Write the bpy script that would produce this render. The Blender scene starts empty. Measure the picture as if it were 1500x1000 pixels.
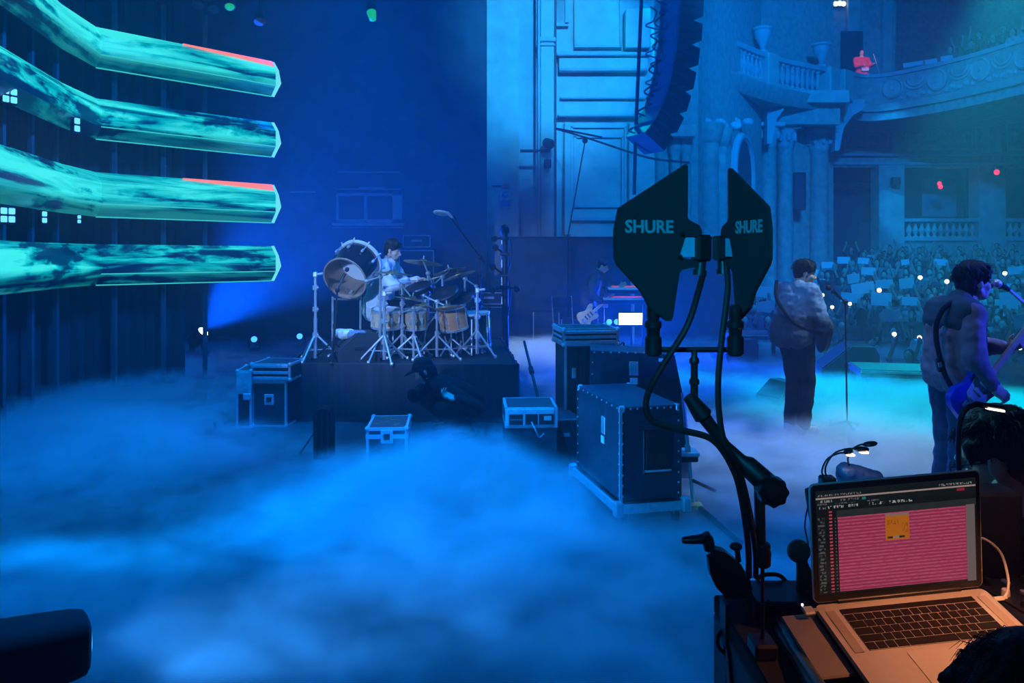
import bpy, bmesh, math, random
from mathutils import Vector, Matrix, Euler

# ------------------------------------------------------------------ camera
F = 1150.0           # focal length in pixels of the 1500x1000 frame
HZ = 375.0           # pixel row of the horizon
CZ = 1.75            # eye height over the stage floor
sc = bpy.context.scene
col = sc.collection
cam_d = bpy.data.cameras.new('camera'); cam = bpy.data.objects.new('camera', cam_d)
col.objects.link(cam); sc.camera = cam
cam.location = (0, 0, CZ); cam.rotation_euler = (math.pi/2, 0, 0)
cam_d.sensor_width = 36.0; cam_d.lens = F/1500*36; cam_d.shift_y = -(500-HZ)/1500
cam_d.clip_start = 0.05; cam_d.clip_end = 200

# ------------------------------------------------------------------ colour management
vs = sc.view_settings
vs.view_transform = 'Standard'; vs.look = 'None'; vs.gamma = 1.0; vs.exposure = 0.0
vs.use_curve_mapping = False
sc.cycles.volume_bounces = 1
sc.cycles.max_bounces = 4; sc.cycles.diffuse_bounces = 1; sc.cycles.glossy_bounces = 2
sc.cycles.use_adaptive_sampling = True; sc.cycles.adaptive_threshold = 0.12; sc.cycles.adaptive_min_samples = 16
sc.cycles.transmission_bounces = 3; sc.cycles.transparent_max_bounces = 8
sc.cycles.volume_step_rate = 3.0; sc.cycles.volume_max_steps = 512
sc.cycles.sample_clamp_direct = 6.0
sc.cycles.sample_clamp_indirect = 3.0
sc.cycles.use_denoising = True

# ------------------------------------------------------------------ world: dark hall full of thin theatrical haze
w = bpy.data.worlds.new('hall_haze'); sc.world = w; w.use_nodes = True
nt = w.node_tree; nt.nodes.clear()
wo = nt.nodes.new('ShaderNodeOutputWorld'); bg = nt.nodes.new('ShaderNodeBackground')
bg.inputs[0].default_value = (0.0, 0.05, 0.2, 1); bg.inputs[1].default_value = 0.0
vsn = nt.nodes.new('ShaderNodeVolumeScatter'); vsn.inputs['Color'].default_value = (1, 1, 1, 1)
HAZE = 0.009
vsn.inputs['Density'].default_value = HAZE; vsn.inputs['Anisotropy'].default_value = 0.25
w.cycles.volume_sampling = 'EQUIANGULAR'
nt.links.new(bg.outputs[0], wo.inputs['Surface']); nt.links.new(vsn.outputs[0], wo.inputs['Volume'])

# ------------------------------------------------------------------ stage lights
def P(px, py, Y): return Vector(((px-750)/F*Y, Y, CZ+(HZ-py)/F*Y))
def spot(name, loc, to, power, color, angle, blend=0.5, r=0.08):
    d = bpy.data.lights.new(name, 'SPOT'); d.energy = power; d.color = color
    d.spot_size = math.radians(angle); d.spot_blend = blend; d.shadow_soft_size = r
    o = bpy.data.objects.new(name, d); col.objects.link(o); o.location = loc
    o.rotation_euler = (Vector(to)-Vector(loc)).to_track_quat('-Z', 'Y').to_euler()
    return o
def point(name, loc, power, color, r=0.05):
    d = bpy.data.lights.new(name, 'POINT'); d.energy = power; d.color = color; d.shadow_soft_size = r
    o = bpy.data.objects.new(name, d); col.objects.link(o); o.location = loc
    return o
BLUE = (0.0, 0.22, 1.0); DEEP = (0.0, 0.09, 1.0); CYAN = (0.0, 0.78, 1.0); PALE = (0.42, 0.70, 1.0); KEY = (0.26, 0.47, 1.0)
# overhead rig, washing the fog and the floor
spot('rig_wash', (-2.5, 6.0, 8.0), (-1.2, 6.0, 0), 3900, BLUE, 62, 0.9, 0.3)
spot('rig_wash', (-5.0, 3.8, 8.0), (-2.8, 4.4, 0), 2500, BLUE, 55, 0.9, 0.3)
spot('rig_wash', (1.6, 7.5, 8.0), (0.9, 5.6, 0), 2300, BLUE, 46, 0.9, 0.3)
spot('rig_wash', (3.0, 11.0, 8.0), (1.5, 10.5, 0), 2400, BLUE, 60, 0.9, 0.3)
spot('rig_wash', (-3.0, 14.0, 8.0), (-4.0, 13.0, 0), 900, DEEP, 70, 0.9, 0.3)
spot('rig_wash', (5.5, 14.0, 8.0), (5.0, 15.5, 0), 2200, (0.0, 0.26, 1.0), 70, 0.9, 0.3)
spot('curtain_wash', (0.5, 6.5, 8.0), (-5.2, 8.6, 1.6), 5200, (0.0, 0.2, 1.0), 60, 0.9, 0.3)
spot('back_wash', (-1.0, 9.5, 8.5), (-4.0, 16.6, 3.0), 500, (0.0, 0.09, 1.0), 65, 0.9, 0.3)
# tight beams that pick out the pale and the cyan pools in the fog
spot('rig_beam', (6.5, 6.0, 8.0), (2.6, 6.9, 0.2), 4200, PALE, 27, 0.9, 0.15)
spot('rig_beam', (8.0, 12.0, 7.5), (4.9, 9.2, 0.2), 13000, CYAN, 28, 0.8, 0.15)
spot('rig_beam', (2.0, 17.0, 8.0), (2.4, 10.4, 0.2), 6000, CYAN, 15, 0.8, 0.15)
spot('rig_beam', (1.0, 10.0, 8.0), (0.4, 13.4, 0.1), 5200, PALE, 20, 0.9, 0.15)
spot('rig_beam', (-1.5, 3.0, 8.0), (-0.6, 5.5, 0.3), 9500, (0.0, 0.22, 1.0), 24, 0.9, 0.15)
# key lights on the players, then added fill spots
spot('key_drums', (-4.2, 5.2, 7.8), (-1.3, 9.3, 1.4), 2200, KEY, 22, 0.8, 0.12)
spot('key_singers', (0.6, 3.4, 7.8), (2.95, 6.4, 1.4), 1100, KEY, 26, 0.8, 0.12)
spot('face_light', (8.4, 3.2, 3.4), (3.15, 5.2, 1.4), 4200, (0.02, 0.06, 1.0), 12, 0.7, 0.08)
spot('key_bass', (0.0, 8.5, 7.8), (1.6, 14.1, 1.2), 1300, (0.06, 0.42, 0.9), 11, 0.7, 0.1)
spot('drum_fill', (-2.7, 2.3, 2.5), (-1.35, 9.0, 1.3), 2000, (0.24, 0.46, 1.0), 24, 0.8, 0.08)  # added fill, out of view, brightens the gong drum, kit and cases
spot('antenna_fill', (-1.2, -2.4, 3.6), (0.36, 1.55, 1.75), 900, (0.0, 0.40, 0.85), 13, 0.8, 0.15)  # added fill behind the camera so the antenna plate and lettering show
spot('crew_fill', (-0.5, 4.6, 3.0), (1.42, 2.16, 1.22), 420, (0.10, 0.50, 0.70), 13, 0.7, 0.08)  # added teal fill on the crew member's head, no fixture stands here
# lamps washing the proscenium and the house
spot('wall_wash', (2.0, 9.0, 9.5), (0.7, 17.8, 6.5), 6500, (0.02, 0.42, 1.0), 34, 0.8, 0.2)
spot('wall_wash', (5.0, 9.0, 9.0), (3.0, 18.0, 5.0), 4200, (0.0, 0.26, 1.0), 45, 0.8, 0.2)
spot('house_wash', (7.0, 12.0, 10.5), (11.0, 28.0, 5.0), 8000, (0.0, 0.24, 1.0), 70, 0.9, 0.3)
spot('house_wash', (8.5, 11.0, 10.5), (12.5, 21.0, -0.5), 5600, (0.0, 0.32, 0.95), 70, 0.9, 0.3)
# beams crossing the haze of the house
spot('house_beam', (4.5, 17.0, 11.0), (8.5, 24.0, 2.0), 9000, (0.0, 0.34, 1.0), 7, 0.6, 0.1)
spot('house_beam', (2.6, 16.0, 11.0), (3.8, 20.0, 3.0), 5000, (0.0, 0.34, 1.0), 7, 0.6, 0.1)
spot('house_beam', (8.2, 20.0, 12.5), (13.0, 27.0, 6.0), 6000, (0.0, 0.34, 1.0), 8, 0.6, 0.1)

# ================================================================== helpers
R_ = math.radians
def RX(a): return Matrix.Rotation(R_(a), 3, 'X')
def RY(a): return Matrix.Rotation(R_(a), 3, 'Y')
def RZ(a): return Matrix.Rotation(R_(a), 3, 'Z')
def V(*a): return Vector(a)
def frame_z(d, up=Vector((0, 0, 1))):
    d = Vector(d).normalized()
    if abs(d.dot(up)) > 0.98: up = Vector((0, 1, 0))
    x = up.cross(d).normalized(); y = d.cross(x)
    return Matrix((x, y, d)).transposed()
def smooth_path(pts, n=6):
    pts = [Vector(p) for p in pts]; out = []
    for i in range(len(pts)-1):
        p0 = pts[max(i-1, 0)]; p1 = pts[i]; p2 = pts[i+1]; p3 = pts[min(i+2, len(pts)-1)]
        for k in range(n):
            t = k/n
            out.append(0.5*((2*p1)+(p2-p0)*t+(2*p0-5*p1+4*p2-p3)*t*t+(3*p1-p0-3*p2+p3)*t*t*t))
    out.append(pts[-1]); return out

class MB:
    def __init__(s): s.v = []; s.f = []; s.m = []; s.cur = 0
    def _add(s, vs_, fs):
        o = len(s.v); s.v.extend([tuple(p) for p in vs_])
        for f in fs: s.f.append([i+o for i in f]); s.m.append(s.cur)
        return s
    def mat(s, i): s.cur = i; return s
    def box(s, c, d, R=None, bev=0.0):
        c = Vector(c); hx, hy, hz = d[0]/2, d[1]/2, d[2]/2
        if bev <= 0:
            vs_ = [Vector((x, y, z)) for x in (-hx, hx) for y in (-hy, hy) for z in (-hz, hz)]
            fs = [(0, 1, 3, 2), (4, 6, 7, 5), (0, 4, 5, 1), (2, 3, 7, 6), (0, 2, 6, 4), (1, 5, 7, 3)]
        else:
            b = min(bev, hx*.95, hy*.95, hz*.95); vs_ = []; idx = {}
            for sx in (-1, 1):
                for sy in (-1, 1):
                    for sz in (-1, 1):
                        for a in range(3):
                            h = [hx-b, hy-b, hz-b]; h[a] = (hx, hy, hz)[a]
                            idx[(sx, sy, sz, a)] = len(vs_); vs_.append(Vector((sx*h[0], sy*h[1], sz*h[2])))
            fs = []
            S = (-1, 1)
            for sg in S:
                q = [(-1, -1), (1, -1), (1, 1), (-1, 1)]
                if sg < 0: q = q[::-1]
                fs.append([idx[(sg, a, b2, 0)] for a, b2 in q])
                fs.append([idx[(b2, sg, a, 1)] for a, b2 in q])
                fs.append([idx[(a, b2, sg, 2)] for a, b2 in q])
            for a in S:
                for b2 in S:
                    e = [(0, 1), (0, 2), (1, 2)]
                    f1 = [idx[(a, b2, -1, 0)], idx[(a, b2, -1, 1)], idx[(a, b2, 1, 1)], idx[(a, b2, 1, 0)]]
                    f2 = [idx[(a, -1, b2, 0)], idx[(a, 1, b2, 0)], idx[(a, 1, b2, 2)], idx[(a, -1, b2, 2)]]
                    f3 = [idx[(-1, a, b2, 1)], idx[(-1, a, b2, 2)], idx[(1, a, b2, 2)], idx[(1, a, b2, 1)]]
                    if a*b2 > 0: f1 = f1; f2 = f2; f3 = f3
                    else: f1 = f1[::-1]; f2 = f2[::-1]; f3 = f3[::-1]
                    fs += [f1, f2, f3]
            for sx in S:
                for sy in S:
                    for sz in S:
                        t = [idx[(sx, sy, sz, 0)], idx[(sx, sy, sz, 1)], idx[(sx, sy, sz, 2)]]
                        fs.append(t if sx*sy*sz > 0 else t[::-1])
        if R is not None: vs_ = [R @ p for p in vs_]
        return s._add([p+c for p in vs_], fs)
    def tube(s, pts, r, seg=8, caps=True, closed=False):
        pts = [Vector(p) for p in pts]; n = len(pts)
        rs = r if isinstance(r, (list, tuple)) else [r]*n
        if len(rs) != n: rs = [rs[0]+(rs[-1]-rs[0])*i/(n-1) for i in range(n)]
        vs_ = []; fs = []; prev = None
        for i, p in enumerate(pts):
            if closed: t = (pts[(i+1) % n]-pts[i-1])
            else: t = pts[min(i+1, n-1)]-pts[max(i-1, 0)]
            t = t.normalized() if t.length > 1e-9 else Vector((0, 0, 1))
            if prev is None:
                a = Vector((0, 0, 1)) if abs(t.z) < 0.9 else Vector((1, 0, 0))
                x = (a-t*a.dot(t)).normalized()
            else:
                x = (prev-t*prev.dot(t)); x = x.normalized() if x.length > 1e-6 else prev
            prev = x; y = t.cross(x)
            for k in range(seg):
                an = 2*math.pi*k/seg
                vs_.append(p+(x*math.cos(an)+y*math.sin(an))*rs[i])
        m = n if closed else n-1
        for i in range(m):
            j = (i+1) % n
            for k in range(seg):
                l = (k+1) % seg
                fs.append((i*seg+k, i*seg+l, j*seg+l, j*seg+k))
        if caps and not closed:
            fs.append(list(range(seg))[::-1]); fs.append([(n-1)*seg+k for k in range(seg)])
        return s._add(vs_, fs)
    def cyl(s, a, b, r, seg=12): return s.tube([a, b], r, seg)
    def lathe(s, prof, c=(0, 0, 0), seg=16, R=None, caps=True):
        c = Vector(c); vs_ = []; fs = []
        for (r, z) in prof:
            for k in range(seg):
                an = 2*math.pi*k/seg
                p = Vector((max(r, 1e-5)*math.cos(an), max(r, 1e-5)*math.sin(an), z))
                vs_.append((R @ p if R is not None else p)+c)
        n = len(prof)
        for i in range(n-1):
            for k in range(seg):
                l = (k+1) % seg
                fs.append((i*seg+k, i*seg+l, (i+1)*seg+l, (i+1)*seg+k))
        if caps: fs.append(list(range(seg))[::-1]); fs.append([(n-1)*seg+k for k in range(seg)])
        return s._add(vs_, fs)
    def ell(s, c, r, R=None, seg=14, rings=9):
        prof = []
        c = Vector(c)
        if not isinstance(r, (list, tuple)): r = (r, r, r)
        vs_ = []; fs = []
        for i in range(1, rings):
            th = math.pi*i/rings
            for k in range(seg):
                an = 2*math.pi*k/seg
                p = Vector((r[0]*math.sin(th)*math.cos(an), r[1]*math.sin(th)*math.sin(an), -r[2]*math.cos(th)))
                vs_.append((R @ p if R is not None else p)+c)
        lo = Vector((0, 0, -r[2])); hi = Vector((0, 0, r[2]))
        vs_.append((R @ lo if R is not None else lo)+c); vs_.append((R @ hi if R is not None else hi)+c)
        m = rings-1
        for i in range(m-1):
            for k in range(seg):
                l = (k+1) % seg
                fs.append((i*seg+k, i*seg+l, (i+1)*seg+l, (i+1)*seg+k))
        b = m*seg
        for k in range(seg):
            l = (k+1) % seg
            fs.append((b, l, k)); fs.append((b+1, (m-1)*seg+k, (m-1)*seg+l))
        return s._add(vs_, fs)
    def cap(s, a, b, r1, r2=None, seg=10):
        a = Vector(a); b = Vector(b); r2 = r1 if r2 is None else r2
        d = b-a; L = d.length
        if L < 1e-6: return s.ell(a, r1, seg=seg)
        prof = []
        for i in range(5):
            t = -math.pi/2+math.pi/2*i/4; prof.append((r1*math.cos(t), r1*math.sin(t)))
        for i in range(5):
            t = math.pi/2*i/4; prof.append((r2*math.cos(t), L+r2*math.sin(t)))
        return s.lathe(prof, a, seg, frame_z(d))
    def prism(s, poly, t, c=(0, 0, 0), R=None):
        """polygon in local XY (counter-clockwise), extruded from z=-t/2 to t/2"""
        c = Vector(c); n = len(poly)
        vs_ = [Vector((x, y, -t/2)) for x, y in poly]+[Vector((x, y, t/2)) for x, y in poly]
        fs = [list(range(n))[::-1], list(range(n, 2*n))]
        for i in range(n):
            j = (i+1) % n; fs.append((i, j, n+j, n+i))
        return s._add([((R @ p) if R is not None else p)+c for p in vs_], fs)
    def mesh(s, name, smooth=35):
        me = bpy.data.meshes.new(name); me.from_pydata(s.v, [], s.f)
        for p, m in zip(me.polygons, s.m): p.material_index = m
        if smooth:
            me.shade_smooth()
            try: me.set_sharp_from_angle(angle=R_(smooth))
            except Exception: pass
        me.update(); return me
    def build(s, name, mats, parent=None, world=False, smooth=35):
        if world and parent is not None:
            o = parent
            off = Vector((0, 0, 0))
            while o is not None: off += o.location; o = o.parent
            s.v = [(x-off.x, y-off.y, z-off.z) for x, y, z in s.v]
        me = s.mesh(name, smooth)
        for m in (mats if isinstance(mats, (list, tuple)) else [mats]): me.materials.append(m)
        return link(name, me, parent)

def link(name, data, parent=None):
    o = bpy.data.objects.new(name, data); col.objects.link(o)
    if parent is not None: o.parent = parent
    return o
def tag(o, label=None, cat=None, group=None, kind=None):
    if label: o['label'] = label
    if cat: o['category'] = cat
    if group: o['group'] = group
    if kind: o['kind'] = kind
    return o
def thing(name, label, cat, loc=(0, 0, 0), rz=0, group=None, kind=None):
    o = link(name, None); o.location = loc; o.rotation_euler = (0, 0, R_(rz)); o.empty_display_size = 0.1
    return tag(o, label, cat, group, kind)
def copy_tree(o, parent=None):
    c = o.copy(); col.objects.link(c)
    if parent is not None: c.parent = parent
    for ch in list(o.children): copy_tree(ch, c)
    return c
def blob(mb, voxel, smooth=4, name='body'):
    """fuse overlapping closed shells into one continuous skin"""
    me = mb.mesh('tmp', 0); ob = bpy.data.objects.new('tmp', me); col.objects.link(ob)
    m = ob.modifiers.new('r', 'REMESH'); m.mode = 'VOXEL'; m.voxel_size = voxel; m.use_smooth_shade = True
    if smooth:
        m2 = ob.modifiers.new('s', 'SMOOTH'); m2.factor = 0.5; m2.iterations = smooth
    dg = bpy.context.evaluated_depsgraph_get(); dg.update()
    ev = ob.evaluated_get(dg); out = bpy.data.meshes.new_from_object(ev, depsgraph=dg)
    bpy.data.objects.remove(ob); bpy.data.meshes.remove(me)
    out.name = name
    out.shade_smooth()
    return out
def blob_obj(mb, voxel, smooth, name, mat_, parent, world=False):
    if world:
        off = parent.location
        mb.v = [(x-off.x, y-off.y, z-off.z) for x, y, z in mb.v]
    me = blob(mb, voxel, smooth, name); me.materials.clear(); me.materials.append(mat_)
    return link(name, me, parent)

# ------------------------------------------------------------------ materials
def mat(name, c, rough=0.6, metal=0.0, var=0.15, scale=8.0, bump=0.0, spec=0.5, coat=0.0, stretch=None):
    m = bpy.data.materials.new(name); m.use_nodes = True; n = m.node_tree; b = n.nodes['Principled BSDF']
    b.inputs['Roughness'].default_value = rough; b.inputs['Metallic'].default_value = metal
    b.inputs['Specular IOR Level'].default_value = spec; b.inputs['Coat Weight'].default_value = coat
    tc = n.nodes.new('ShaderNodeTexCoord'); mp = n.nodes.new('ShaderNodeMapping')
    n.links.new(tc.outputs['Object'], mp.inputs[0])
    if stretch: mp.inputs['Scale'].default_value = stretch
    nz = n.nodes.new('ShaderNodeTexNoise'); nz.inputs['Scale'].default_value = scale; nz.inputs['Detail'].default_value = 4
    n.links.new(mp.outputs[0], nz.inputs['Vector'])
    cr = n.nodes.new('ShaderNodeValToRGB'); e = cr.color_ramp.elements
    e[0].position = 0.3; e[1].position = 0.7
    e[0].color = (c[0]*(1-var), c[1]*(1-var), c[2]*(1-var), 1)
    e[1].color = (min(c[0]*(1+var), 1), min(c[1]*(1+var), 1), min(c[2]*(1+var), 1), 1)
    n.links.new(nz.outputs['Fac'], cr.inputs[0]); n.links.new(cr.outputs[0], b.inputs['Base Color'])
    if bump:
        bp = n.nodes.new('ShaderNodeBump'); bp.inputs['Strength'].default_value = bump
        n.links.new(nz.outputs['Fac'], bp.inputs['Height']); n.links.new(bp.outputs[0], b.inputs['Normal'])
    return m
def glow(name, c, s):
    m = bpy.data.materials.new(name); m.use_nodes = True; n = m.node_tree; b = n.nodes['Principled BSDF']
    b.inputs['Base Color'].default_value = (0.02, 0.02, 0.02, 1)
    b.inputs['Emission Color'].default_value = (*c, 1); b.inputs['Emission Strength'].default_value = s
    return m
M = {}
M['black'] = mat('black_paint', (0.012, 0.012, 0.014), 0.5)
M['black_matte'] = mat('black_matte', (0.008, 0.008, 0.009), 0.85)
M['black_plastic'] = mat('black_plastic', (0.015, 0.016, 0.018), 0.38)
M['rubber'] = mat('black_rubber', (0.01, 0.01, 0.011), 0.6)
M['case'] = mat('black_laminate', (0.035, 0.04, 0.05), 0.42, var=0.25, scale=20, bump=0.03)
M['case2'] = mat('navy_laminate', (0.032, 0.038, 0.055), 0.42, var=0.25, scale=20, bump=0.03)
M['alu'] = mat('aluminium_edge', (0.72, 0.74, 0.78), 0.38, 0.55, var=0.12, scale=30)
M['steel'] = mat('steel_ball_corner', (0.7, 0.72, 0.75), 0.3, 0.6)
M['chrome'] = mat('chrome', (0.86, 0.88, 0.92), 0.34, 0.8, var=0.05)
M['tolex'] = mat('black_tolex', (0.02, 0.021, 0.025), 0.7, var=0.3, scale=120, bump=0.08)
M['grille'] = mat('speaker_grille', (0.016, 0.017, 0.02), 0.75, var=0.4, scale=160, bump=0.1)
M['drape'] = mat('black_drape', (0.022, 0.026, 0.036), 0.9, var=0.3, scale=3, stretch=(6, 6, 0.3))
M['plaster'] = mat('painted_plaster', (0.55, 0.57, 0.6), 0.75, var=0.1, scale=3, bump=0.05)
M['plaster2'] = mat('cream_plaster', (0.62, 0.6, 0.55), 0.75, var=0.14, scale=2.5, bump=0.08)
M['stone'] = mat('carved_stone', (0.5, 0.48, 0.44), 0.8, var=0.18, scale=6, bump=0.15)
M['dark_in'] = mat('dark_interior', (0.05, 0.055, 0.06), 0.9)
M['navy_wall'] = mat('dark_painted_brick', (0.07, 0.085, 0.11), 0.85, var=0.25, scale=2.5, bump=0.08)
M['stage'] = mat('stage_floor_vinyl', (0.045, 0.05, 0.06), 0.5, var=0.35, scale=1.7)
M['skin'] = mat('skin', (0.62, 0.42, 0.33), 0.55, var=0.06)
M['hair'] = mat('black_hair', (0.014, 0.012, 0.011), 0.6, spec=0.25, var=0.5, scale=60, stretch=(1, 1, 0.15), bump=0.3)
M['white_cloth'] = mat('white_cotton', (0.8, 0.8, 0.82), 0.85, var=0.06, bump=0.1)
M['denim'] = mat('blue_denim', (0.16, 0.22, 0.33), 0.85, var=0.2, scale=25, bump=0.08)
M['denim_dark'] = mat('dark_denim', (0.035, 0.045, 0.075), 0.85, var=0.25, scale=25, bump=0.08)
M['jacket_brown'] = mat('plum_brown_suede', (0.25, 0.15, 0.17), 0.85, var=0.15, scale=14, bump=0.08)
M['jacket_yoke'] = mat('dark_green_yoke', (0.04, 0.06, 0.065), 0.8, var=0.2, scale=14)
M['black_cloth'] = mat('black_cloth', (0.010, 0.010, 0.012), 0.9, var=0.2, spec=0.2)
M['trouser'] = mat('black_trousers', (0.010, 0.010, 0.014), 0.9, spec=0.2, var=0.3, bump=0.1)
M['wood'] = mat('maple_shell', (0.62, 0.42, 0.24), 0.35, var=0.2, scale=6, stretch=(1, 1, 8), coat=0.4)
M['wood_or'] = mat('amber_shell', (0.6, 0.28, 0.12), 0.35, var=0.2, scale=6, stretch=(1, 1, 8), coat=0.4)
M['wood_in'] = mat('birch_shell_inside', (0.42, 0.28, 0.20), 0.6, var=0.12, scale=5)
M['drum_black'] = mat('black_lacquer', (0.012, 0.013, 0.018), 0.18, coat=0.6)
M['head'] = mat('coated_drum_head', (0.85, 0.85, 0.85), 0.6, var=0.04)
M['brass'] = mat('bronze_cymbal', (0.62, 0.45, 0.2), 0.3, 0.85, var=0.15, scale=12)
M['guitar_blue'] = mat('blue_guitar_lacquer', (0.02, 0.05, 0.6), 0.15, coat=0.8)
M['guitar_white'] = mat('white_pickguard', (0.75, 0.74, 0.7), 0.3)
M['maple'] = mat('maple_neck', (0.72, 0.52, 0.3), 0.35, var=0.15, scale=8)
M['orange_tape'] = mat('red_orange_tape', (0.75, 0.16, 0.06), 0.6)
M['yellow'] = mat('yellow_rubber', (0.75, 0.6, 0.25), 0.6)
M['paper'] = mat('white_card', (0.8, 0.82, 0.85), 0.7, var=0.04)
M['glass_blue'] = mat('blue_sign', (0.05, 0.15, 0.6), 0.4)
M['lamp_white'] = glow('white_lamp', (0.55, 0.85, 1.0), 6)
M['lamp_blue'] = glow('blue_lamp', (0.1, 0.45, 1.0), 8)
RZT = 0.60   # height of the drum riser
from mathutils import noise as mnoise
def wrinkle(me, amp, scale, seed=0.0):
    nr = [v.normal.copy() for v in me.vertices]
    for v, n in zip(me.vertices, nr):
        p = v.co*scale+V(seed, seed*2, seed)
        k = mnoise.noise(V(p.x, p.y, p.z*1.4))+0.5*mnoise.noise(p*2.3)
        v.co += n*k*amp
    me.update()
M['panel_blue'] = mat('dark_blue_panel', (.018, .034, .062), .6, var=.15); M['bumper'] = mat('dark_blue_rubber', (.03, .07, .10), .3)
M['shelf'] = mat('dull_tray', (.30, .27, .26), .5, .3); M['drive_red'] = mat('dull_drive', (.28, .22, .22), .4, .3); M['fan_green'] = mat('dark_green_shell', (.015, .04, .035), .45)
M['tab_screen'] = mat('tablet_glass', (.02, .05, .07), .15); M['bag_blue'] = mat('blue_plastic', (.10, .16, .35), .25, var=.4, scale=20)
M['warm_lamp'] = glow('warm_led_strip', (1.0, .62, .42), 7); M['card'] = mat('pale_card', (.72, .76, .8), .6, var=.05)
M['torch'] = glow('phone_torch', (.9, .97, 1.0), 5); M['torch_warm'] = glow('orange_torch', (1.0, .55, .2), 4); M['torch_warm2'] = glow('cream_torch', (1.0, .9, .6), 4)
M['red_plate'] = mat('red_plate', (.7, .05, .06), .5); M['tan_bag'] = mat('tan_leather', (.55, .25, .16), .6); M['red_coat'] = mat('red_coat', (.8, .08, .11), .8)
M['array'] = mat('dark_grey_speaker', (.03, .034, .042), .6); M['green_lens'] = glow('green_lens', (.02, 1.0, .2), .45)

# ================================================================== the setting
def struct(name, mb, m, parent=None, smooth=35):
    o = mb.build(name, m, parent, smooth=smooth)
    if parent is None: o['kind'] = 'structure'
    return o
def seg_wall(name, a, b, z0, z1, t, m, side=1):
    """vertical slab between plan points a and b, thickness t away from the camera"""
    a = Vector((a[0], a[1])); b = Vector((b[0], b[1])); d = (b-a).normalized(); n = Vector((-d.y, d.x))*t*side
    mb = MB(); q = [a, b, b+n, a+n]
    vs_ = [(p.x, p.y, z0) for p in q]+[(p.x, p.y, z1) for p in q]
    mb._add(vs_, [(3, 2, 1, 0), (4, 5, 6, 7), (0, 1, 5, 4), (1, 2, 6, 5), (2, 3, 7, 6), (3, 0, 4, 7)])
    return struct(name, mb, m)
def zpix(py, Y): return CZ+(HZ-py)/F*Y
def xpix(px, Y): return (px-750)/F*Y

struct('floor', MB().box((-1.75, 9, -0.15), (20.5, 22, 0.3)), M['stage'])
struct('trim_stage_edge', MB().box((8.53, 9, -0.7), (0.06, 22, 1.3)), M['black'])
# raked floor of the hall beyond the stage edge
hall = MB()
def hall_z(x, y): return -1.45+max(0.0, (y-13))*0.11+max(0, x-9)*0.02
g = []
for iy in range(0, 13):
    for ix in range(0, 9):
        x = 8.56+ix*2.6; y = 4+iy*2.2; g.append((x, y, hall_z(x, y)))
fs = [(i*9+j, i*9+j+1, (i+1)*9+j+1, (i+1)*9+j) for i in range(12) for j in range(8)]
hall._add(g, fs); struct('floor_hall', hall, M['dark_in'])
struct('ceiling', MB().box((6, 16, 14.2), (44, 44, 0.3)), M['black_matte'])
# upstage side: black masking behind the screens
struct('wall_upstage', MB().box((-10.0, 8, 6), (0.3, 24, 15)), M['drape'])
# far side of the stage house, with its hatch window and conduits
wf = struct('wall_stage_right', MB().box((-5.6, 16.75, 6), (10.12, 0.3, 15)), M['navy_wall'])
YW = 16.6
for (x0, x1, y) in ((425, 462, 281), (490, 588, 277), (525, 563, 275), (495, 585, 252), (487, 590, 333)):
    a = P(x0, y, YW-0.03); b = P(x1, y, YW-0.03)
    MB().tube([a, b], 0.018, 6).build('conduit', M['plaster'], wf)
win = MB()
wx0, wx1, wz0, wz1 = xpix(494, YW), xpix(590, YW), zpix(327, YW), zpix(283, YW)
wm = xpix(537, YW); wj = xpix(576, YW)
w1 = link('window_1', None); w1.location = ((wx0+wx1)/2, YW, wz0); w1['kind'] = 'structure'
fr = MB()
for (x0, x1, z0, z1) in ((wx0, wx1, wz1-.06, wz1), (wx0, wx1, wz0, wz0+.08), (wx0, wx0+.05, wz0, wz1), (wm-.03, wm+.03, wz0, wz1), (wj, wx1, wz0, wz1)):
    fr.box(((x0+x1)/2, YW-0.06, (z0+z1)/2), (x1-x0, 0.12, z1-z0), bev=0.01)
fr.build('window_frame', M['plaster'], w1, world=True)
MB().box(((wx0+wx1)/2, YW-0.09, wz0-0.03), (wx1-wx0+.12, 0.2, 0.05)).build('window_sill', M['plaster'], w1, world=True)
for (x0, x1) in ((wx0+.05, wm-.03), (wm+.03, wj)):
    MB().box(((x0+x1)/2, YW-0.03, (wz0+wz1)/2), (x1-x0, 0.02, wz1-wz0-.1)).build('pane', M['black_plastic'], w1, world=True)

# lit proscenium return: plain wall, recessed strip, boxed duct
struct('wall_proscenium_plain', MB().box((-0.42, 17.7, 6), (1.15, 0.2, 15)), M['plaster2'])
struct('wall_proscenium_recess', MB().box((0.45, 18.1, 6), (0.8, 0.2, 15)), M['plaster'])
duct = struct('trim_duct', MB().box((0.79, 17.75, 7.6), (0.30, 0.4, 11), bev=.01), M['plaster2'])
MB().box((0.79, 17.72, zpix(58, 17.55)), (0.38, 0.46, 0.10), bev=.02).build('duct_collar', M['plaster'], duct)
MB().box((0.79, 17.72, zpix(66, 17.55)), (0.34, 0.43, 0.04), bev=.01).build('duct_collar', M['plaster'], duct)
MB().tube([(0.60, 17.5, 1.6), (0.60, 17.5, 13)], 0.03, 8).build('conduit', M['plaster'], duct)
MB().tube([(0.97, 17.55, 1.6), (0.97, 17.55, 13)], 0.025, 8).build('conduit', M['navy_wall'], duct)
# low black masking flat in front of the lit wall
lf = struct('wall_masking_flat', MB().box((2.35, 16.4, 1.05), (4.85, 0.12, 2.12)), M['navy_wall'])
MB().box((2.35, 16.4, 2.13), (4.9, 0.2, 0.05)).build('flat_cap', M['black'], lf)
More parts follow.
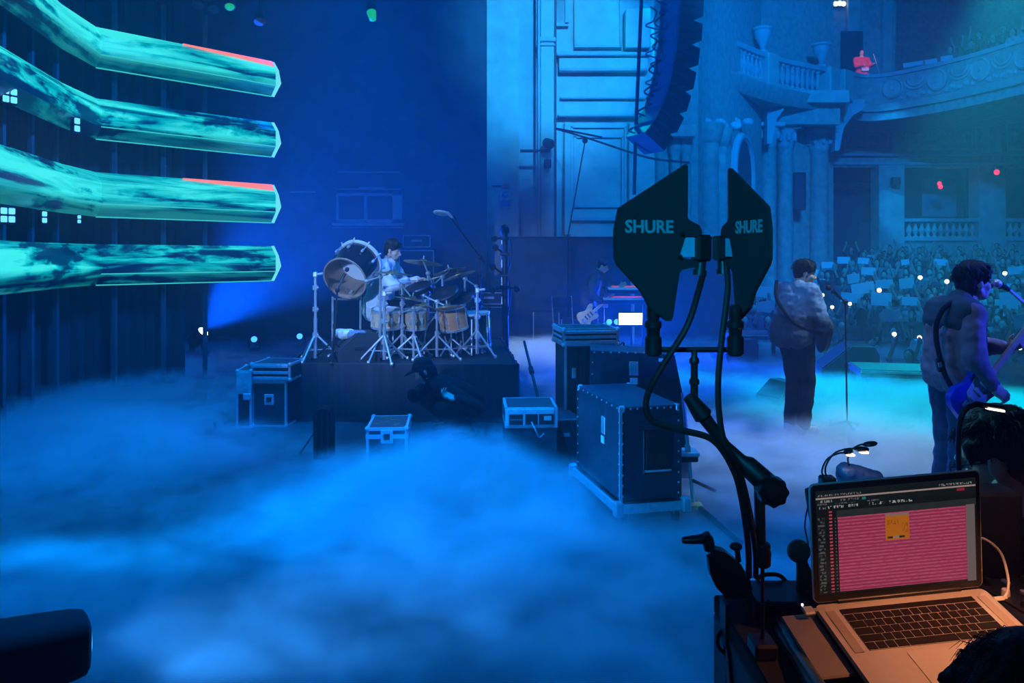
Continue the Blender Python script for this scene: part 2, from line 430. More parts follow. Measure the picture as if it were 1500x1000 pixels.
# panelled ornamental wall with cornices
YD = 18.2
wd = struct('wall_proscenium_panelled', MB().box(((xpix(812, YD)+3.3)/2, YD+.2, 6), (3.3-xpix(812, YD), 0.4, 15)), M['plaster2'])
def frame(x0, x1, y0, y1, Y, m, parent, wd_=0.07, dp=0.06, name='moulding'):
    X0, X1, Z0, Z1 = xpix(x0, Y), xpix(x1, Y), zpix(y1, Y), zpix(y0, Y); mb = MB()
    mb.box(((X0+X1)/2, Y-dp/2, Z1), (X1-X0+wd_, dp, wd_)); mb.box(((X0+X1)/2, Y-dp/2, Z0), (X1-X0+wd_, dp, wd_))
    mb.box((X0, Y-dp/2, (Z0+Z1)/2), (wd_, dp, Z1-Z0)); mb.box((X1, Y-dp/2, (Z0+Z1)/2), (wd_, dp, Z1-Z0))
    return mb.build(name, m, parent, world=True)
def slab(x0, x1, y0, y1, Y, dp, m, parent, name='cornice', bev=0.02):
    X0, X1, Z0, Z1 = xpix(x0, Y), xpix(x1, Y), zpix(y1, Y), zpix(y0, Y)
    return MB().box(((X0+X1)/2, Y-dp/2, (Z0+Z1)/2), (X1-X0, dp, Z1-Z0), bev=bev).build(name, m, parent, world=True)
slab(814, 950, 80, 86, YD, 0.32, M['plaster'], wd)
slab(818, 948, 86, 104, YD, 0.2, M['plaster2'], wd)
slab(818, 948, 104, 107, YD, 0.24, M['plaster'], wd)
slab(820, 946, 142, 146, YD, 0.12, M['plaster'], wd)
slab(816, 948, 169, 173, YD, 0.22, M['plaster'], wd)
frame(842, 912, 200, 302, YD, M['plaster'], wd, 0.06)
frame(838, 916, 186, 318, YD, M['plaster2'], wd, 0.05)
slab(826, 836, 180, 345, YD, 0.14, M['plaster2'], wd, 'pilaster')
slab(920, 934, 180, 345, YD, 0.14, M['plaster2'], wd, 'pilaster')
slab(842, 908, 0, 72, YD, 0.10, M['plaster2'], wd, 'niche_panel')
frame(842, 908, -40, 70, YD, M['plaster'], wd, 0.05, 0.16)
slab(912, 948, 22, 78, YD, 0.5, M['plaster2'], wd, 'pedestal')
slab(830, 940, 318, 324, YD, 0.1, M['plaster'], wd)
w2 = link('window_2', None); w2.location = P(823, 35, YD-.1); w2['kind'] = 'structure'
frame(812, 830, -30, 37, YD-.05, M['plaster'], w2, 0.08, 0.1, 'window_frame')
slab(813, 829, -28, 35, YD-.02, 0.05, M['black_plastic'], w2, 'pane', 0)
# engaged half columns behind the speaker array
for px in (948, 968, 990, 1006):
    Y = 19.0; x = xpix(px, Y)
    MB().lathe([(0.16, -1.2), (0.16, 1.3), (0.13, 1.4), (0.125, 4.2), (0.15, 4.25), (0.19, 4.45), (0.2, 4.6)], (x, Y+.1, 0), 14).build('half_column', M['stone'], wd, world=True)
slab(940, 1016, 185, 203, 18.9, 0.3, M['stone'], wd, 'entablature')
seg_wall('wall_house_return', (3.1, 19.0), (4.6, 19.4), -1.4, 13, 0.3, M['stone'])
# bay with a round arched doorway, then the giant columns of the box tier
bay = seg_wall('wall_house_bay', (4.6, 19.4), (8.0, 25.2), -1.4, 13, 0.3, M['stone'])
def bayp(t, z, off=0.0):
    a = Vector((4.6, 19.4)); b = Vector((8.0, 25.2)); d = (b-a).normalized(); n = Vector((d.y, -d.x)); p = a+(b-a)*t+n*off
    return Vector((p.x, p.y, z))
arch_c = bayp(0.63, 4.2, 0.03); bd = (bayp(1, 0)-bayp(0, 0)).normalized()
ar = MB(); pts = [arch_c+bd*1.05*math.cos(a)+V(0, 0, 1.05*math.sin(a)) for a in [math.pi*i/18 for i in range(19)]]
ar.tube([arch_c+bd*1.05+V(0, 0, -5)]+pts+[arch_c-bd*1.05+V(0, 0, -5)], 0.13, 8)
ar.build('arch_moulding', M['plaster'], bay)
dv = MB(); q = [arch_c+bd*0.98*math.cos(a)+V(0, 0, 0.98*math.sin(a)) for a in [math.pi*i/18 for i in range(19)]]
dpoly = [arch_c+bd*0.98+V(0, 0, -5)]+q+[arch_c-bd*0.98+V(0, 0, -5)]
nn = Vector((bd.y, -bd.x, 0))*0.03
dv._add([p for p in dpoly]+[p+nn for p in dpoly], [list(range(21))[::-1], [21+i for i in range(21)]]+[(i, (i+1) % 21, 21+(i+1) % 21, 21+i) for i in range(21)])
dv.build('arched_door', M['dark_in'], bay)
for t in (0.1, 0.22):
    p = bayp(t, 0, .1)
    MB().lathe([(0.3, -1.4), (0.3, 0.6), (0.24, 0.7), (0.22, 4.6), (0.26, 4.65), (0.34, 4.9), (0.36, 5.1)], (p.x, p.y, 0), 14).build('half_column', M['stone'], bay, world=True)
for t, z in ((0.12, 5.15), (0.35, 5.3), (0.55, 5.6)):
    p = bayp(t, z, .12)
    for k in range(5):
        MB().ell(p+V(random.Random(k).uniform(-.25, .25), 0, random.Random(k+9).uniform(-.12, .12)), (.14, .1, .12), seg=8, rings=6).build('carved_leaf', M['plaster'], bay, world=True)
wc = seg_wall('wall_house_columns', (8.0, 25.8), (11.3, 27.6), -1.4, 13, 0.3, M['stone'])
for px, w_ in ((1124, 0.30), (1150, 0.27), (1200, 0.32)):
    Y = 25.6+(px-1117)*0.016; x = xpix(px, Y); r = w_
    c = MB(); c.lathe([(r*1.35, -1.4), (r*1.35, -0.6), (r*1.1, -0.5), (r, -0.3), (r*.9, 5.35), (r*1.0, 5.4)], (x, Y, 0), 18)
    o = c.build('column', M['stone'], wc, world=True)
    cp = MB(); cp.lathe([(r*.95, 5.35), (r*1.05, 5.5), (r*1.25, 5.75), (r*1.4, 5.95)], (x, Y, 0), 14); cp.box((x, Y, 6.0), (r*3, r*3, 0.14), bev=.02)
    for k in range(8):
        a = k*math.pi/4; cp.ell((x+math.cos(a)*r*1.2, Y+math.sin(a)*r*1.2, 5.68), (.09, .09, .16), seg=6, rings=5)
    cp.build('capital', M['plaster'], wc, world=True)
slab(1113, 1222, 158, 186, 26.0, 0.5, M['stone'], wc, 'entablature')
slab(1110, 1228, 140, 158, 26.0, 0.9, M['plaster2'], wc, 'cornice')
# scrolled console bracket
for px, Y in ((1232, 27.0), (1135, 25.4)):
    x = xpix(px, Y); bk = MB()
    poly = [(0, 0), (.14, .02), (.22, .4), (.3, .8), (.6, 1.2), (1.0, 1.45), (1.0, 1.75), (0, 1.75)]
    bk.prism([(a, b) for a, b in poly], 0.35, (x-.4, Y-.3, 4.6+.7), RX(90))
    bk.build('console_bracket', M['plaster'], wc, world=True)
pf = link('picture_frame', None); tag(pf, 'dark framed poster on the wall between two stone columns', 'poster'); pf.location = P(1171, 308, 26.0)
MB().box(P(1171, 280, 26.0), (0.42, 0.08, 1.25), bev=.02).build('frame', M['black'], pf, world=True)
MB().box(P(1171, 280, 25.94), (0.30, 0.03, 1.08)).build('print', M['denim_dark'], pf, world=True)

# side boxes: wall with openings, balustrades, panelled frieze
YE = 30.0
we = struct('wall_house_boxes', MB().box(((xpix(1190, YE)+xpix(1560, YE))/2, YE+.25, (zpix(245, YE)+zpix(120, YE))/2), (xpix(1560, YE)-xpix(1190, YE), 0.5, zpix(120, YE)-zpix(245, YE))), M['stone'])
def pier(x0, x1, y0, y1, Y=YE, m='plaster2', dp=0.5):
    return MB().box(((xpix(x0, Y)+xpix(x1, Y))/2, Y+.25, (zpix(y0, Y)+zpix(y1, Y))/2), (xpix(x1, Y)-xpix(x0, Y), dp, zpix(y0, Y)-zpix(y1, Y))).build('pier', M[m], we, world=True)
pier(1190, 1213, 240, 440, m='stone'); pier(1286, 1323, 240, 440, dp=.7); pier(1432, 1471, 240, 440, dp=.7)
for (x0, x1) in ((1323, 1432), (1471, 1560)):
    pier(x0, x1, 352, 440, m='stone')
    slab(x0, x1, 347, 353, YE, 0.12, M['plaster'], we, 'plinth'); slab(x0, x1, 320, 325, YE, 0.16, M['plaster'], we, 'handrail')
bal = MB().lathe([(.10, 0), (.10, .05), (.06, .08), (.055, .14), (.115, .26), (.09, .36), (.05, .46), (.05, .54), (.10, .57), (.10, .62)], seg=8)
bme = bal.mesh('baluster'); bme.materials.append(M['plaster2'])
zb = zpix(348, YE); k = 0
for (x0, x1, n) in ((1328, 1430, 11), (1476, 1550, 8)):
    for i in range(n):
        o = link('baluster', bme, we); o.location = (xpix(x0+(x1-x0)*(i+.5)/n, YE), YE+.05, zb)
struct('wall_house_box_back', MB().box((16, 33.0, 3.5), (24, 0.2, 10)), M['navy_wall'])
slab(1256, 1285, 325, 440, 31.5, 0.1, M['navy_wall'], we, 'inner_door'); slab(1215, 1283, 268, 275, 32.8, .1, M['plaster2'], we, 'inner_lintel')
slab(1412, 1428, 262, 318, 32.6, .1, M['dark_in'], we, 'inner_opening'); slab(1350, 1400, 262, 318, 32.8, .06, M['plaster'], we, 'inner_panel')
slab(1190, 1560, 226, 229, YE, 0.22, M['plaster'], we); slab(1190, 1560, 238, 242, YE, 0.14, M['plaster'], we)
slab(1190, 1560, 166, 170, YE, 0.2, M['plaster'], we); slab(1190, 1560, 170, 174, YE, 0.12, M['stone'], we)
for (x0, x1) in ((1236, 1300), (1328, 1428), (1474, 1550)):
    frame(x0, x1, 180, 219, YE, M['plaster2'], we, 0.08, 0.08); frame(x0+5, x1-5, 186, 213, YE, M['plaster'], we, 0.05, 0.05)
for x0 in (1306, 1436, 1452):
    slab(x0, x0+13, 178, 224, YE, 0.14, M['plaster2'], we, 'pilaster')

# box tier balcony: slab, pedestals, balustrade and urns
tier_pts = smooth_path([(4.5, 20.6), (6.0, 22.3), (8.3, 24.6), (11.1, 26.4)], 12)
def tier_pts3(z): return [Vector((p.x, p.y, z)) for p in [Vector((q[0], q[1], 0)) for q in tier_pts]]
def ribbon(path, prof, name, m, parent):
    """sweep closed profile [(offset towards camera, z)] along plan path"""
    mb = MB(); n = len(prof); vs_ = []; fs = []
    for i, p in enumerate(path):
        t = (path[min(i+1, len(path)-1)]-path[max(i-1, 0)]); t.z = 0; t.normalize(); nrm = Vector((t.y, -t.x, 0))
        for (o, z) in prof: vs_.append(Vector((p.x, p.y, 0))+nrm*o+V(0, 0, z))
    for i in range(len(path)-1):
        for k in range(n):
            l = (k+1) % n; fs.append((i*n+k, (i+1)*n+k, (i+1)*n+l, i*n+l))
    fs.append(list(range(n))); fs.append([(len(path)-1)*n+k for k in range(n)][::-1])
    mb._add(vs_, fs); return mb.build(name, m, parent, smooth=30)
ZT = 7.95
tp = [Vector((q[0], q[1], 0)) for q in [(p.x, p.y) if len(p) == 2 else (p.x, p.y) for p in [Vector((a[0], a[1], 0)) for a in tier_pts]]]
tier = link('trim_box_tier', None); tier['kind'] = 'structure'; tier.location = (8, 24, 6)
def shift(o): o.location = -tier.location; return o
shift(ribbon(tp, [(-1.2, 6.5), (.1, 6.5), (.25, 6.7), (.3, 6.95), (-1.2, 6.95)], 'balcony_slab', M['stone'], tier))
shift(ribbon(tp, [(-.1, ZT-.14), (.14, ZT-.14), (.16, ZT), (-.12, ZT)], 'handrail', M['plaster'], tier))
shift(ribbon(tp, [(-.1, 6.95), (.12, 6.95), (.12, 7.1), (-.1, 7.1)], 'plinth', M['plaster2'], tier))
bal2 = MB().lathe([(.09, 0), (.09, .05), (.05, .09), (.10, .28), (.05, .52), (.05, .6), (.09, .64), (.09, .72)], seg=8).mesh('baluster'); bal2.materials.append(M['plaster'])
import itertools
cum = [0]
for i in range(1, len(tp)): cum.append(cum[-1]+(tp[i]-tp[i-1]).length)
def at_len(s):
    for i in range(1, len(tp)):
        if cum[i] >= s: f = (s-cum[i-1])/(cum[i]-cum[i-1]); return tp[i-1].lerp(tp[i], f)
    return tp[-1]
LT = cum[-1]; s_ = 0.2
ped = [0.0, LT*.56, LT*.92, LT]
while s_ < LT-.2:
    if min(abs(s_-q) for q in ped) > 0.38:
        p = at_len(s_); o = link('baluster', bal2, tier); o.location = Vector((p.x, p.y, 7.1))-tier.location
    s_ += 0.255
for q in ped:
    p = at_len(q); MB().box((p.x, p.y, 7.45), (.55, .5, 1.05), RZ(38), bev=.03).build('pedestal', M['plaster2'], tier, world=True)
for k, q in enumerate((LT*.53, LT*.88)):
    p = at_len(q); p = Vector((p.x, p.y, ZT))
    u = thing('stone_urn', ['pale stone urn on the box balustrade over the arched bay', 'pale stone urn on the box balustrade beside the exit lamp'][k], 'urn', p)
    MB().lathe([(.16, 0), (.16, .08), (.07, .14), (.09, .22), (.24, .5), (.27, .68), (.32, .72), (.32, .78), (.2, .78)], seg=14).build('bowl', M['plaster'], u)

# curved upper balcony with carved front
bpts = smooth_path([(11.1, 26.6), (12.3, 27.3), (13.2, 26.8), (14.2, 25.0), (14.9, 22.4), (15.3, 20.0)], 10)
bp = [Vector((p[0], p[1], 0)) for p in [(q.x, q.y) for q in [Vector((a[0], a[1], 0)) for a in bpts]]]
bc = link('trim_upper_balcony', None); bc['kind'] = 'structure'; bc.location = (13.5, 25, 7)
def sh2(o): o.location = -bc.location; return o
ZB = 8.05
sh2(ribbon(bp, [(-.25, ZB-1.05), (0, ZB-1.05), (.02, ZB-.1), (-.25, ZB-.1)], 'parapet', M['stone'], bc))
sh2(ribbon(bp, [(-.3, ZB-.12), (.1, ZB-.12), (.12, ZB), (-.3, ZB)], 'handrail', M['plaster'], bc))
sh2(ribbon(bp, [(-.3, ZB-1.3), (.12, ZB-1.3), (.2, ZB-1.08), (.04, ZB-1.02), (-.3, ZB-1.02)], 'lower_cornice', M['plaster2'], bc))
sh2(ribbon(bp, [(-4.5, ZB-1.6), (0, ZB-1.6), (0, ZB-1.3), (-4.5, ZB-1.3)], 'balcony_floor', M['stone'], bc))
cb = [0]
for i in range(1, len(bp)): cb.append(cb[-1]+(bp[i]-bp[i-1]).length)
def bat(s):
    for i in range(1, len(bp)):
        if cb[i] >= s:
            f = (s-cb[i-1])/(cb[i]-cb[i-1]); t = (bp[i]-bp[i-1]).normalized(); return bp[i-1].lerp(bp[i], f), t
    return bp[-1], (bp[-1]-bp[-2]).normalized()
s_ = 2.3; i = 0
while s_ < cb[-1]-.3:
    p, t = bat(s_); n = Vector((t.y, -t.x, 0)); c = p+n*.03+V(0, 0, ZB-.55)
    rot = Matrix((t, V(0, 0, 1), n)).transposed()
    if i % 2 == 0:
        MB().lathe([(.36, 0), (.36, .05), (.31, .10), (.27, .05), (.1, .06), (.06, .1), (0, .1)], c, 20, rot).build('roundel', M['plaster2'], bc, world=True)
    else:
        sw = MB()
        for r in (.42, .3):
            sw.tube([c+V(0, 0, .25)+t*r*math.cos(a)+V(0, 0, -r*math.sin(a)*.9) for a in [math.pi*j/12 for j in range(13)]], .05, 6)
        sw.build('swag', M['plaster2'], bc, world=True)
        lf_ = MB()
        for d in (-.5, -.25, 0, .25, .5):
            lf_.ell(c+t*d+V(0, 0, -.36+.06*(d*4 % 2)), (.1, .06, .08), seg=6, rings=5)
        lf_.build('carved_leaf', M['plaster'], bc, world=True)
    s_ += .78; i += 1
# upper hall: back wall, lit pilaster, doorway
struct('wall_house_rear', MB().box((16, 34.2, 9), (40, 0.3, 18)), M['stone'])
uw = struct('wall_house_upper', MB().box((xpix(1285, 29.6)-.6, 29.8, 10.7), (2.6, 0.4, 7.4)), M['stone'])
slab(1238, 1256, -60, 130, 29.6, .25, M['plaster2'], uw, 'pilaster'); slab(1290, 1304, -60, 130, 29.6, .2, M['plaster2'], uw, 'pilaster')
d1 = struct('door_1', MB().box(P(1248, 85, 29.35), (0.8, .06, 2.0)), M['dark_in'])
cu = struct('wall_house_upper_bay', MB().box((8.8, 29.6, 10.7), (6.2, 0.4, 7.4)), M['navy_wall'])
slab(1160, 1172, -60, 120, 29.3, .3, M['stone'], cu, 'pilaster'); slab(1178, 1184, -60, 120, 29.3, .3, M['stone'], cu, 'pilaster')
slab(1068, 1098, -60, 40, 29.3, .3, M['stone'], cu, 'pilaster')

# ================================================================== stage equipment
def text_mesh(body, size, ext=0.002, bold=0.0, align='CENTER'):
    cu_ = bpy.data.curves.new('lettering', 'FONT'); cu_.body = body; cu_.size = size; cu_.extrude = ext; cu_.offset = bold
    cu_.align_x = align; cu_.align_y = 'CENTER'; cu_.resolution_u = 3
    ob = bpy.data.objects.new('tmp', cu_); col.objects.link(ob)
    dg = bpy.context.evaluated_depsgraph_get(); dg.update()
    me = bpy.data.meshes.new_from_object(ob.evaluated_get(dg), depsgraph=dg); bpy.data.objects.remove(ob)
    return me
def lettering(body, size, m, parent, c, R, ext=.001, bold=0.0):
    me = text_mesh(body, size, ext, bold); me.materials.clear(); me.materials.append(m)
    o = link('lettering', me, parent); o.matrix_local = Matrix.Translation(c) @ R.to_4x4(); return o

# ---- long light bars of the video wall: four rows that bend at the corner
def led_mat(name, seed, low, gap=.4):
    m = bpy.data.materials.new(name); m.use_nodes = True; n = m.node_tree; b = n.nodes['Principled BSDF']; L = n.links.new
    b.inputs['Base Color'].default_value = (.01, .02, .03, 1); b.inputs['Roughness'].default_value = .3
    tc = n.nodes.new('ShaderNodeTexCoord'); sp = n.nodes.new('ShaderNodeSeparateXYZ'); L(tc.outputs['Object'], sp.inputs[0])
    ad = n.nodes.new('ShaderNodeMath'); ad.operation = 'ADD'; L(sp.outputs[0], ad.inputs[0]); L(sp.outputs[1], ad.inputs[1])
    cb = n.nodes.new('ShaderNodeCombineXYZ'); L(ad.outputs[0], cb.inputs[0]); L(sp.outputs[2], cb.inputs[1]); cb.inputs[2].default_value = seed
    mp = n.nodes.new('ShaderNodeMapping'); mp.inputs['Scale'].default_value = (.26, 4.2, 1); mp.inputs['Rotation'].default_value = (0, 0, .06); L(cb.outputs[0], mp.inputs[0])
    nz = n.nodes.new('ShaderNodeTexNoise'); nz.inputs['Scale'].default_value = 1.5; nz.inputs['Detail'].default_value = 7; nz.inputs['Roughness'].default_value = .62; nz.inputs['Distortion'].default_value = .7
    L(mp.outputs[0], nz.inputs['Vector'])
    cr = n.nodes.new('ShaderNodeValToRGB'); e = cr.color_ramp.elements
    e[0].position = low+.06; e[0].color = (.0, .012, .05, 1); e[1].position = low+.30; e[1].color = (.05, .88, .80, 1)
    k = cr.color_ramp.elements.new(low+.10); k.color = (0, .10, .17, 1); k = cr.color_ramp.elements.new(low+.17); k.color = (.0, .46, .47, 1)
    mp2 = n.nodes.new('ShaderNodeMapping'); mp2.inputs['Scale'].default_value = (.55, 1.6, 1); mp2.inputs['Location'].default_value = (seed, 2, 0); L(cb.outputs[0], mp2.inputs[0])
    n2 = n.nodes.new('ShaderNodeTexNoise'); n2.inputs['Scale'].default_value = 1.3; n2.inputs['Detail'].default_value = 5; n2.inputs['Roughness'].default_value = .65; L(mp2.outputs[0], n2.inputs['Vector'])
    g2 = n.nodes.new('ShaderNodeMapRange'); L(n2.outputs['Fac'], g2.inputs[0]); g2.inputs[1].default_value = .40; g2.inputs[2].default_value = .50; g2.inputs[3].default_value = -.16; g2.inputs[4].default_value = .03
    nearer = n.nodes.new('ShaderNodeMapRange'); L(sp.outputs[1], nearer.inputs[0]); nearer.inputs[1].default_value = 1.2; nearer.inputs[2].default_value = 2.0; nearer.inputs[3].default_value = 1.0; nearer.inputs[4].default_value = gap
    gm = n.nodes.new('ShaderNodeMath'); gm.operation = 'MULTIPLY'; L(g2.outputs[0], gm.inputs[0]); L(nearer.outputs[0], gm.inputs[1])
    sm_ = n.nodes.new('ShaderNodeMath'); sm_.operation = 'ADD'; L(nz.outputs['Fac'], sm_.inputs[0]); L(gm.outputs[0], sm_.inputs[1])
    L(sm_.outputs[0], cr.inputs[0]); L(cr.outputs[0], b.inputs['Emission Color'])
    fz = n.nodes.new('ShaderNodeMapRange'); L(sp.outputs[2], fz.inputs[0]); fz.inputs[1].default_value = .10; fz.inputs[2].default_value = .24; fz.inputs[3].default_value = .22; fz.inputs[4].default_value = 1.0
    L(fz.outputs[0], b.inputs['Emission Strength'])
    return m
bar_plan = [V(-4.35, 4.6, 0), V(-4.85, 7.3, 0), V(-5.22, 9.1, 0), V(-5.3, 10.0, 0), V(-3.62, 11.8, 0)]
M['led_edge'] = glow('coral_led', (1.0, .22, .16), 1.1); M['led_tip'] = glow('pale_cyan_led', (.16, .85, .85), .95)
M['led_line'] = glow('teal_led_line', (.05, .7, .62), .8)
rows = [(4.15, 4.67, .26, True), (3.24, 3.76, .33, False), (2.25, 2.82, .29, True), (1.38, 1.90, .35, False)]
rown = ['topmost', 'second highest', 'third highest', 'lowest']
for i, (z0, z1, low, edge) in enumerate(rows):
    zc = (z0+z1)/2; h = (z1-z0)/2
    t = thing('light_bar', 'long teal glowing light bar, %s of the four rows%s' % (rown[i], ', coral upper edge' if edge else ''), 'light bar', (-5.0, 8.5, z0), 0, 'teal bars of the video wall')
    prof = [(.0, h), (.13, h*.45), (.13, -h*.45), (0, -h), (-.13, -h*.45), (-.13, h*.45)]
    def ring(p, d, k=1.0):
        nrm = Vector((d.y, -d.x, 0)); return [p+nrm*o*k+V(0, 0, zc+z*k) for o, z in prof]
    lm = led_mat('teal_video', 3.7*i+1, low, .25 if edge else .7)
    for a, b, nm in ((0, 3, 'bar_run'), (3, 4, 'bar_return')):
        vs_ = []; fs = []; mb = MB()
        for j in range(a, b+1):
            d0 = (bar_plan[min(j+1, 4)]-bar_plan[max(j-1, 0)]).normalized()
            vs_ += ring(bar_plan[j], d0)
        for j in range(b-a):
            for k in range(6):
                l = (k+1) % 6; fs.append((j*6+k, (j+1)*6+k, (j+1)*6+l, j*6+l))
        fs.append(list(range(6))); fs.append([(b-a)*6+k for k in range(6)][::-1])
        mb._add(vs_, fs); mb.build(nm, lm, t, world=True, smooth=0)
    d = (bar_plan[4]-bar_plan[3]).normalized(); e0 = bar_plan[4]
    tip = MB(); rg = ring(e0, d, 1.0); rg2 = ring(e0+d*.05, d, 1.02); ap = e0+d*.17+V(0, 0, zc-.04)
    tip._add(rg+rg2+[ap], [(k, 6+k, 6+(k+1) % 6, (k+1) % 6) for k in range(6)]+[(6+k, 12, 6+(k+1) % 6) for k in range(6)])
    tip.build('crystal_tip', M['led_tip'], t, world=True, smooth=0)
    nrm = Vector((d.y, -d.x, 0))
    ln = MB(); ln.tube([bar_plan[3]+nrm*.14+V(0, 0, zc-h*.45), e0+nrm*.14+V(0, 0, zc-h*.45)], .008, 5); ln.tube([bar_plan[3]+V(0, 0, zc-h), e0+V(0, 0, zc-h)], .01, 5)
    ln.build('edge_line', M['led_line'], t, world=True)
    if edge:
        ed = MB(); s0 = bar_plan[3].lerp(e0, .45); vs_ = [s0+nrm*.02+V(0, 0, zc+h*.99), e0+nrm*.01+V(0, 0, zc+h*1.0), e0+nrm*.085+V(0, 0, zc+h*.68), s0+nrm*.035+V(0, 0, zc+h*.94)]
        up = nrm*.01+V(0, 0, .006)
        ed._add([p+up for p in vs_]+[p-up for p in vs_], [(0, 1, 2, 3), (7, 6, 5, 4), (0, 4, 5, 1), (1, 5, 6, 2), (2, 6, 7, 3), (3, 7, 4, 0)])
        ed.build('edge_light', M['led_edge'], t, world=True)
# black pleated masking curtain behind the bars
cpts = [V(-4.75, 4.0, 0), V(-5.2, 7.3, 0), V(-5.6, 9.1, 0), V(-5.72, 10.15, 0), V(-4.66, 11.24, 0)]
path = []
for a, b in zip(cpts[:-1], cpts[1:]):
    n_ = max(2, int((b-a).length/.09)); path += [a.lerp(b, k/n_) for k in range(n_)]
path.append(cpts[-1]); mb = MB(); vs_ = []; nn_ = len(path)
for k, p in enumerate(path):
    d = (path[min(k+1, nn_-1)]-path[max(k-1, 0)]).normalized(); nrm = Vector((d.y, -d.x, 0)); o_ = nrm*(.045 if k % 2 else -.045)
    vs_ += [p+o_+V(0, 0, .02), p+o_+V(0, 0, 9)]
mb._add(vs_, [(2*k, 2*k+2, 2*k+3, 2*k+1) for k in range(nn_-1)])
cu = mb.build('masking_curtain', M['drape'], smooth=0); tag(cu, 'tall black pleated masking curtain hanging behind the teal light bars', 'curtain')
sd = cu.modifiers.new('thick', 'SOLIDIFY'); sd.thickness = .012
# upright posts that carry the bars
bf = thing('bar_frame', 'dark frame of slim upright posts carrying the teal light bars', 'frame', (-5.0, 9.0, 0))
for k, (tx, seg) in enumerate(((.12, 3), (.38, 3), (.62, 3), (.3, 2), (.4, 1), (.8, 1))):
    p = bar_plan[seg].lerp(bar_plan[seg+1], tx); d = (bar_plan[seg+1]-bar_plan[seg]).normalized(); nrm = Vector((d.y, -d.x, 0)); p = p-nrm*.19
    po = MB(); po.box(p+V(0, 0, 2.6), (.05, .05, 5.2)); po = po.build('post', M['navy_wall'], bf, world=True); MB().box(p+V(0, 0, .015), (.3, .3, .03)).build('foot_plate', M['black'], po, world=True)
# small square blinder lamps between the rows
def blinder(loc, cells, size, label, face, split=1):
    t = thing('blinder_lamp', label, 'lamp', loc, 0, 'blue blinder lamps between the light bars')
    nrm = Vector(face).normalized(); x = V(0, 0, 1).cross(nrm).normalized(); R = Matrix((x, V(0, 0, 1), nrm)).transposed()
    MB().box((0, 0, 0), (size*cells[0]*1.15, size*cells[1]*1.15, .06), R, bev=.01).build('housing', M['black'], t)
    for a in range(cells[0]):
        for b in range(cells[1]):
            MB().box(R @ V((a-(cells[0]-1)/2)*size*1.05, (b-(cells[1]-1)/2)*size*1.05, .035), (size*.8, size*.8, .02), R, bev=.006).build('lamp_cell', M['blind'], t)
M['blind'] = glow('blue_white_cell', (.10, .48, 1.0), 2.0)
blinder(P(11, 140, 7.55), (2, 2), .075, 'four-cell blue blinder lamp between the two upper light bars', (1, -.4, 0))
blinder(P(110, 183, 9.2), (1, 2), .085, 'two-cell blue blinder lamp tucked by the bend of the light bars', (1, -.4, 0))
blinder(P(8, 315, 7.55), (2, 2), .075, 'four-cell blue blinder lamp between the two lower light bars', (1, -.4, 0))
blinder(P(62, 318, 8.4), (1, 2), .065, 'small two-cell blue blinder lamp beside the four-cell one', (1, -.4, 0))
blinder(P(113, 321, 9.3), (1, 2), .05, 'tiny blue blinder lamp under the third light bar at the bend', (1, -.4, 0))

# ---- moving head lamps on the floor
def moving_head(loc, aim, label, lens, s=1.0, power=0, color=DEEP, angle=50):
    t = thing('moving_head_lamp', label, 'lamp', loc); d = Vector(aim).normalized()
    MB().box((0, 0, .05*s), (.30*s, .30*s, .10*s), bev=.02*s).build('base', M['black'], t)
    rz_ = math.degrees(math.atan2(d.y, d.x))
    for sg in (-1, 1): MB().box(RZ(rz_) @ V(0, sg*.15*s, .24*s), (.10*s, .035*s, .30*s), RZ(rz_), bev=.01*s).build('yoke_arm', M['black'], t)
    c = V(0, 0, .34*s); h_ = MB().lathe([(.05*s, -.17*s), (.10*s, -.14*s), (.115*s, .0), (.105*s, .13*s), (.10*s, .14*s)], c, 16, frame_z(d)); h_ = h_.build('head', M['black_plastic'], t)
    MB().lathe([(.09*s, 0), (.08*s, .015*s), (.0, .025*s)], c+d*.142*s, 16, frame_z(d)).build('lens', lens, h_)
    if power:
        spot('moving_head_beam', Vector(loc)+c+d*.20*s, Vector(loc)+c+d*3, power, color, angle, .7, .06)
    return t
M['lens_hot'] = glow('hot_white_lens', (.45, .85, 1.0), 20); M['lens_dim'] = glow('dim_blue_lens', (.05, .35, 1.0), 2.2)
moving_head(P(290, 494, 13.2)-V(0, 0, .34), V(.62, -.15, .62), 'moving head lamp shining bright blue white behind the curtain end', M['lens_hot'], 1.0, 16000, (0.0, .09, 1.0), 72)
moving_head(V(xpix(373, 14.4), 14.4, 0), V(.2, -1, .3), 'small blue floor lamp standing between the bright lamp and the drum riser', M['lens_dim'], .62)
moving_head(V(xpix(440, 15), 15, 0), V(.1, -1, .2), 'small blue floor lamp behind the upright drum stand', M['lens_dim'], .62)

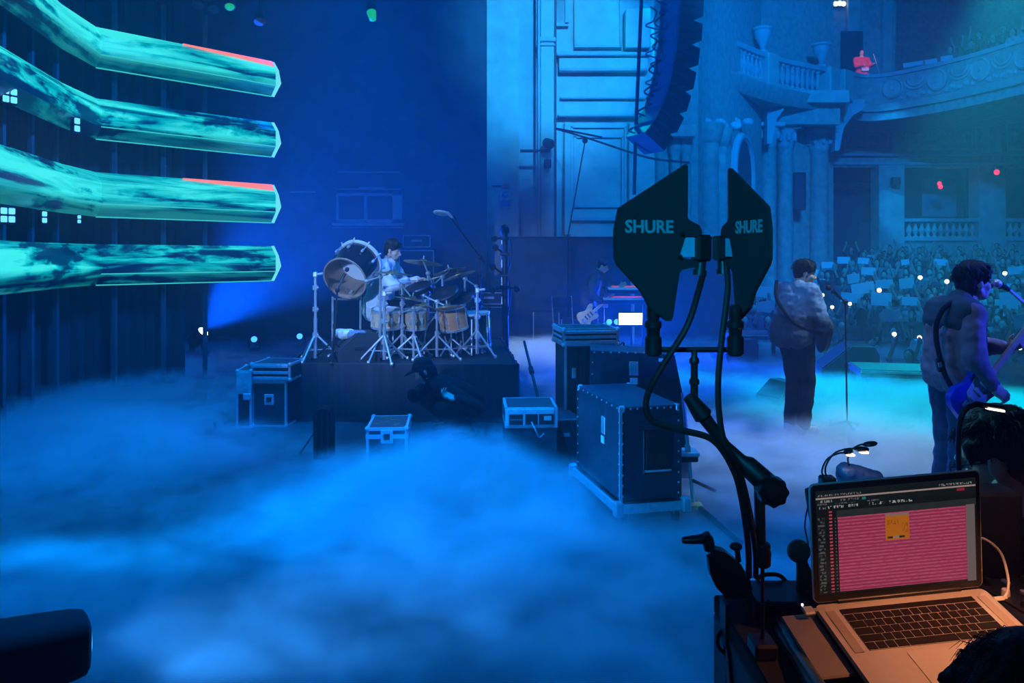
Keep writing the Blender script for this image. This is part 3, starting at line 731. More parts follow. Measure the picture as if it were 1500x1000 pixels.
# ---- drum riser with black skirt
rp = [V(-2.38, 8.36), V(.05, 8.26), V(-.15, 10.9), V(-2.6, 10.95)]
t = thing('drum_riser', 'low drum riser platform draped in black cloth', 'platform', (-1.3, 9.5, 0))
mb = MB(); vs_ = [V(p.x, p.y, .50) for p in rp]+[V(p.x, p.y, .60) for p in rp]
mb._add(vs_, [(3, 2, 1, 0), (4, 5, 6, 7), (0, 1, 5, 4), (1, 2, 6, 5), (2, 3, 7, 6), (3, 0, 4, 7)]); mb.build('deck', M['black_matte'], t, world=True)
mb = MB(); ring = []
for a, b in zip(rp, rp[1:]+rp[:1]):
    d = (b-a); n_ = int(d.length/.07); nr = Vector((d.y, -d.x)).normalized()
    for k in range(n_): ring.append((a.lerp(b, k/n_), nr, k))
for p, nr, k in ring:
    w_ = .010*math.sin(k*1.7)+.006*math.sin(k*.6); mb.v += [(p.x+nr.x*(.03+w_*2.5), p.y+nr.y*(.03+w_*2.5), .01), (p.x+nr.x*(.02+w_), p.y+nr.y*(.02+w_), .605)]
n_ = len(ring)
for k in range(n_):
    l = (k+1) % n_; mb.f.append([2*k, 2*l, 2*l+1, 2*k+1]); mb.m.append(0)
mb.build('skirt', M['drape'], t, world=True, smooth=60)
MB().tube([V(p.x, p.y, .605) for p in rp], .012, 6, closed=True).build('deck_edge', M['black'], t, world=True)

# ---- drum hardware
def tripod(mb, b, h0, spread, r=.011, rot=0):
    for k in range(3):
        a = R_(rot+120*k); e = b+V(spread*math.cos(a), spread*math.sin(a), .012); mb.tube([b+V(0, 0, h0), e], r, 6)
        mb.tube([b+V(0, 0, h0*.35), (b+V(0, 0, h0)).lerp(e, .6)], r*.6, 5)
def legs_part(t, b, h0, spread, r, rot, m):
    for k in range(3):
        a = R_(rot+120*k); e = b+V(spread*math.cos(a), spread*math.sin(a), .012)
        g_ = MB(); g_.tube([b+V(0, 0, h0), e], r, 6); g_.tube([b+V(0, 0, h0*.4), (b+V(0, 0, h0)).lerp(e, .6)], r*.6, 5); g_.cap(e, e+V(0, 0, .01), r*1.6, r*1.6, 6)
        g_.build('leg', m, t, world=True)
def stand_pole(t, b, top, r, m, collars=(.45, .75)):
    g_ = MB(); g_.tube([b+V(0, 0, .03), b.lerp(top, .5)], r*1.25, 8); g_.tube([b.lerp(top, .5), top], r, 8); g_.build('pole', m, t, world=True)
    for c_ in collars:
        p = b.lerp(top, c_); g_ = MB(); g_.cyl(p-V(0, 0, .025), p+V(0, 0, .025), r*2, 8); g_.cap(p, p+V(.035, -.02, 0), r*.8, r*.6, 6); g_.build('collar', m, t, world=True)
def cymbal_stand(label, bpx, Y, top, cpx, tilt, rad, rot=20, zb=RZT, group=None):
    """bpx: pixel column of the pole, top: pixel row of the tilter joint, cpx: pixel of cymbal centre"""
    b = V(xpix(bpx, Y), Y, zb); tp_ = V(b.x, Y, zpix(top, Y)); t = thing('cymbal_stand', label, 'cymbal', b, 0, group)
    stand_pole(t, b, tp_, .013, M['chrome']); legs_part(t, b, .28, .30, .011, rot, M['chrome'])
    c = P(cpx[0], cpx[1], Y-.05); bm_ = MB(); d = (c-tp_).normalized(); bm_.tube([tp_-d*.18, c], .009, 6); bm_.ell(tp_, .03, seg=8, rings=6); bm_.ell(tp_-d*.18, .022, seg=8, rings=6); bm_.build('boom', M['chrome'], t, world=True)
    R = RY(tilt[0]) @ RX(tilt[1])
    cy = MB().lathe([(.012, .03), (.03, .026), (.05, .008), (rad*.6, -.002), (rad, -.016), (rad, -.018), (rad*.6, -.005), (.05, .004), (.012, .02)], c, 28, R, caps=False)
    cy_ = cy.build('cymbal', M['brass'], t, world=True, smooth=60)
    MB().cyl(c, c+R @ V(0, 0, .07), .008, 8).build('wing_nut', M['chrome'], cy_, world=True)
    return t
def drum(name, label, c, axis, rad, depth, m, lugs=8, head_m=None, group=None, floor_legs=0, zb=RZT):
    t = thing(name, label, 'drum', V(c.x, c.y, zb), 0, group); R = frame_z(axis); a = Vector(axis).normalized()
    MB().lathe([(rad, -depth/2), (rad, depth/2)], c, 28, R).build('shell', m, t, world=True, smooth=60)
    for s_ in (-1, 1):
        e = c+a*depth/2*s_
        MB().lathe([(rad*1.0, -.012), (rad*1.045, -.012), (rad*1.05, .014), (rad*1.0, .016)], e, 28, R, caps=False).build('hoop', M['chrome'], t, world=True, smooth=40)
        MB().lathe([(rad*1.0, 0), (rad*.99, .006*s_), (0, .007*s_)], e, 28, R, caps=False).build('drum_head', head_m or M['head'], t, world=True, smooth=60)
    for k in range(lugs):
        an = 2*math.pi*k/lugs+.2; o_ = R @ V(math.cos(an)*rad*1.03, math.sin(an)*rad*1.03, 0)
        g_ = MB(); g_.tube([c+o_-a*depth*.5, c+o_+a*depth*.5], .005, 5); g_.box(c+o_, (.022, .022, min(.07, depth*.4)), R, bev=.006); g_.build('lug', M['chrome'], t, world=True)
    for k in range(floor_legs):
        an = 2*math.pi*k/floor_legs+.5; x, y = math.cos(an)*(rad+.03), math.sin(an)*(rad+.03)
        MB().tube([V(c.x+x, c.y+y, c.z+depth*.35), V(c.x+x, c.y+y, zb+.08), V(c.x+x*1.12, c.y+y*1.12, zb+.005)], .009, 6).build('leg', M['chrome'], t, world=True)
    return t
# gong drum: open tube tilted down, white head at its far end
ax = V(.22, .84, .44).normalized(); c0 = P(505, 408, 9.0); Rg = frame_z(ax); rg = .262; dl = .42
t = thing('gong_drum', 'large tilted black gong drum open end down, on a stand beside the drummer', 'drum', V(c0.x+.1, c0.y+.15, RZT))
MB().lathe([(rg, 0), (rg, dl)], c0, 40, Rg, caps=False).build('shell', M['drum_black'], t, world=True, smooth=60)
MB().lathe([(rg-.012, 0), (rg-.012, dl)], c0, 40, Rg, caps=False).build('shell_lining', M['wood_in'], t, world=True, smooth=60)
MB().lathe([(rg-.013, -.004), (rg+.004, -.004), (rg+.004, .006), (rg-.013, .006)], c0, 40, Rg, caps=False).build('bearing_edge', M['wood_in'], t, world=True)
MB().lathe([(rg-.004, dl-.004), (0, dl-.002), (0, dl+.004), (rg, dl+.004)], c0, 40, Rg, caps=False).build('drum_head', M['head'], t, world=True, smooth=60)
MB().lathe([(rg, dl-.02), (rg+.022, dl-.022), (rg+.024, dl+.016), (rg, dl+.02)], c0, 40, Rg, caps=False).build('hoop', M['head'], t, world=True, smooth=40)
for k in range(10):
    an = 2*math.pi*k/10+.3; o_ = Rg @ V(math.cos(an)*(rg+.018), math.sin(an)*(rg+.018), 0)
    g_ = MB(); g_.tube([c0+o_+ax*dl*.62, c0+o_+ax*dl], .006, 6); g_.box(c0+o_+ax*dl*.62, (.03, .03, .06), Rg, bev=.008); g_.cap(c0+o_+ax*dl, c0+o_*1.08+ax*(dl+.02), .012, .012, 6); g_.build('lug', M['chrome'], t, world=True)
bx = P(487, 438, 9.15); bx2 = P(528, 438, 9.3)
g_ = MB(); g_.tube([bx, bx2], .014, 8); g_.tube([bx.lerp(bx2, .5), c0+ax*.2-Rg @ V(0, rg, 0)*.0+V(0, 0, -rg*.9)], .014, 8); g_.build('cradle', M['chrome'], t, world=True)
for p in (bx, bx2):
    g_ = MB(); g_.tube([p+V(0, 0, .03), V(p.x, p.y, RZT+.01)], .013, 8); g_.tube([V(p.x, p.y-.2, RZT+.015), V(p.x, p.y+.2, RZT+.015)], .013, 8); g_.build('leg', M['chrome'], t, world=True)
# drums of the kit
drum('snare_drum', 'maple snare drum with bright chrome hoops beside the drummer\'s knee', P(566, 466, 8.85), (0.05, -.12, 1), .165, .19, M['wood'], 10)
drum('tom_drum', 'small maple tom catching a bright glint in the middle of the kit', P(608, 467, 8.95), (0.0, -.15, 1), .135, .20, M['wood'], 6)
drum('tom_drum', 'amber tom in the cymbal stands near the light pole', P(664, 464, 9.1), (-.15, -.2, 1), .165, .26, M['wood_or'], 8)
drum('floor_tom', 'black floor tom on three chrome legs at the end of the kit', P(693, 482, 9.3), (-.05, -.05, 1), .20, .38, M['drum_black'], 8, None, None, 3)
drum('floor_tom', 'black floor tom standing behind the maple snare', P(592, 492, 9.4), (0, -.05, 1), .19, .34, M['drum_black'], 8, None, None, 3)
drum('bass_drum', 'black bass drum lying on its side under the toms', P(640, 492, 9.35), (.55, -.8, 0.02), .27, .40, M['drum_black'], 10, M['black_plastic'])
for px_, py_, Y_, ax_, lb in ((652, 431, 9.0, (-.35, -.5, 1), 'round black drum pad tilted to the drummer over the amber tom'), (612, 423, 9.05, (-.3, -.3, 1), 'round black drum pad hanging over the maple tom'),
                         (676, 440, 9.2, (-.4, -.5, 1), 'round black drum pad beside the outermost cymbal stand')):
    c = P(px_, py_, Y_); t = thing('drum_pad', lb, 'drum', V(c.x, c.y, RZT)); R = frame_z(V(*ax_))
    MB().lathe([(.10, -.05), (.165, -.03), (.17, .02), (.155, .035)], c, 24, R).build('rim', M['black_plastic'], t, world=True); MB().lathe([(.15, .03), (.0, .04)], c, 24, R, caps=False).build('pad', M['rubber'], t, world=True)
    g_ = MB(); b_ = V(c.x+.06, c.y+.12, RZT); g_.tube([c, V(b_.x, b_.y, c.z-.15), b_], .011, 6); tripod(g_, b_, .2, .22); g_.build('stand', M['chrome'], t, world=True)
# drum throne
t = thing('drum_throne', 'round black drum stool under the drummer in white', 'stool', (-1.63, 9.7, RZT))
MB().lathe([(.15, .36), (.17, .38), (.17, .44), (.15, .46), (0, .462)], (0, 0, 0), 20).build('seat', M['rubber'], t)
MB().cyl((0, 0, .12), (0, 0, .37), .02, 10).build('column', M['chrome'], t)
for k in range(3):
    a = R_(30+120*k); MB().tube([(0, 0, .25), (.26*math.cos(a), .26*math.sin(a), .012)], .012, 6).build('leg', M['chrome'], t)
# cymbals
CY = [('thin bronze cymbal topmost in the kit, level, over a short boom', 627, 9.15, 400, (620, 383), (6, -8), .23),
      ('bronze cymbal tilted to the drummer beside the topmost cymbal', 648, 9.25, 405, (658, 396), (-14, -8), .20),
      ('bronze crash cymbal on a tall chrome stand over the snare drum', 589, 8.8, 418, (604, 437), (10, -6), .20),
      ('bronze cymbal at the outer end of the kit beside the light pole', 681, 9.3, 408, (672, 402), (-18, -6), .20),
      ('small bronze splash cymbal low between the toms', 606, 8.7, 452, (622, 447), (8, -10), .12),
      ('bronze ride cymbal low over the amber tom', 640, 8.75, 442, (655, 449), (-8, -8), .19),
      ('bronze crash cymbal beside the gong drum at the height of its rim', 557, 8.65, 405, (575, 399), (4, -3), .22)]
for k, a in enumerate(CY): cymbal_stand(a[0], a[1], a[2], a[3], a[4], a[5], a[6], 15+40*k)
# empty clamp stands
for lb, px_, Y_, tp_, bt in (('chrome drum stand with an empty clamp at the corner of the riser', 462, 8.62, 402, 15), ('double chrome stand without a cymbal before the snare drum', 563, 8.5, 430, 55), ('chrome stand with an empty clamp at the edge of the riser by the light pole', 699, 9.0, 425, 80)):
    b = V(xpix(px_, Y_), Y_, RZT); t = thing('hardware_stand', lb, 'stand', b); tt = V(b.x, Y_, zpix(tp_, Y_))
    stand_pole(t, b, tt, .016, M['chrome'], (.3, .6, .85)); legs_part(t, b, .30, .28, .012, bt, M['chrome'])
    g_ = MB(); g_.box(tt, (.05, .05, .06), bev=.01); g_.cap(tt, tt+V(.08, -.02, .01), .012, .016, 8); g_.build('clamp', M['chrome'], t, world=True)
# microphones
def mic_stand(label, b, top, mic_a, mic_b, m=None, rot=10, h0=.22, spread=.26, mr_=.022, boom_r=.009, pole_r=.011):
    m = m or M['black']; t = thing('microphone_stand', label, 'microphone stand', b)
    stand_pole(t, b, top, pole_r, m, (.5,)); legs_part(t, b, h0, spread, .010, rot, m)
    d = (mic_b-mic_a).normalized(); g_ = MB(); g_.tube([top-(mic_b-top).normalized()*.12 if (mic_b-top).length > .3 else top, mic_b], boom_r, 6); g_.ell(top, .028, seg=8, rings=6); g_.build('boom', m, t, world=True)
    mc = MB(); mc.tube([mic_b, mic_b.lerp(mic_a, .55), mic_b.lerp(mic_a, .6)], [mr_*.55, mr_*.85, mr_], 10); mc = mc.build('microphone', M['black_plastic'], t, world=True)
    MB().ell(mic_a-d*mr_*-.6, (mr_*1.15, mr_*1.15, mr_*1.3), frame_z(d), 10, 8).build('microphone_grille', M['grille'] if m is M['black'] else M['alu'], mc, world=True)
    return t
mic_stand('black microphone stand pointing its microphone into the gong drum', V(xpix(487, 8.55), 8.55, RZT), P(494, 425, 8.6), P(509, 393, 8.7), P(499, 413, 8.65), rot=40)
b = V(xpix(703, 9.6), 9.6, RZT); t = thing('overhead_microphone', 'tall black boom stand with a flat pale microphone hanging over the kit', 'microphone stand', b)
tt = P(703, 377, 9.6); stand_pole(t, b, tt, .014, M['black'], (.5, .8)); legs_part(t, b, .25, .22, .011, 60, M['black'])
hd = P(646, 312, 9.2); g_ = MB(); g_.tube([tt+(tt-hd)*.12, P(660, 318, 9.3)], .010, 6); g_.ell(tt, .03, seg=8, rings=6); g_.tube(smooth_path([P(672, 330, 9.3), P(668, 322, 9.35), P(664, 316, 9.3), P(655, 314, 9.2)], 4), .006, 6); g_.build('boom', M['black'], t, world=True)
MB().lathe([(.02, -.02), (.085, -.012), (.095, 0), (.085, .014), (.02, .022)], hd, 20, RY(6) @ RX(-12)).build('microphone', M['alu'], t, world=True)
MB().cap(hd+V(.08, 0, 0), P(662, 318, 9.25), .02, .016, 8).build('microphone_body', M['alu'], t, world=True)
# wedge on the riser with towels, small extras
def wedge(label, loc, rz, s=1.0, m=None, group=None):
    t = thing('monitor_wedge', label, 'speaker', loc, rz, group); m = m or M['tolex']
    poly = [(-.26, 0), (.24, 0), (.26, .10), (-.02, .34), (-.22, .34), (-.26, .26)]
    MB().prism([(a*s, b_*s) for a, b_ in poly], .58*s, (0, 0, 0), RX(90)).build('cabinet', m, t, smooth=20)
    a = V(.26, 0, .10)*s; b_ = V(-.02, 0, .34)*s; nrm = V(.24, 0, .28).normalized(); c = (a+b_)/2+nrm*.006
    R = Matrix(((b_-a).normalized(), V(0, 1, 0), (b_-a).normalized().cross(V(0, 1, 0)))).transposed()
    MB().box(c, ((b_-a).length*.9, .52*s, .016), R, bev=.004).build('grille', M['grille'], t)
    for sg in (-1, 1): MB().box(V(-.02*s, sg*.291*s, .17*s), (.14*s, .012, .05*s), bev=.004).build('handle', M['black_plastic'], t)
    return t
wedge('black wedge speaker on the corner of the drum riser under the towels', (xpix(520, 8.75), 8.75, RZT), 200, .9)
for k, (px_, py_, m_, lb) in enumerate(((506, 489, 'white_cloth', 'rolled white towel on the black wedge by the gong drum'), (524, 491, 'denim', 'rolled pale blue towel beside the white towel on the wedge'))):
    p = P(px_, py_, 8.72); tb = MB(); tb.cap(p-V(.06, .02, -.01), p+V(.06, .02, .0), .06, .055); tb.cap(p-V(.04, -.03, .03), p+V(.07, -.03, .02), .045, .04)
    o_ = blob(tb, .014, 3, 'towel'); wrinkle(o_, .008, 20, k); o_.materials.clear(); o_.materials.append(M[m_]); tag(link('towel', o_), lb, 'towel')

# ---- tall light pole beside the riser, with clamps and arms
b = V(xpix(741, 11.5), 11.5, 0); t = thing('light_pole', 'thick black pole stand with clamps and small lamps beside the drum riser', 'stand', b)
MB().tube([b+V(0, 0, .02), P(739, 340, 11.5)], .05, 12).build('pole', M['black'], t, world=True)
MB().lathe([(.07, 0), (.075, .05), (.06, .10), (.02, .13)], P(739, 342, 11.5), 12).build('cap', M['black'], t, world=True)
MB().lathe([(.34, 0), (.34, .03), (.08, .06)], b, 20).build('base', M['black'], t, world=True)
for y0, x1, y1 in ((349, 724, 349), (372, 726, 362), (403, 722, 390), (421, 757, 422), (420, 722, 424)):
    a = P(739, y0, 11.45); e = P(x1, y1, 11.4); g_ = MB(); g_.tube([a, e], .014, 8); g_.box(a, (.13, .13, .05), bev=.01); g_.build('arm', M['black'], t, world=True)
    MB().lathe([(.03, -.05), (.05, 0), (.045, .05)], e, 10, frame_z(V(0, -1, -.3))).build('small_lamp', M['black_plastic'], t, world=True)
MB().tube(smooth_path([P(747, 350, 11.42), P(750, 375, 11.4), P(744, 400, 11.4), P(748, 430, 11.42), P(742, 470, 11.42)], 6), .012, 6).build('cable', M['rubber'], t, world=True)
for y_ in (352, 386, 412, 440): MB().box(P(735, y_, 11.43), (.02, .02, .12), bev=.004).build('tape_tab', M['alu'], t, world=True)

# ---- amplifier stacks against the far wall
def cab4(loc, rz, label, w_=.74, d_=.36, h_=.74, group=None):
    t = thing('speaker_cabinet', label, 'speaker', loc, rz, group)
    MB().box((0, 0, h_/2), (w_, d_, h_), bev=.02).build('cabinet', M['tolex'], t); MB().box((0, -d_/2-.004, h_/2), (w_*.9, .016, h_*.88), bev=.004).build('grille', M['grille'], t)
    pp = MB()
    for a, b_ in (((-1, 1), (1, 1)), ((-1, -1), (1, -1)), ((-1, -1), (-1, 1)), ((1, -1), (1, 1))):
        pp.tube([V(a[0]*w_*.46, -d_/2-.014, h_/2+a[1]*h_*.45), V(b_[0]*w_*.46, -d_/2-.014, h_/2+b_[1]*h_*.45)], .009, 6)
    pp.build('piping', M['plaster'], t); return t
def amp_head(loc, rz, label, w_=.66, d_=.28, h_=.26):
    t = thing('amplifier_head', label, 'amplifier', loc, rz)
    MB().box((0, 0, h_/2), (w_, d_, h_), bev=.02).build('cabinet', M['tolex'], t); MB().box((0, -d_/2-.004, h_*.5), (w_*.9, .014, h_*.78), bev=.004).build('front_panel', M['grille'], t)
    pp = MB()
    for a, b_ in (((-1, 1), (1, 1)), ((-1, -1), (1, -1)), ((-1, -1), (-1, 1)), ((1, -1), (1, 1))):
        pp.tube([V(a[0]*w_*.46, -d_/2-.012, h_/2+a[1]*h_*.42), V(b_[0]*w_*.46, -d_/2-.012, h_/2+b_[1]*h_*.42)], .010, 6)
    pp.build('piping', M['plaster'], t); MB().box((0, -d_/2-.014, h_*.55), (.20, .008, .045)).build('name_plate', M['plaster'], t)
    for k in range(6): MB().cyl((-.2+k*.08, -d_/2-.01, h_*.25), (-.2+k*.08, -d_/2-.03, h_*.25), .012, 8).build('knob', M['black_plastic'], t)
    return t
xa = xpix(610, 15.6)
cab4((xa, 15.8, 0), 0, 'lower black speaker cabinet of the stack behind the drummer', h_=.93); cab4((xa, 15.8, .93), 0, 'upper black speaker cabinet of the stack behind the drummer', h_=.98)
amp_head((xa, 15.78, 1.91), 0, 'pale edged amplifier head on the stack behind the drummer', .58, h_=.27)
xb = xpix(716, 15.2)
cab4((xb, 15.4, 0), 0, 'single black speaker cabinet on the floor behind the light pole', h_=.80); amp_head((xb, 15.38, .80), 0, 'amplifier head on the single cabinet behind the light pole', .6)

# ---- keyboards of the far player
def keyboard(loc, rz, tilt, label, w_=.85):
    t = thing('keyboard', label, 'keyboard', loc, rz); R = RX(tilt)
    MB().box((0, 0, .04), (w_, .26, .07), R, bev=.01).build('case', M['black_plastic'], t)
    n_ = 22
    for k in range(n_): MB().box(R @ V(-w_*.46+w_*.92*(k+.5)/n_, -.06, .042)+V(0, 0, .04), (w_*.92/n_*.9, .13, .012), R).build('key', M['guitar_white'], t)
    MB().box(R @ V(0, .08, .04)+V(0, 0, .04), (w_*.7, .06, .01), R).build('panel', M['key_led'], t)
    return t
M['key_led'] = glow('red_panel_lights', (.9, .12, .2), .5)
ks = thing('keyboard_stand', 'black two tier keyboard stand beside the bass player', 'stand', (2.0, 14.0, 0))
for sx in (-.36, .36):
    MB().tube([(sx, .18, .02), (sx, .05, 1.14)], .02, 8).build('upright', M['black'], ks); MB().tube([(sx, -.24, .03), (sx, .28, .03)], .02, 8).build('foot', M['black'], ks)
    for z_ in (.93, 1.11): MB().tube([(sx, .08, z_), (sx, -.16, z_)], .014, 8).build('arm', M['black'], ks)
MB().tube([(-.36, .12, .5), (.36, .12, .5)], .016, 8).build('crossbar', M['black'], ks)
keyboard((2.0, 13.9, .93), 0, 12, 'black keyboard with white keys on the lower tier of the stand'); keyboard((2.02, 13.95, 1.11), 0, 14, 'smaller keyboard with a red lit panel on the upper tier', .7)
o_ = MB(); o_.lathe([(.2, 0), (.2, .02), (.03, .04)], (2.35, 15.3, 0), 16); o_ = o_.build('base', M['black'], None)
o_.name = 'tube_lamp_base'
t = thing('tube_lamp', 'upright pale blue tube lamp behind the keyboards', 'lamp', (2.35, 15.3, 0)); o_.parent = t; o_.name = 'base'; o_.location = (-2.35, -15.3, 0)
MB().tube([(0, 0, .04), (0, 0, 1.62)], .04, 12).build('tube', M['plaster'], t); MB().lathe([(.06, 1.62), (.06, 1.66), (.0, 1.7)], (0, 0, 0), 12).build('cap', M['alu'], t)
# folding chair outline behind the bass player
t = thing('folding_chair', 'thin metal folding chair standing behind the bass player', 'chair', (xpix(829, 14.6), 14.6, 0), 20)
for sx in (-.2, .2):
    MB().tube([(sx, .22, 0), (sx, .12, .45), (sx, .2, 1.0)], .012, 6).build('leg', M['steel'], t); MB().tube([(sx, -.22, 0), (sx, .1, .46)], .012, 6).build('leg', M['steel'], t)
MB().box((0, -.02, .46), (.4, .38, .03), bev=.01).build('seat', M['black_plastic'], t); MB().box((0, .185, .88), (.4, .02, .2), RX(-8), bev=.008).build('backrest', M['black_plastic'], t)
# strobe panel glaring at the far side
p = P(925, 467, 14.6); t = thing('strobe_lamp', 'glaring blue white strobe panel lamp behind the keyboards', 'lamp', V(p.x, p.y, 0))
MB().box(p, (.50, .10, .27), bev=.015).build('housing', M['black'], t, world=True)
M['strobe'] = glow('strobe_white', (.45, .8, 1.0), 16)
MB().box(p+V(-.02, -.052, 0), (.44, .02, .22), bev=.005).build('panel', M['strobe'], t, world=True)
g_ = MB(); g_.tube([V(p.x, p.y+.02, .02), p+V(0, .02, -.12)], .02, 8); g_.box(V(p.x, p.y+.02, .02), (.4, .3, .03)); g_.build('stand', M['black'], t, world=True)
spot('strobe_beam', p+V(0, -.12, 0), p+V(0, -3, -.15), 3000, (0.0, .05, 1.0), 150, .8, .12)
for px_, lb in ((903, 'small blue lamp next to the strobe panel'), (892, 'tiny blue lamp by the keyboard stand')):
    pp = P(px_, 471, 14.7); t = thing('floor_lamp', lb, 'lamp', V(pp.x, pp.y, 0)); MB().lathe([(.05, -.06), (.07, 0), (.06, .05)], pp, 12, frame_z(V(0, -1, 0))).build('can', M['black'], t, world=True)
    MB().lathe([(.055, 0), (0, .012)], pp+V(0, -.05, 0), 12, frame_z(V(0, -1, 0)), caps=False).build('lens', M['lens_dim'], t, world=True); MB().tube([V(pp.x, pp.y, .02), pp], .015, 6).build('stand', M['black'], t, world=True); MB().box(V(pp.x, pp.y, .01), (.2, .2, .02)).build('base', M['black'], t, world=True)

# ================================================================== flight cases
def flight_case(name, label, loc, rz, w_, d_, h_, m=None, latch=1, handle=True, balls=True, lid=.0, group=None, cat='case', top_only=False):
    """box case with aluminium edge angles, ball corners, latches"""
    t = thing(name, label, cat, loc, rz, group); m = m or M['case']
    MB().box((0, 0, h_/2), (w_, d_, h_), bev=.004).build('body', m, t)
    e = .022
    for sx in (-1, 1):
        for sy in (-1, 1):
            MB().box((sx*(w_/2-e/2+.002), sy*(d_/2-e/2+.002), h_-.075 if top_only else h_/2), (e, e, .15 if top_only else h_+.002)).build('edge_profile', M['alu'], t)
    for z_ in ((h_-.15, h_-e/2) if top_only else (e/2, h_-e/2)):
        for sy in (-1, 1): MB().box((0, sy*(d_/2-e/2+.003), z_), (w_, e, e+.002)).build('edge_profile', M['alu'], t)
        for sx in (-1, 1): MB().box((sx*(w_/2-e/2+.003), 0, z_), (e, d_, e+.002)).build('edge_profile', M['alu'], t)
    if lid:
        z_ = h_-lid
        for sy in (-1, 1): MB().box((0, sy*(d_/2+.002), z_), (w_, .010, .035)).build('lid_band', M['alu'], t)
        for sx in (-1, 1): MB().box((sx*(w_/2+.002), 0, z_), (.010, d_, .035)).build('lid_band', M['alu'], t)
    if balls:
        for sx in (-1, 1):
            for sy in (-1, 1):
                for sz in (0, 1): MB().ell((sx*(w_/2-.008), sy*(d_/2-.008), .012 if sz == 0 else h_-.008), .024, seg=8, rings=6).build('ball_corner', M['steel'], t)
    for k in range(latch):
        x_ = (k-(latch-1)/2)*w_*.5; z_ = h_-lid if lid else h_*.6
        lt = MB().box((x_, -d_/2-.006, z_), (.10, .012, .11), bev=.004).build('latch', M['alu'], t); MB().box((x_, -d_/2-.014, z_), (.05, .012, .05), bev=.003).build('latch_wing', M['black'], lt)
    if handle:
        hh = MB().box((0, -d_/2-.005, h_*.38), (.17, .010, .12), bev=.003).build('handle_dish', M['alu'], t); MB().tube([(-.05, -d_/2-.018, h_*.38), (.05, -d_/2-.018, h_*.38)], .010, 6).build('grip', M['rubber'], hh)
    return t
# stack by the drum riser
Yc = 8.05; xc = xpix(400, Yc)
flight_case('flight_case', 'tall flight case with bright aluminium edges, bottom of the stack left of the riser', (xpix(397, Yc), Yc+.2, 0), -4, .36, .42, .47, M['case2'], 1, False)
t = flight_case('flight_case', 'wide aluminium banded flight case lying on top of the tall one', (xpix(400, Yc), Yc+.2, .475), -4, .41, .46, .175, M['case'], 0, False)
for z_ in (.03, .085, .15): MB().box((0, -.236, z_), (.37, .012, .03), bev=.003).build('aluminium_band', M['alu'], t)
t = flight_case('flight_case', 'narrow flight case with round metal latch beside the tall case', (xpix(360, Yc)-.02, Yc+.14, 0), 6, .15, .40, .585, M['case'], 0, False)
MB().lathe([(.055, 0), (.055, .012), (.03, .016), (.0, .02)], (0, -.205, .42), 16, frame_z(V(0, -1, 0))).build('round_latch', M['steel'], t); MB().box((0, -.205, .46), (.15, .012, .22), bev=.003).build('latch_plate', M['alu'], t); MB().box((.035, -.212, .32), (.085, .02, .07), bev=.01).build('butterfly_catch', M['steel'], t)
# small case with red tape in front of the riser
t = flight_case('flight_case', 'small flight case with red tape marks on its lid standing in fog', (xpix(565, 6.45), 6.65, 0), 4, .33, .50, .35, M['case'], 1, False, lid=.07)
for a in ((-.06, -.05, .16, 35), (.05, .04, .12, -30), (-.02, .12, .10, 10), (.07, -.12, .09, 60), (-.09, .16, .06, -10)):
    MB().box((a[0], a[1], .351), (a[2], .018, .004), RZ(a[3])).build('tape', M['orange_tape'], t)
# folded black stand bag in fog
p = V(xpix(473, 6.8), 6.85, 0); t = thing('stand_bag', 'upright black gear bag with a loose cable in the fog before the riser', 'bag', p)
bb = MB(); bb.prism([(-.075, 0), (.075, 0), (.078, .36), (.055, .42), (.0, .435), (-.055, .42), (-.078, .36)], .16, (0, 0, 0), RX(90)); bb.build('bag_body', M['black_cloth'], t)
for x_ in (-.05, 0, .05): MB().tube([(x_, -.083, .02), (x_, -.084, .40)], .008, 6).build('strap', M['black_plastic'], t)
MB().tube(smooth_path([(-.08, -.02, .22), (-.13, -.04, .14), (-.2, -.05, .04)], 5), .006, 6).build('cable', M['rubber'], t)
# rack with a mixer, open front, with the leaning pole
t = flight_case('mixer_rack', 'low rack case with open silver framed mixer panel half sunk in fog', (xpix(776, 6.35), 6.55, 0), 3, .42, .46, .53, M['case'], 0, False, False, cat='rack', top_only=True)
MB().box((-.005, -.235, .455), (.385, .02, .135), bev=.004).build('panel', M['alu'], t)
for x_, w_ in ((-.125, .11), (0.0, .10), (.12, .12)): MB().box((x_, -.246, .44), (w_, .012, .085), bev=.003).build('module', M['black_plastic'], t)
for k in range(6): MB().cyl((-.165+k*.016, -.25, .44), (-.165+k*.016, -.262, .44), .005, 6).build('knob', M['steel'], t)
MB().box((.13, -.254, .45), (.06, .006, .035)).build('display', M['lamp_d'] if 'lamp_d' in M else M['plaster'], t)
MB().tube(smooth_path([(.0, -.25, .42), (.03, -.30, .36), (.06, -.27, .30), (.10, -.26, .33)], 5), .006, 6).build('cable', M['alu'], t)
t = thing('gear_box', 'black equipment box with loose cables behind the low mixer rack', 'case', (xpix(815, 6.6), 6.75, 0), 12)
MB().box((0, 0, .20), (.34, .5, .40), bev=.012).build('body', M['case'], t); MB().box((.02, -.252, .27), (.07, .01, .03)).build('label_plate', M['alu'], t)
for k in range(3): MB().tube(smooth_path([(-.14+.1*k, -.25, .38), (-.10+.1*k, -.31, .22), (-.05+.1*k, -.29, .06)], 5), .008, 6).build('cable', M['rubber'], t)
a = P(768, 500, 7.6); b = P(790, 590, 6.75); t = thing('leaning_pole', 'thin black boom pole leaning upright behind the mixer rack', 'pole', V(b.x, b.y, 0))
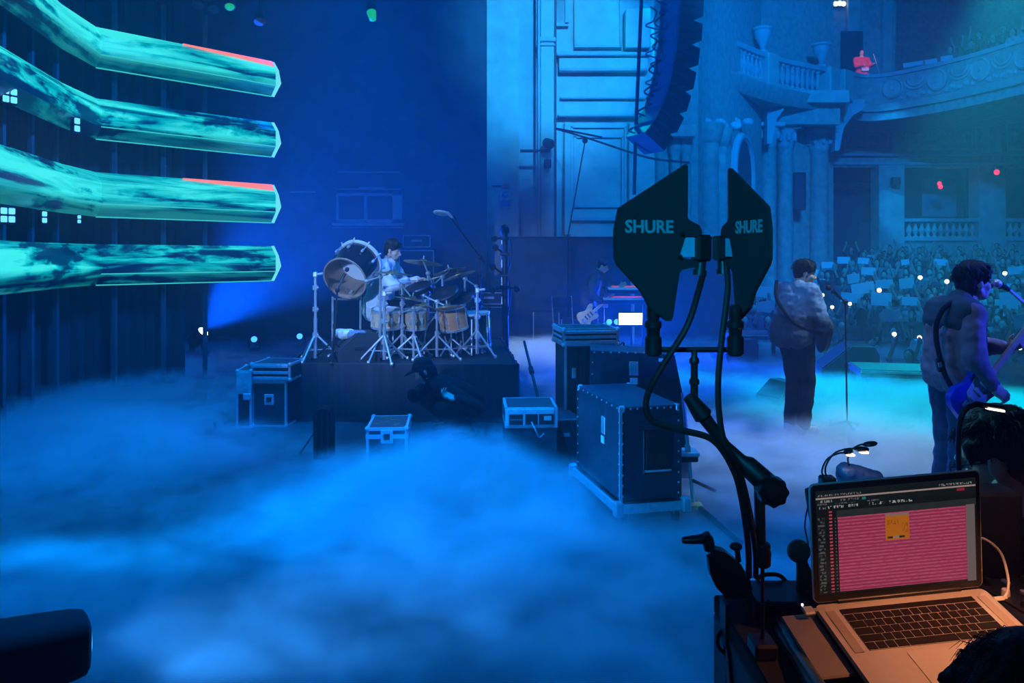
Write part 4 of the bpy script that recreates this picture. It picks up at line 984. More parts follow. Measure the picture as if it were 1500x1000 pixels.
MB().tube([V(b.x+.03, b.y-.05, .0), b, a], .013, 8).build('tube', M['black'], t, world=True); MB().cyl(a.lerp(b, .5)-(b-a).normalized()*.04, a.lerp(b, .5)+(b-a).normalized()*.04, .024, 8).build('clutch', M['black_plastic'], t, world=True); MB().ell(b, (.04, .04, .03), seg=8, rings=6).build('joint', M['black_plastic'], t, world=True)

# big speaker cases in the middle of the stage
def stud_edges(t, w_, d_, h_, z0, n=9):
    mb = MB()
    for k in range(n):
        f_ = (k+.5)/n
        for p in ((-w_/2+.015, -d_/2-.002, z0+f_*h_), (w_/2-.015, -d_/2-.002, z0+f_*h_), (-w_/2-.002, -d_/2+.015, z0+f_*h_), (-w_/2-.002, d_/2-.015, z0+f_*h_), (-w_/2-.002, -d_/2+f_*d_, z0+h_-.015), (-w_/2+f_*w_, -d_/2-.002, z0+h_-.015)):
            mb.ell(p, .0075, seg=6, rings=4)
    mb.build('rivets', M['steel'], t)['kind'] = 'stuff'
rz1 = 13; c1 = V(.674, 5.02, 0)+RZ(rz1) @ V(.245, .49, 0)
t = thing('dolly', 'aluminium edged wheeled dolly under the nearest big speaker case', 'dolly', c1, rz1)
MB().box((0, 0, .115), (.48, .97, .05), bev=.004).build('deck', M['case'], t)
for sy in (-1, 1): MB().box((0, sy*.485, .125), (.49, .02, .06), bev=.003).build('edge_profile', M['alu'], t)
for sx in (-1, 1): MB().box((sx*.24, 0, .125), (.02, .97, .06), bev=.003).build('edge_profile', M['alu'], t)
for sx in (-1, 1):
    for sy in (-1, 1):
        w_ = MB().lathe([(.045, -.016), (.05, -.012), (.05, .012), (.045, .016)], (sx*.18, sy*.42, .05), 14, frame_z(V(1, 0, 0))).build('wheel', M['rubber'], t); MB().box((sx*.18, sy*.42, .08), (.05, .07, .03)).build('caster_fork', M['steel'], w_)
        MB().box((sx*.235, sy*.475, .125), (.06, .06, .10), bev=.01).build('corner_plate', M['steel'], t)
t = thing('speaker_case', 'big black riveted speaker case with recessed plate, standing on the dolly', 'case', c1+V(0, 0, .165), rz1)
W1, D1, H1 = .42, .90, .61
MB().box((0, 0, H1/2), (W1, D1, H1), bev=.006).build('body', M['case2'], t); stud_edges(t, W1, D1, H1, 0)
for sx in (-1, 1):
    for sy in (-1, 1): MB().box((sx*(W1/2-.004), sy*(D1/2-.004), H1/2), (.018, .018, H1)).build('corner_strip', M['steel'] if (sx, sy) == (-1, -1) else M['case'], t)
rc = MB(); rc.box((.045, -D1/2-.004, .31), (.20, .012, .29), bev=.004); rc = rc.build('plate_frame', M['black'], t); MB().box((.045, -D1/2-.008, .31), (.16, .012, .25), bev=.004).build('recess', M['black_matte'], rc); MB().box((.045, -D1/2-.014, .19), (.18, .016, .012)).build('lower_lip', M['steel'], rc)
MB().box((-W1/2-.005, -.14, .43), (.010, .07, .12), bev=.003).build('latch', M['steel'], t); MB().box((-W1/2-.006, -.13, .33), (.006, .06, .05)).build('label_sticker', M['paper'], t)
for sx in (-1, 1):
    for sy in (-1, 1): MB().box((sx*(W1/2-.018), sy*(D1/2-.018), H1-.02), (.045, .045, .05), bev=.012).build('corner_cap', M['steel'], t)
# second speaker case with sloping end
c2 = V(xpix(932, 6.35), 6.45, 0); t = thing('speaker_case', 'wide black speaker case with a sloping end behind the case on the dolly', 'case', c2, -5)
poly = [(-.36, 0), (.44, 0), (.37, .62), (.30, .97), (-.36, 1.0)]
MB().prism(poly, .46, (0, 0, 0), RX(90)).build('body', M['case2'], t, smooth=20)
rv = MB()
for k in range(10):
    rv.ell((-.345, -.232, .05+.095*k), .008, seg=6, rings=4); rv.ell((-.33+.065*k, -.232, .985), .008, seg=6, rings=4)
rv.build('rivets', M['steel'], t)['kind'] = 'stuff'
MB().box((-.02, -.233, .86), (.07, .010, .11), bev=.003).build('latch', M['steel'], t); MB().box((.20, -.233, .93), (.05, .006, .025)).build('label_sticker', M['paper'], t); MB().box((-.02, -.233, .76), (.06, .008, .05)).build('label_sticker', M['paper'], t)
# tall rack with the silver case on top
c3 = V(xpix(858, 7.05), 7.15, 0); t = thing('rack_case', 'tall black rack case carrying the silver banded case', 'rack', c3, 8)
MB().box((0, 0, .48), (.46, .42, .96), bev=.006).build('body', M['case'], t)
for sx in (-1, 1): MB().box((sx*.222, -.205, .48), (.02, .02, .96)).build('edge_profile', M['steel'], t)
for k in range(3): MB().tube(smooth_path([(-.10+.07*k, -.22, .94), (-.13+.07*k, -.25, .7), (-.06+.06*k, -.24, .45), (-.12+.05*k, -.24, .2)], 5), .008, 6).build('cable', M['rubber'], t)
MB().box((-.14, -.214, .72), (.05, .01, .09), bev=.003).build('latch', M['steel'], t)
t = flight_case('flight_case', 'flat silver banded flight case on top of the tall rack', c3+V(0, -.02, .962), 8, .50, .46, .15, M['case'], 0, False)
for z_ in (.035, .078, .12): MB().box((0, -.236, z_), (.46, .012, .026), bev=.003).build('aluminium_band', M['alu'], t)
for z_ in (.035, .078, .12): MB().box((-.256, 0, z_), (.012, .4, .02), bev=.003).build('aluminium_band', M['alu'], t)
MB().tube(smooth_path([(.1, -.24, .0), (.2, -.26, -.02), (.3, -.2, .02), (.33, -.1, -.03)], 5), .008, 6).build('cable', M['rubber'], t)
# thin stand with yellow foot next to the cases
b = V(xpix(1017, 5.4), 5.42, 0); t = thing('prop_stand', 'thin black stand with a yellow rubber foot beside the big speaker case', 'stand', b)
tt = P(1000, 575, 5.5); MB().tube([b+V(0, 0, .03), tt], .014, 8).build('pole', M['steel'], t, world=True)
MB().box(b+V(0, 0, .025), (.12, .07, .05), bev=.012).build('yellow_foot', M['yellow'], t, world=True)
MB().tube([b+V(.04, -.03, .02), V(xpix(1085, 4.75), 4.75, .015)], .018, 8).build('leg', M['black'], t, world=True); MB().tube([b+V(0, 0, .2), b+V(.25, .4, .012)], .012, 8).build('leg', M['black'], t, world=True)
MB().cyl(b.lerp(tt, .45), b.lerp(tt, .55), .022, 8).build('clutch', M['steel'], t, world=True); MB().box(P(1004, 662, 5.5), (.17, .16, .03), bev=.006).build('shelf', M['steel'], t, world=True); MB().box(P(1004, 668, 5.5), (.15, .14, .05), bev=.006).build('shelf_bracket', M['black'], t, world=True)

# ---- downstage: wedges, low platforms with legs
wedge('large grey wedge speaker at the stage edge between the two singers', (xpix(1243, 11.2), 11.3, 0), 165, 1.45, M['case2'])
wedge('small low wedge speaker lit cyan behind the first singer\'s legs', (xpix(1148, 9.3), 9.4, 0), 200, .75, M['case2'])
wedge('black wedge speaker beside the far low platform', (xpix(1085, 12.8), 13.2, 0), 190, 1.1, M['case2'])
def platform(label, loc, rz, w_, d_, h_):
    t = thing('low_platform', label, 'platform', loc, rz)
    MB().box((0, 0, h_-.045), (w_, d_, .09), bev=.006).build('deck', M['case2'], t); MB().box((0, 0, h_+.004), (w_*.97, d_*.96, .008)).build('deck_top', M['stage'], t)
    for sx in (-1, 1):
        for sy in (-1, 1): MB().box((sx*(w_/2-.05), sy*(d_/2-.05), (h_-.09)/2), (.06, .06, h_-.09)).build('leg', M['case2'], t)
    for sy in (-1, 1): MB().box((0, sy*d_/2, h_-.02), (w_, .015, .03)).build('edge_profile', M['plaster'], t)
    return t
platform('low black platform on four legs before the stage edge, near the brown jacket singer', (xpix(1330, 9.95), 10.1, 0), -12, 1.15, .75, .32)
platform('far low platform on thin legs behind the denim jacket singer', (xpix(1108, 13.3), 13.5, 0), -4, .95, .7, .44)
# singers' microphones
mic_stand('microphone stand angled to the mouth of the singer in the denim jacket', V(xpix(1241, 8.0), 8.0, 0), P(1238, 442, 8.0), P(1212, 420, 7.95), P(1232, 437, 8.0), rot=30, mr_=.026, h0=.07, spread=.16, pole_r=.0075)
t = mic_stand('microphone stand with pale boom at the mouth of the singer in the brown jacket', V(xpix(1532, 5.35), 5.35, 0), P(1530, 470, 5.35), P(1458, 414, 5.25), P(1478, 424, 5.28), M['alu'], rot=30, mr_=.026, boom_r=.013)

# ---- nozzle of the low fog machine
a = P(-190, 1010, 2.72); b = P(128, 938, 3.12); d = (b-a).normalized(); t = thing('fog_machine', 'black fog machine with a wide rounded nozzle blowing lit fog over the floor', 'fog machine', V(a.x, a.y, 0))
Rn = frame_z(d); prof = [(.0, .155), (.30, .15), (.62, .135), (.74, .128), (.79, .118), (.805, .10)]
L_ = (b-a).length; rings = []; mb = MB(); vs_ = []; fs = []; ns = 24
for (s_, r_) in prof:
    for k in range(ns):
        an = 2*math.pi*k/ns; cx, sy_ = math.cos(an), math.sin(an); pw = .6
        vs_.append(a+d*(s_/.805*L_)+Rn @ V(r_*math.copysign(abs(cx)**pw, cx), r_*.92*math.copysign(abs(sy_)**pw, sy_), 0))
for i in range(len(prof)-1):
    for k in range(ns): fs.append((i*ns+k, i*ns+(k+1) % ns, (i+1)*ns+(k+1) % ns, (i+1)*ns+k))
fs.append(list(range(ns))[::-1]); fs.append([(len(prof)-1)*ns+k for k in range(ns)])
mb._add(vs_, fs); mb.build('nozzle', M['black_matte'], t, world=True, smooth=40)
MB().lathe([(.07, 0), (.05, .006), (0, .008)], b+d*.004, 20, Rn, caps=False).build('mouth_lamp', M['lens_dim'], t, world=True)
MB().box(V(a.x-.28, a.y-.02, .2), (.55, .45, .40), RZ(20), bev=.03).build('housing', M['black'], t, world=True)
spot('fog_mouth_lamp', b+d*.06, b+d*2+V(0, 0, -.25), 260, (.04, .34, 1.0), 75, .8, .05)
spot('floor_lamp_beam', V(-3.35, 3.95, .40), V(-.4, 5.3, .12), 420, (.0, .28, 1.0), 40, .8, .08)

# ================================================================== people
def heading(a):  # facing angle in degrees from +X, counter-clockwise seen from above -> forward, right
    f = V(math.cos(R_(a)), math.sin(R_(a)), 0); return f, V(f.y, -f.x, 0)
def head_rot(a, pitch=0, roll=0):
    f, r = heading(a); R = Matrix((r, f, V(0, 0, 1))).transposed()
    return R @ RX(pitch) @ RY(roll)
def head_prims(mb, c, R, s=1.0, neck_to=None):
    def q(x, y, z): return Vector(c)+R @ (V(x, y, z)*s)
    mb.ell(q(0, -.012, .03), (.074*s, .094*s, .088*s), R)
    mb.ell(q(0, .028, -.03), (.060*s, .063*s, .082*s), R)
    mb.ell(q(0, .045, -.088), (.042*s, .038*s, .030*s), R)
    mb.cap(q(-.05, .0, -.06), q(0, .052, -.098), .026*s, .022*s); mb.cap(q(.05, .0, -.06), q(0, .052, -.098), .026*s, .022*s)
    mb.cap(q(0, .084, .005), q(0, .108, -.034), .010*s, .015*s)
    mb.cap(q(-.012, .098, -.038), q(.012, .098, -.038), .011*s)
    mb.cap(q(-.032, .078, .022), q(.032, .078, .022), .013*s)
    mb.cap(q(-.016, .088, -.060), q(.016, .088, -.060), .008*s); mb.cap(q(-.014, .085, -.073), q(.014, .085, -.073), .009*s)
    for sx in (-1, 1):
        mb.ell(q(sx*.077, -.012, -.012), (.010*s, .022*s, .032*s), R @ RZ(sx*-18))
        mb.ell(q(sx*.038, .055, -.03), (.026*s, .028*s, .026*s), R)
    if neck_to is not None: mb.cap(q(0, -.03, -.07), neck_to, .054*s, .062*s)
def eyes(parent, c, R, s=1.0):
    for sx in (-1, 1):
        m = MB(); m.ell(Vector(c)+R @ (V(sx*.031, .079, .0)*s), (.012*s, .006*s, .0055*s), R, 8, 6)
        m.build('eye', M['black_plastic'], parent, world=True)
        m = MB(); m.cap(Vector(c)+R @ (V(sx*.018, .089, .022)*s), Vector(c)+R @ (V(sx*.048, .078, .024)*s), .005*s, .004*s, 6)
        m.build('eyebrow', M['hair'], parent, world=True)
def hand_prims(mb, wr, d, n, curl=0.5, thumb=1, s=1.0):
    """wr wrist, d pointing direction, n palm normal (fingers curl towards n), thumb side sign"""
    d = Vector(d).normalized(); n = Vector(n); n = (n-d*n.dot(d)).normalized(); y = n.cross(d)*thumb; wr = Vector(wr)
    ln = [.070, .080, .074, .058]
    for i in range(4):
        lat = (1.5-i)*.0205*s; k = wr+d*(.088-.006*abs(i-1))*s+y*lat
        mb.cap(wr+d*.012*s+y*lat*.7, k, .016*s, .0125*s, 8)
        a = 0; p = k
        for j, fr in enumerate((.46, .30, .24)):
            a += R_(curl*(62, 78, 55)[j]+(i-1.5)*3)
            dd = d*math.cos(a)+n*math.sin(a)+y*(1.5-i)*.05
            e = p+dd.normalized()*ln[i]*fr*s; mb.cap(p, e, (.0098-.0008*j)*s, (.0092-.001*j)*s, 8); p = e
    t0 = wr+d*.028*s+y*.03*s; t1 = t0+(d*.6+y*.65+n*.45).normalized()*.04*s; t2 = t1+(d*.85+y*.1+n*.5).normalized()*.032*s
    mb.cap(wr+d*.01*s, t0, .016*s, .0135*s, 8); mb.cap(t0, t1, .0125*s, .0105*s, 8); mb.cap(t1, t2, .0105*s, .0085*s, 8)
def body_prims(mb, J, thin=1.0):
    side = (J['shR']-J['shL']).normalized()
    for sg in (-1, 1):
        mb.cap(J['pelvis']+side*sg*.06, J['chest']+side*sg*.075, .092*thin, .098*thin)
    mb.cap(J['shL'], J['shR'], .058); mb.cap(J['chest'], J['neck'], .085, .06)
    for L in 'LR':
        mb.cap(J['sh'+L], J['el'+L], .050, .040); mb.cap(J['el'+L], J['wr'+L], .040, .027)
        mb.cap(J['hip'+L], J['kn'+L], .082, .056); mb.cap(J['kn'+L], J['an'+L], .054, .038)
        mb.cap(J['an'+L]+V(0, 0, -.03), J['toe'+L], .040, .034)
def jacket_prims(mb, J, hem, k=1.0, sleeve=1.0, cuff=.82, flare=1.12):
    side = (J['shR']-J['shL']).normalized(); up = (J['chest']-J['pelvis']).normalized()
    for sg in (-1, 0, 1):
        mb.cap(hem+side*sg*.085*flare, J['chest']+side*sg*.085, .105*k*flare, .118*k)
    mb.cap(J['shL'], J['shR'], .075*k); mb.cap(J['chest'], J['neck']+V(0, 0, -.02), .11*k, .078*k)
    for L in 'LR':
        w_ = J['el'+L].lerp(J['wr'+L], cuff)
        mb.cap(J['sh'+L], J['el'+L], .074*sleeve, .066*sleeve); mb.cap(J['el'+L], w_, .066*sleeve, .05*sleeve)
def trouser_prims(mb, J, wide=1.0, to=.97):
    side = (J['hipR']-J['hipL']).normalized()
    mb.cap(J['hipL'], J['hipR'], .108); mb.cap(J['pelvis']+side*-.06, J['pelvis']+side*.06, .105)
    for L in 'LR':
        mb.cap(J['hip'+L], J['kn'+L], .100*wide, .074*wide); mb.cap(J['kn'+L], J['kn'+L].lerp(J['an'+L], to), .074*wide, .062*wide)
def shoes(parent, J, m):
    for L in 'LR':
        b = MB(); a = J['an'+L]; t = J['toe'+L]
        b.cap(V(a.x, a.y, a.z-.045)-(t-a)*.25, V(t.x, t.y, a.z-.055), .046, .04); b.cap(a, V(a.x, a.y, a.z-.04), .05, .05)
        blob_obj(b, .016, 3, 'shoe', m, parent, True)
def hair_obj(parent, c, R, s=1.0, vol=1.0, tuft=40, seed=1, fringe=True, long=.0, voxel=.010):
    rd = random.Random(seed); mb = MB(); c = Vector(c)
    def q(x, y, z): return c+R @ (V(x, y, z)*s)
    mb.ell(q(0, -.022, .045), (.083*s*vol, .098*s*vol, .088*s*vol), R)
    mb.ell(q(0, -.06, .0), (.074*s*vol, .058*s, .085*s), R)
    for i in range(tuft):
        th = rd.uniform(0, 2*math.pi); ph = rd.uniform(.0, 1.15)
        d = V(math.sin(ph)*math.cos(th), math.sin(ph)*math.sin(th), math.cos(ph))
        a = q(d.x*.072*vol, d.y*.09*vol-.02, d.z*.08*vol+.045)
        sw = V(rd.uniform(-.5, .5), rd.uniform(-.2, .9), -.55)
        e = a+R @ ((d*.35+sw).normalized()*rd.uniform(.03, .055)*s*(1+long))
        mb.cap(a, e, .017*s, .007*s, 6)
    if fringe:
        for i in range(9):
            x = -.055+.11*i/8
            mb.cap(q(x, .055, .085), q(x*1.05+rd.uniform(-.008, .008), .088-abs(x)*.3, .036+rd.uniform(-.012, .01)-.01*long), .02*s, .007*s, 6)
    for i in range(10):   # nape and sides
        x = -.07+.14*i/9
        mb.cap(q(x, -.055, .02), q(x*.85, -.075+abs(x)*.25, -.065-.05*long+rd.uniform(-.012, .01)), .024*s, .008*s, 6)
    for sx in (-1, 1):
        for y in (-.035, -.01, .015, .035):
            mb.cap(q(sx*.072, y, .05), q(sx*.079, y+.008, .008+rd.uniform(-.01, .008)), .018*s, .006*s, 6)
    return blob_obj(mb, voxel, 1, 'hair', M['hair'], parent, True)

def strands(parent, c, R, s, n, ln, seed=1, down=.5, r=.0011, fwd=.3):
    """fine loose hairs over the fused hair mass"""
    rd = random.Random(seed); mb = MB(); c = Vector(c)
    for i in range(n):
        th = rd.uniform(0, 2*math.pi); ph = math.acos(1-rd.random()*1.25)
        d = V(math.sin(ph)*math.cos(th), math.sin(ph)*math.sin(th), math.cos(ph))
        if d.y > .55 and d.z < .35: continue
        a = V(d.x*.084, d.y*.100-.022, d.z*.090+.045); fl = V(rd.gauss(0, .35), fwd+rd.gauss(0, .35), -down).normalized()
        t1 = (fl+d*.5).normalized(); l = ln*rd.uniform(.6, 1.2)
        p0 = a*.98; p1 = a+t1*l*.5+d*.004; p2 = p1+(fl-V(0, 0, .25)).normalized()*l*.5
        mb.tube([c+R @ (q*s) for q in (p0, p1, p2)], [r, r*.9, r*.3], 3, caps=False)
    o = mb.build('hair_strands', M['hair'], parent, world=True); o['kind'] = 'stuff'; return o

def guitar(parent_name, label, origin, xdir, ndir, body_m, guard_m, bass=False, group=None):
    """xdir: from body to headstock, ndir: out of the guitar's face"""
    x = Vector(xdir).normalized(); n = Vector(ndir); n = (n-x*n.dot(x)).normalized(); y = n.cross(x)
    R = Matrix((x, y, n)).transposed()
    g = thing(parent_name, label, 'guitar', origin, 0, group)
    def T(px_, py_, pz_=0): return R @ V(px_, py_, pz_)
    outl = [(-.20, .02), (-.195, .09), (-.16, .145), (-.10, .155), (-.04, .125), (.0, .105), (.05, .112), (.10, .14), (.155, .145), (.185, .12), (.17, .085), (.13, .05), (.11, .028),
            (.11, -.028), (.12, -.05), (.145, -.075), (.155, -.10), (.13, -.13), (.08, -.135), (.03, -.115), (-.02, -.105), (-.06, -.125), (-.11, -.16), (-.165, -.15), (-.2, -.1), (-.205, -.04)]
    outl = outl[::-1]
    MB().prism(outl, .042, (0, 0, 0), R).build('guitar_body', body_m, g, smooth=50)
    gd = [(-.06, .07), (.05, .085), (.12, .10), (.13, .06), (.11, .03), (.11, -.03), (.11, -.06), (.02, -.10), (-.06, -.10), (-.11, -.06), (-.09, 0)][::-1]
    MB().prism(gd, .004, T(0, 0, .023), R).build('pickguard', guard_m, g)
    L = .62 if bass else .48
    nk = MB(); nk.box(T(.09+L/2, 0, .024), (L, .048, .022), R, bev=.006); nk.build('neck', M['maple'], g)
    hs = MB(); hs.prism([(0, -.022), (.04, -.035), (.17, -.03), (.19, .02), (.15, .04), (.02, .03)], .016, T(.09+L, 0, .018), R); h = hs.build('headstock', M['maple'], g)
    for i in range(4 if bass else 6):
        MB().cyl(T(.13+L+i*.022, .03, .018), T(.13+L+i*.022, .058, .018), .006, 6).build('tuner', M['chrome'], h)
    for px_ in (-.06, .0, .06):
        MB().box(T(px_, 0, .028), (.022, .08, .012), R, bev=.003).build('pickup', M['guitar_white'] if not bass else M['black_plastic'], g)
    MB().box(T(-.12, 0, .03), (.04, .085, .014), R, bev=.003).build('bridge', M['chrome'], g)
    st = MB()
    for i in range(4 if bass else 6):
        yy = (-.02+.04*i/(3 if bass else 5)); st.tube([T(-.12, yy, .04), T(.09+L, yy*.85, .038)], .0009, 4)
    st.build('strings', M['chrome'], g)
    for a, b in ((-.14, -.08), (-.10, -.11)):
        MB().cyl(T(a, b, .022), T(a, b, .034), .011, 10).build('knob', M['chrome'], g)
    return g, T

def person(name, label, base, J, hc, hR, hs=1.0):
    p = thing(name, label, 'person', base)
    return p

def place(base, f, r):
    base = Vector(base)
    return lambda a, b, z: base+f*a+r*b+V(0, 0, z)

# ---- singer with a guitar, denim-look two-tone jacket, facing the hall
f, r = heading(28); B = V(2.83, 7.75, 0); q = place(B, f, r)
J = dict(pelvis=q(-.03, 0, .95), chest=q(-.02, 0, 1.30), neck=q(.0, 0, 1.455), shL=q(-.02, -.175, 1.41), shR=q(-.02, .175, 1.41),
         elR=q(.02, .27, 1.12), wrR=q(.25, .14, 1.05), elL=q(.10, -.28, 1.13), wrL=q(.38, -.26, 1.06),
         hipL=q(-.03, -.09, .92), hipR=q(-.03, .09, .92), knL=q(.04, -.10, .5), knR=q(.03, .085, .5), anL=q(-.01, -.10, .09), anR=q(-.02, .075, .09),
         toeL=q(.15, -.13, .04), toeR=q(.14, .09, .04))
pz = thing('person', 'singer in boxy blue denim jacket and black trousers leaning to a microphone, guitar on strap', 'person', B)
hc = q(.09, .0, 1.585); hR = head_rot(-8, -12)
mb = MB(); body_prims(mb, J); head_prims(mb, hc, hR, 1.0, J['neck'])
hand_prims(mb, J['wrR'], f*.7-r*.5+V(0, 0, -.4), f*.4-r*.8, .55, 1); hand_prims(mb, J['wrL'], f*.6+V(0, 0, .3), -f+r*.2, .6, -1)
blob_obj(mb, .008, 3, 'body', M['skin'], pz, True); eyes(pz, hc, hR)
hair_obj(pz, hc, hR, 1.02, 1.02, 36, 3); strands(pz, hc, hR, 1.04, 700, .04, 7, .5, .0016)
mb = MB(); jacket_prims(mb, J, q(-.09, -.02, .98), 1.10, 1.16, .9, 1.22)
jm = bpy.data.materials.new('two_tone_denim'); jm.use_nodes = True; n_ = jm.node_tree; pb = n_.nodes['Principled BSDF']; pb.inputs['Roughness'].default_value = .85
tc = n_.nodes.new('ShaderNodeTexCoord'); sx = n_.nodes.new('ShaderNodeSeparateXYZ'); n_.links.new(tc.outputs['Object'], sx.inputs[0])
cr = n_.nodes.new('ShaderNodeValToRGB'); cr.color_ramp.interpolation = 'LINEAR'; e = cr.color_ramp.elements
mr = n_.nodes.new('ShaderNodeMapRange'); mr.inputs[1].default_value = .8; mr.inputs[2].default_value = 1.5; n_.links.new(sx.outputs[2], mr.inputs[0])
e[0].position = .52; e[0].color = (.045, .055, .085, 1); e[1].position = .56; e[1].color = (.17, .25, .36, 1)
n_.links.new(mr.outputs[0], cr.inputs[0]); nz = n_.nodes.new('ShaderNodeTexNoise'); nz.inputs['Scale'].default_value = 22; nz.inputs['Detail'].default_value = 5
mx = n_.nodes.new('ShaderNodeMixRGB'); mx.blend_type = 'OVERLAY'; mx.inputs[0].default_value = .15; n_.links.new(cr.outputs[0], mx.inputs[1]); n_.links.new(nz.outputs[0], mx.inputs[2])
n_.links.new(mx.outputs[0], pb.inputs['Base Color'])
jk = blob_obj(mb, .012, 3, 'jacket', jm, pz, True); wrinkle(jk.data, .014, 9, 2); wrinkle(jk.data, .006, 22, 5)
mb = MB(); trouser_prims(mb, J, 1.06, .98); tr = blob_obj(mb, .014, 4, 'trousers', M['trouser'], pz, True); wrinkle(tr.data, .008, 10, 5)
shoes(pz, J, M['denim'])
st = MB(); st.tube(smooth_path([q(-.10, -.19, 1.50), q(-.20, -.10, 1.35), q(-.215, .03, 1.2), q(-.17, .16, 1.08), q(.02, .27, 1.0)], 5), .018, 8)
g1, T1 = guitar('electric_guitar', 'electric guitar slung in front of the singer in the denim jacket', q(.25, .02, 1.0), f*.25-r*.85+V(0, 0, .42), f*.9+r*.2, M['black_plastic'], M['guitar_white'])
st.build('strap', M['black_cloth'], g1, world=True)

# ---- singer in the brown jacket, dark green yoke, blue guitar
f, r = heading(6); B = V(3.0, 5.25, 0); q = place(B, f, r)
J = dict(pelvis=q(-.05, 0, .95), chest=q(-.05, 0, 1.27), neck=q(.01, 0, 1.43), shL=q(-.03, -.17, 1.375), shR=q(-.04, .17, 1.375),
         elR=q(-.11, .28, 1.09), wrR=q(.03, .265, .91), elL=q(.22, -.22, 1.12), wrL=q(.36, -.02, 1.13),
         hipL=q(-.05, -.09, .91), hipR=q(-.05, .09, .91), knL=q(-.02, -.11, .5), knR=q(-.06, .09, .5), anL=q(-.06, -.12, .09), anR=q(-.10, .10, .09),
         toeL=q(.10, -.15, .04), toeR=q(.06, .12, .04))
pz = thing('person', 'singer with fluffy dark hair in plum brown jacket and jeans playing a blue guitar', 'person', B)
hc = q(.10, .0, 1.575); hR = head_rot(2, 2)
mb = MB(); body_prims(mb, J); head_prims(mb, hc, hR, 1.02, J['neck'])
hand_prims(mb, J['wrR'], V(.75, -.1, -.5), V(-.2, .9, -.3), .45, -1); hand_prims(mb, J['wrL'], V(.35, -.75, .4), V(.4, .5, .5), .75, -1)
blob_obj(mb, .0065, 3, 'body', M['skin'], pz, True); eyes(pz, hc, hR, 1.02)
hair_obj(pz, hc, hR, 1.04, 1.12, 90, 8, True, .35, .008); strands(pz, hc, hR, 1.09, 1300, .036, 4, .6, .0014)
mb = MB(); jacket_prims(mb, J, q(-.07, 0, .96), 1.12, 1.12, .80, 1.12)
jk = blob_obj(mb, .011, 4, 'jacket', M['jacket_brown'], pz, True); wrinkle(jk.data, .014, 10, 4)
mb = MB(); mb.cap(q(-.05, -.13, 1.375), q(-.05, .13, 1.375), .112); mb.cap(q(-.05, -.1, 1.32), q(-.05, .1, 1.32), .135); mb.cap(q(-.06, 0, 1.36), q(.0, 0, 1.45), .10, .085)
yk = blob_obj(mb, .014, 3, 'yoke', M['jacket_yoke'], pz, True)
mb = MB(); mb.cap(q(.085, -.09, .98), q(.075, -.09, 1.3), .06, .055); mb.cap(q(.09, .06, .98), q(.075, .06, 1.3), .06, .055); mb.cap(q(.095, 0, .98), q(.08, 0, 1.32), .065, .055)
blob_obj(mb, .014, 3, 'shirt', M['black_cloth'], pz, True)
mb = MB(); trouser_prims(mb, J, 1.08, .99); tr = blob_obj(mb, .013, 4, 'jeans', M['denim_dark'], pz, True); wrinkle(tr.data, .010, 10, 7)
shoes(pz, J, M['black_cloth'])
cl = MB()
go = P(1428, 572, 4.98)
g2, T2 = guitar('electric_guitar', 'blue electric guitar with white pickguard and maple neck held by the brown jacket singer', go, V(.62, .12, .70), V(.45, -.85, .1), M['guitar_blue'], M['guitar_white'])
st = MB(); st.tube(smooth_path([P(1405, 590, 4.95), P(1393, 565, 5.0), P(1383, 545, 5.02), P(1372, 500, 5.05), P(1373, 470, 5.09), P(1386, 448, 5.12), P(1402, 440, 5.22)], 5), .016, 8); st.build('strap', M['black_cloth'], g2, world=True)
mb = MB(); mb.box(P(1377, 534, 5.03), (.05, .03, .09), RY(-14), bev=.008); mb.build('radio_pack', M['black_plastic'], g2, world=True)
mb = MB(); mb.box(P(1377, 534, 5.012), (.02, .01, .03), RY(-14)); mb.build('pack_window', M['alu'], g2, world=True)

# ---- drummer in white, seated on a throne

f, r = heading(-8); B = V(-1.62, 9.7, RZT); q = place(B, f, r)
J = dict(pelvis=q(-.02, 0, .55), chest=q(.05, 0, .92), neck=q(.10, 0, 1.08), shL=q(.08, -.19, 1.03), shR=q(.08, .19, 1.03),
         elR=q(.20, .30, .78), wrR=q(.42, .20, .84), elL=q(.22, -.30, .78), wrL=q(.44, -.14, .86),
         hipL=q(.02, -.10, .53), hipR=q(.02, .10, .53), knL=q(.42, -.22, .50), knR=q(.42, .22, .50), anL=q(.50, -.24, .10), anR=q(.50, .22, .10),
         toeL=q(.66, -.26, .05), toeR=q(.66, .24, .05))
pz = thing('person', 'drummer in a loose white shirt seated behind the drum kit holding sticks', 'person', B)
hc = q(.155, 0, 1.225); hR = head_rot(-14, -14)
mb = MB(); body_prims(mb, J); head_prims(mb, hc, hR, 1.0, J['neck'])
hand_prims(mb, J['wrR'], f*.9+V(0, 0, .1), V(0, 0, -1)-r*.3, .8, 1); hand_prims(mb, J['wrL'], f*.9+V(0, 0, .1), V(0, 0, -1)+r*.3, .8, -1)
blob_obj(mb, .009, 3, 'body', M['skin'], pz, True); eyes(pz, hc, hR)
hair_obj(pz, hc, hR, 1.02, 1.05, 40, 11, True, .3, .012)
mb = MB(); jacket_prims(mb, J, q(-.05, 0, .50), 1.15, 1.3, .85, 1.35)
jk = blob_obj(mb, .015, 4, 'shirt', M['white_cloth'], pz, True); wrinkle(jk.data, .014, 8, 6)
mb = MB(); trouser_prims(mb, J, 1.05); blob_obj(mb, .016, 4, 'trousers', M['trouser'], pz, True)
shoes(pz, J, M['black_cloth'])
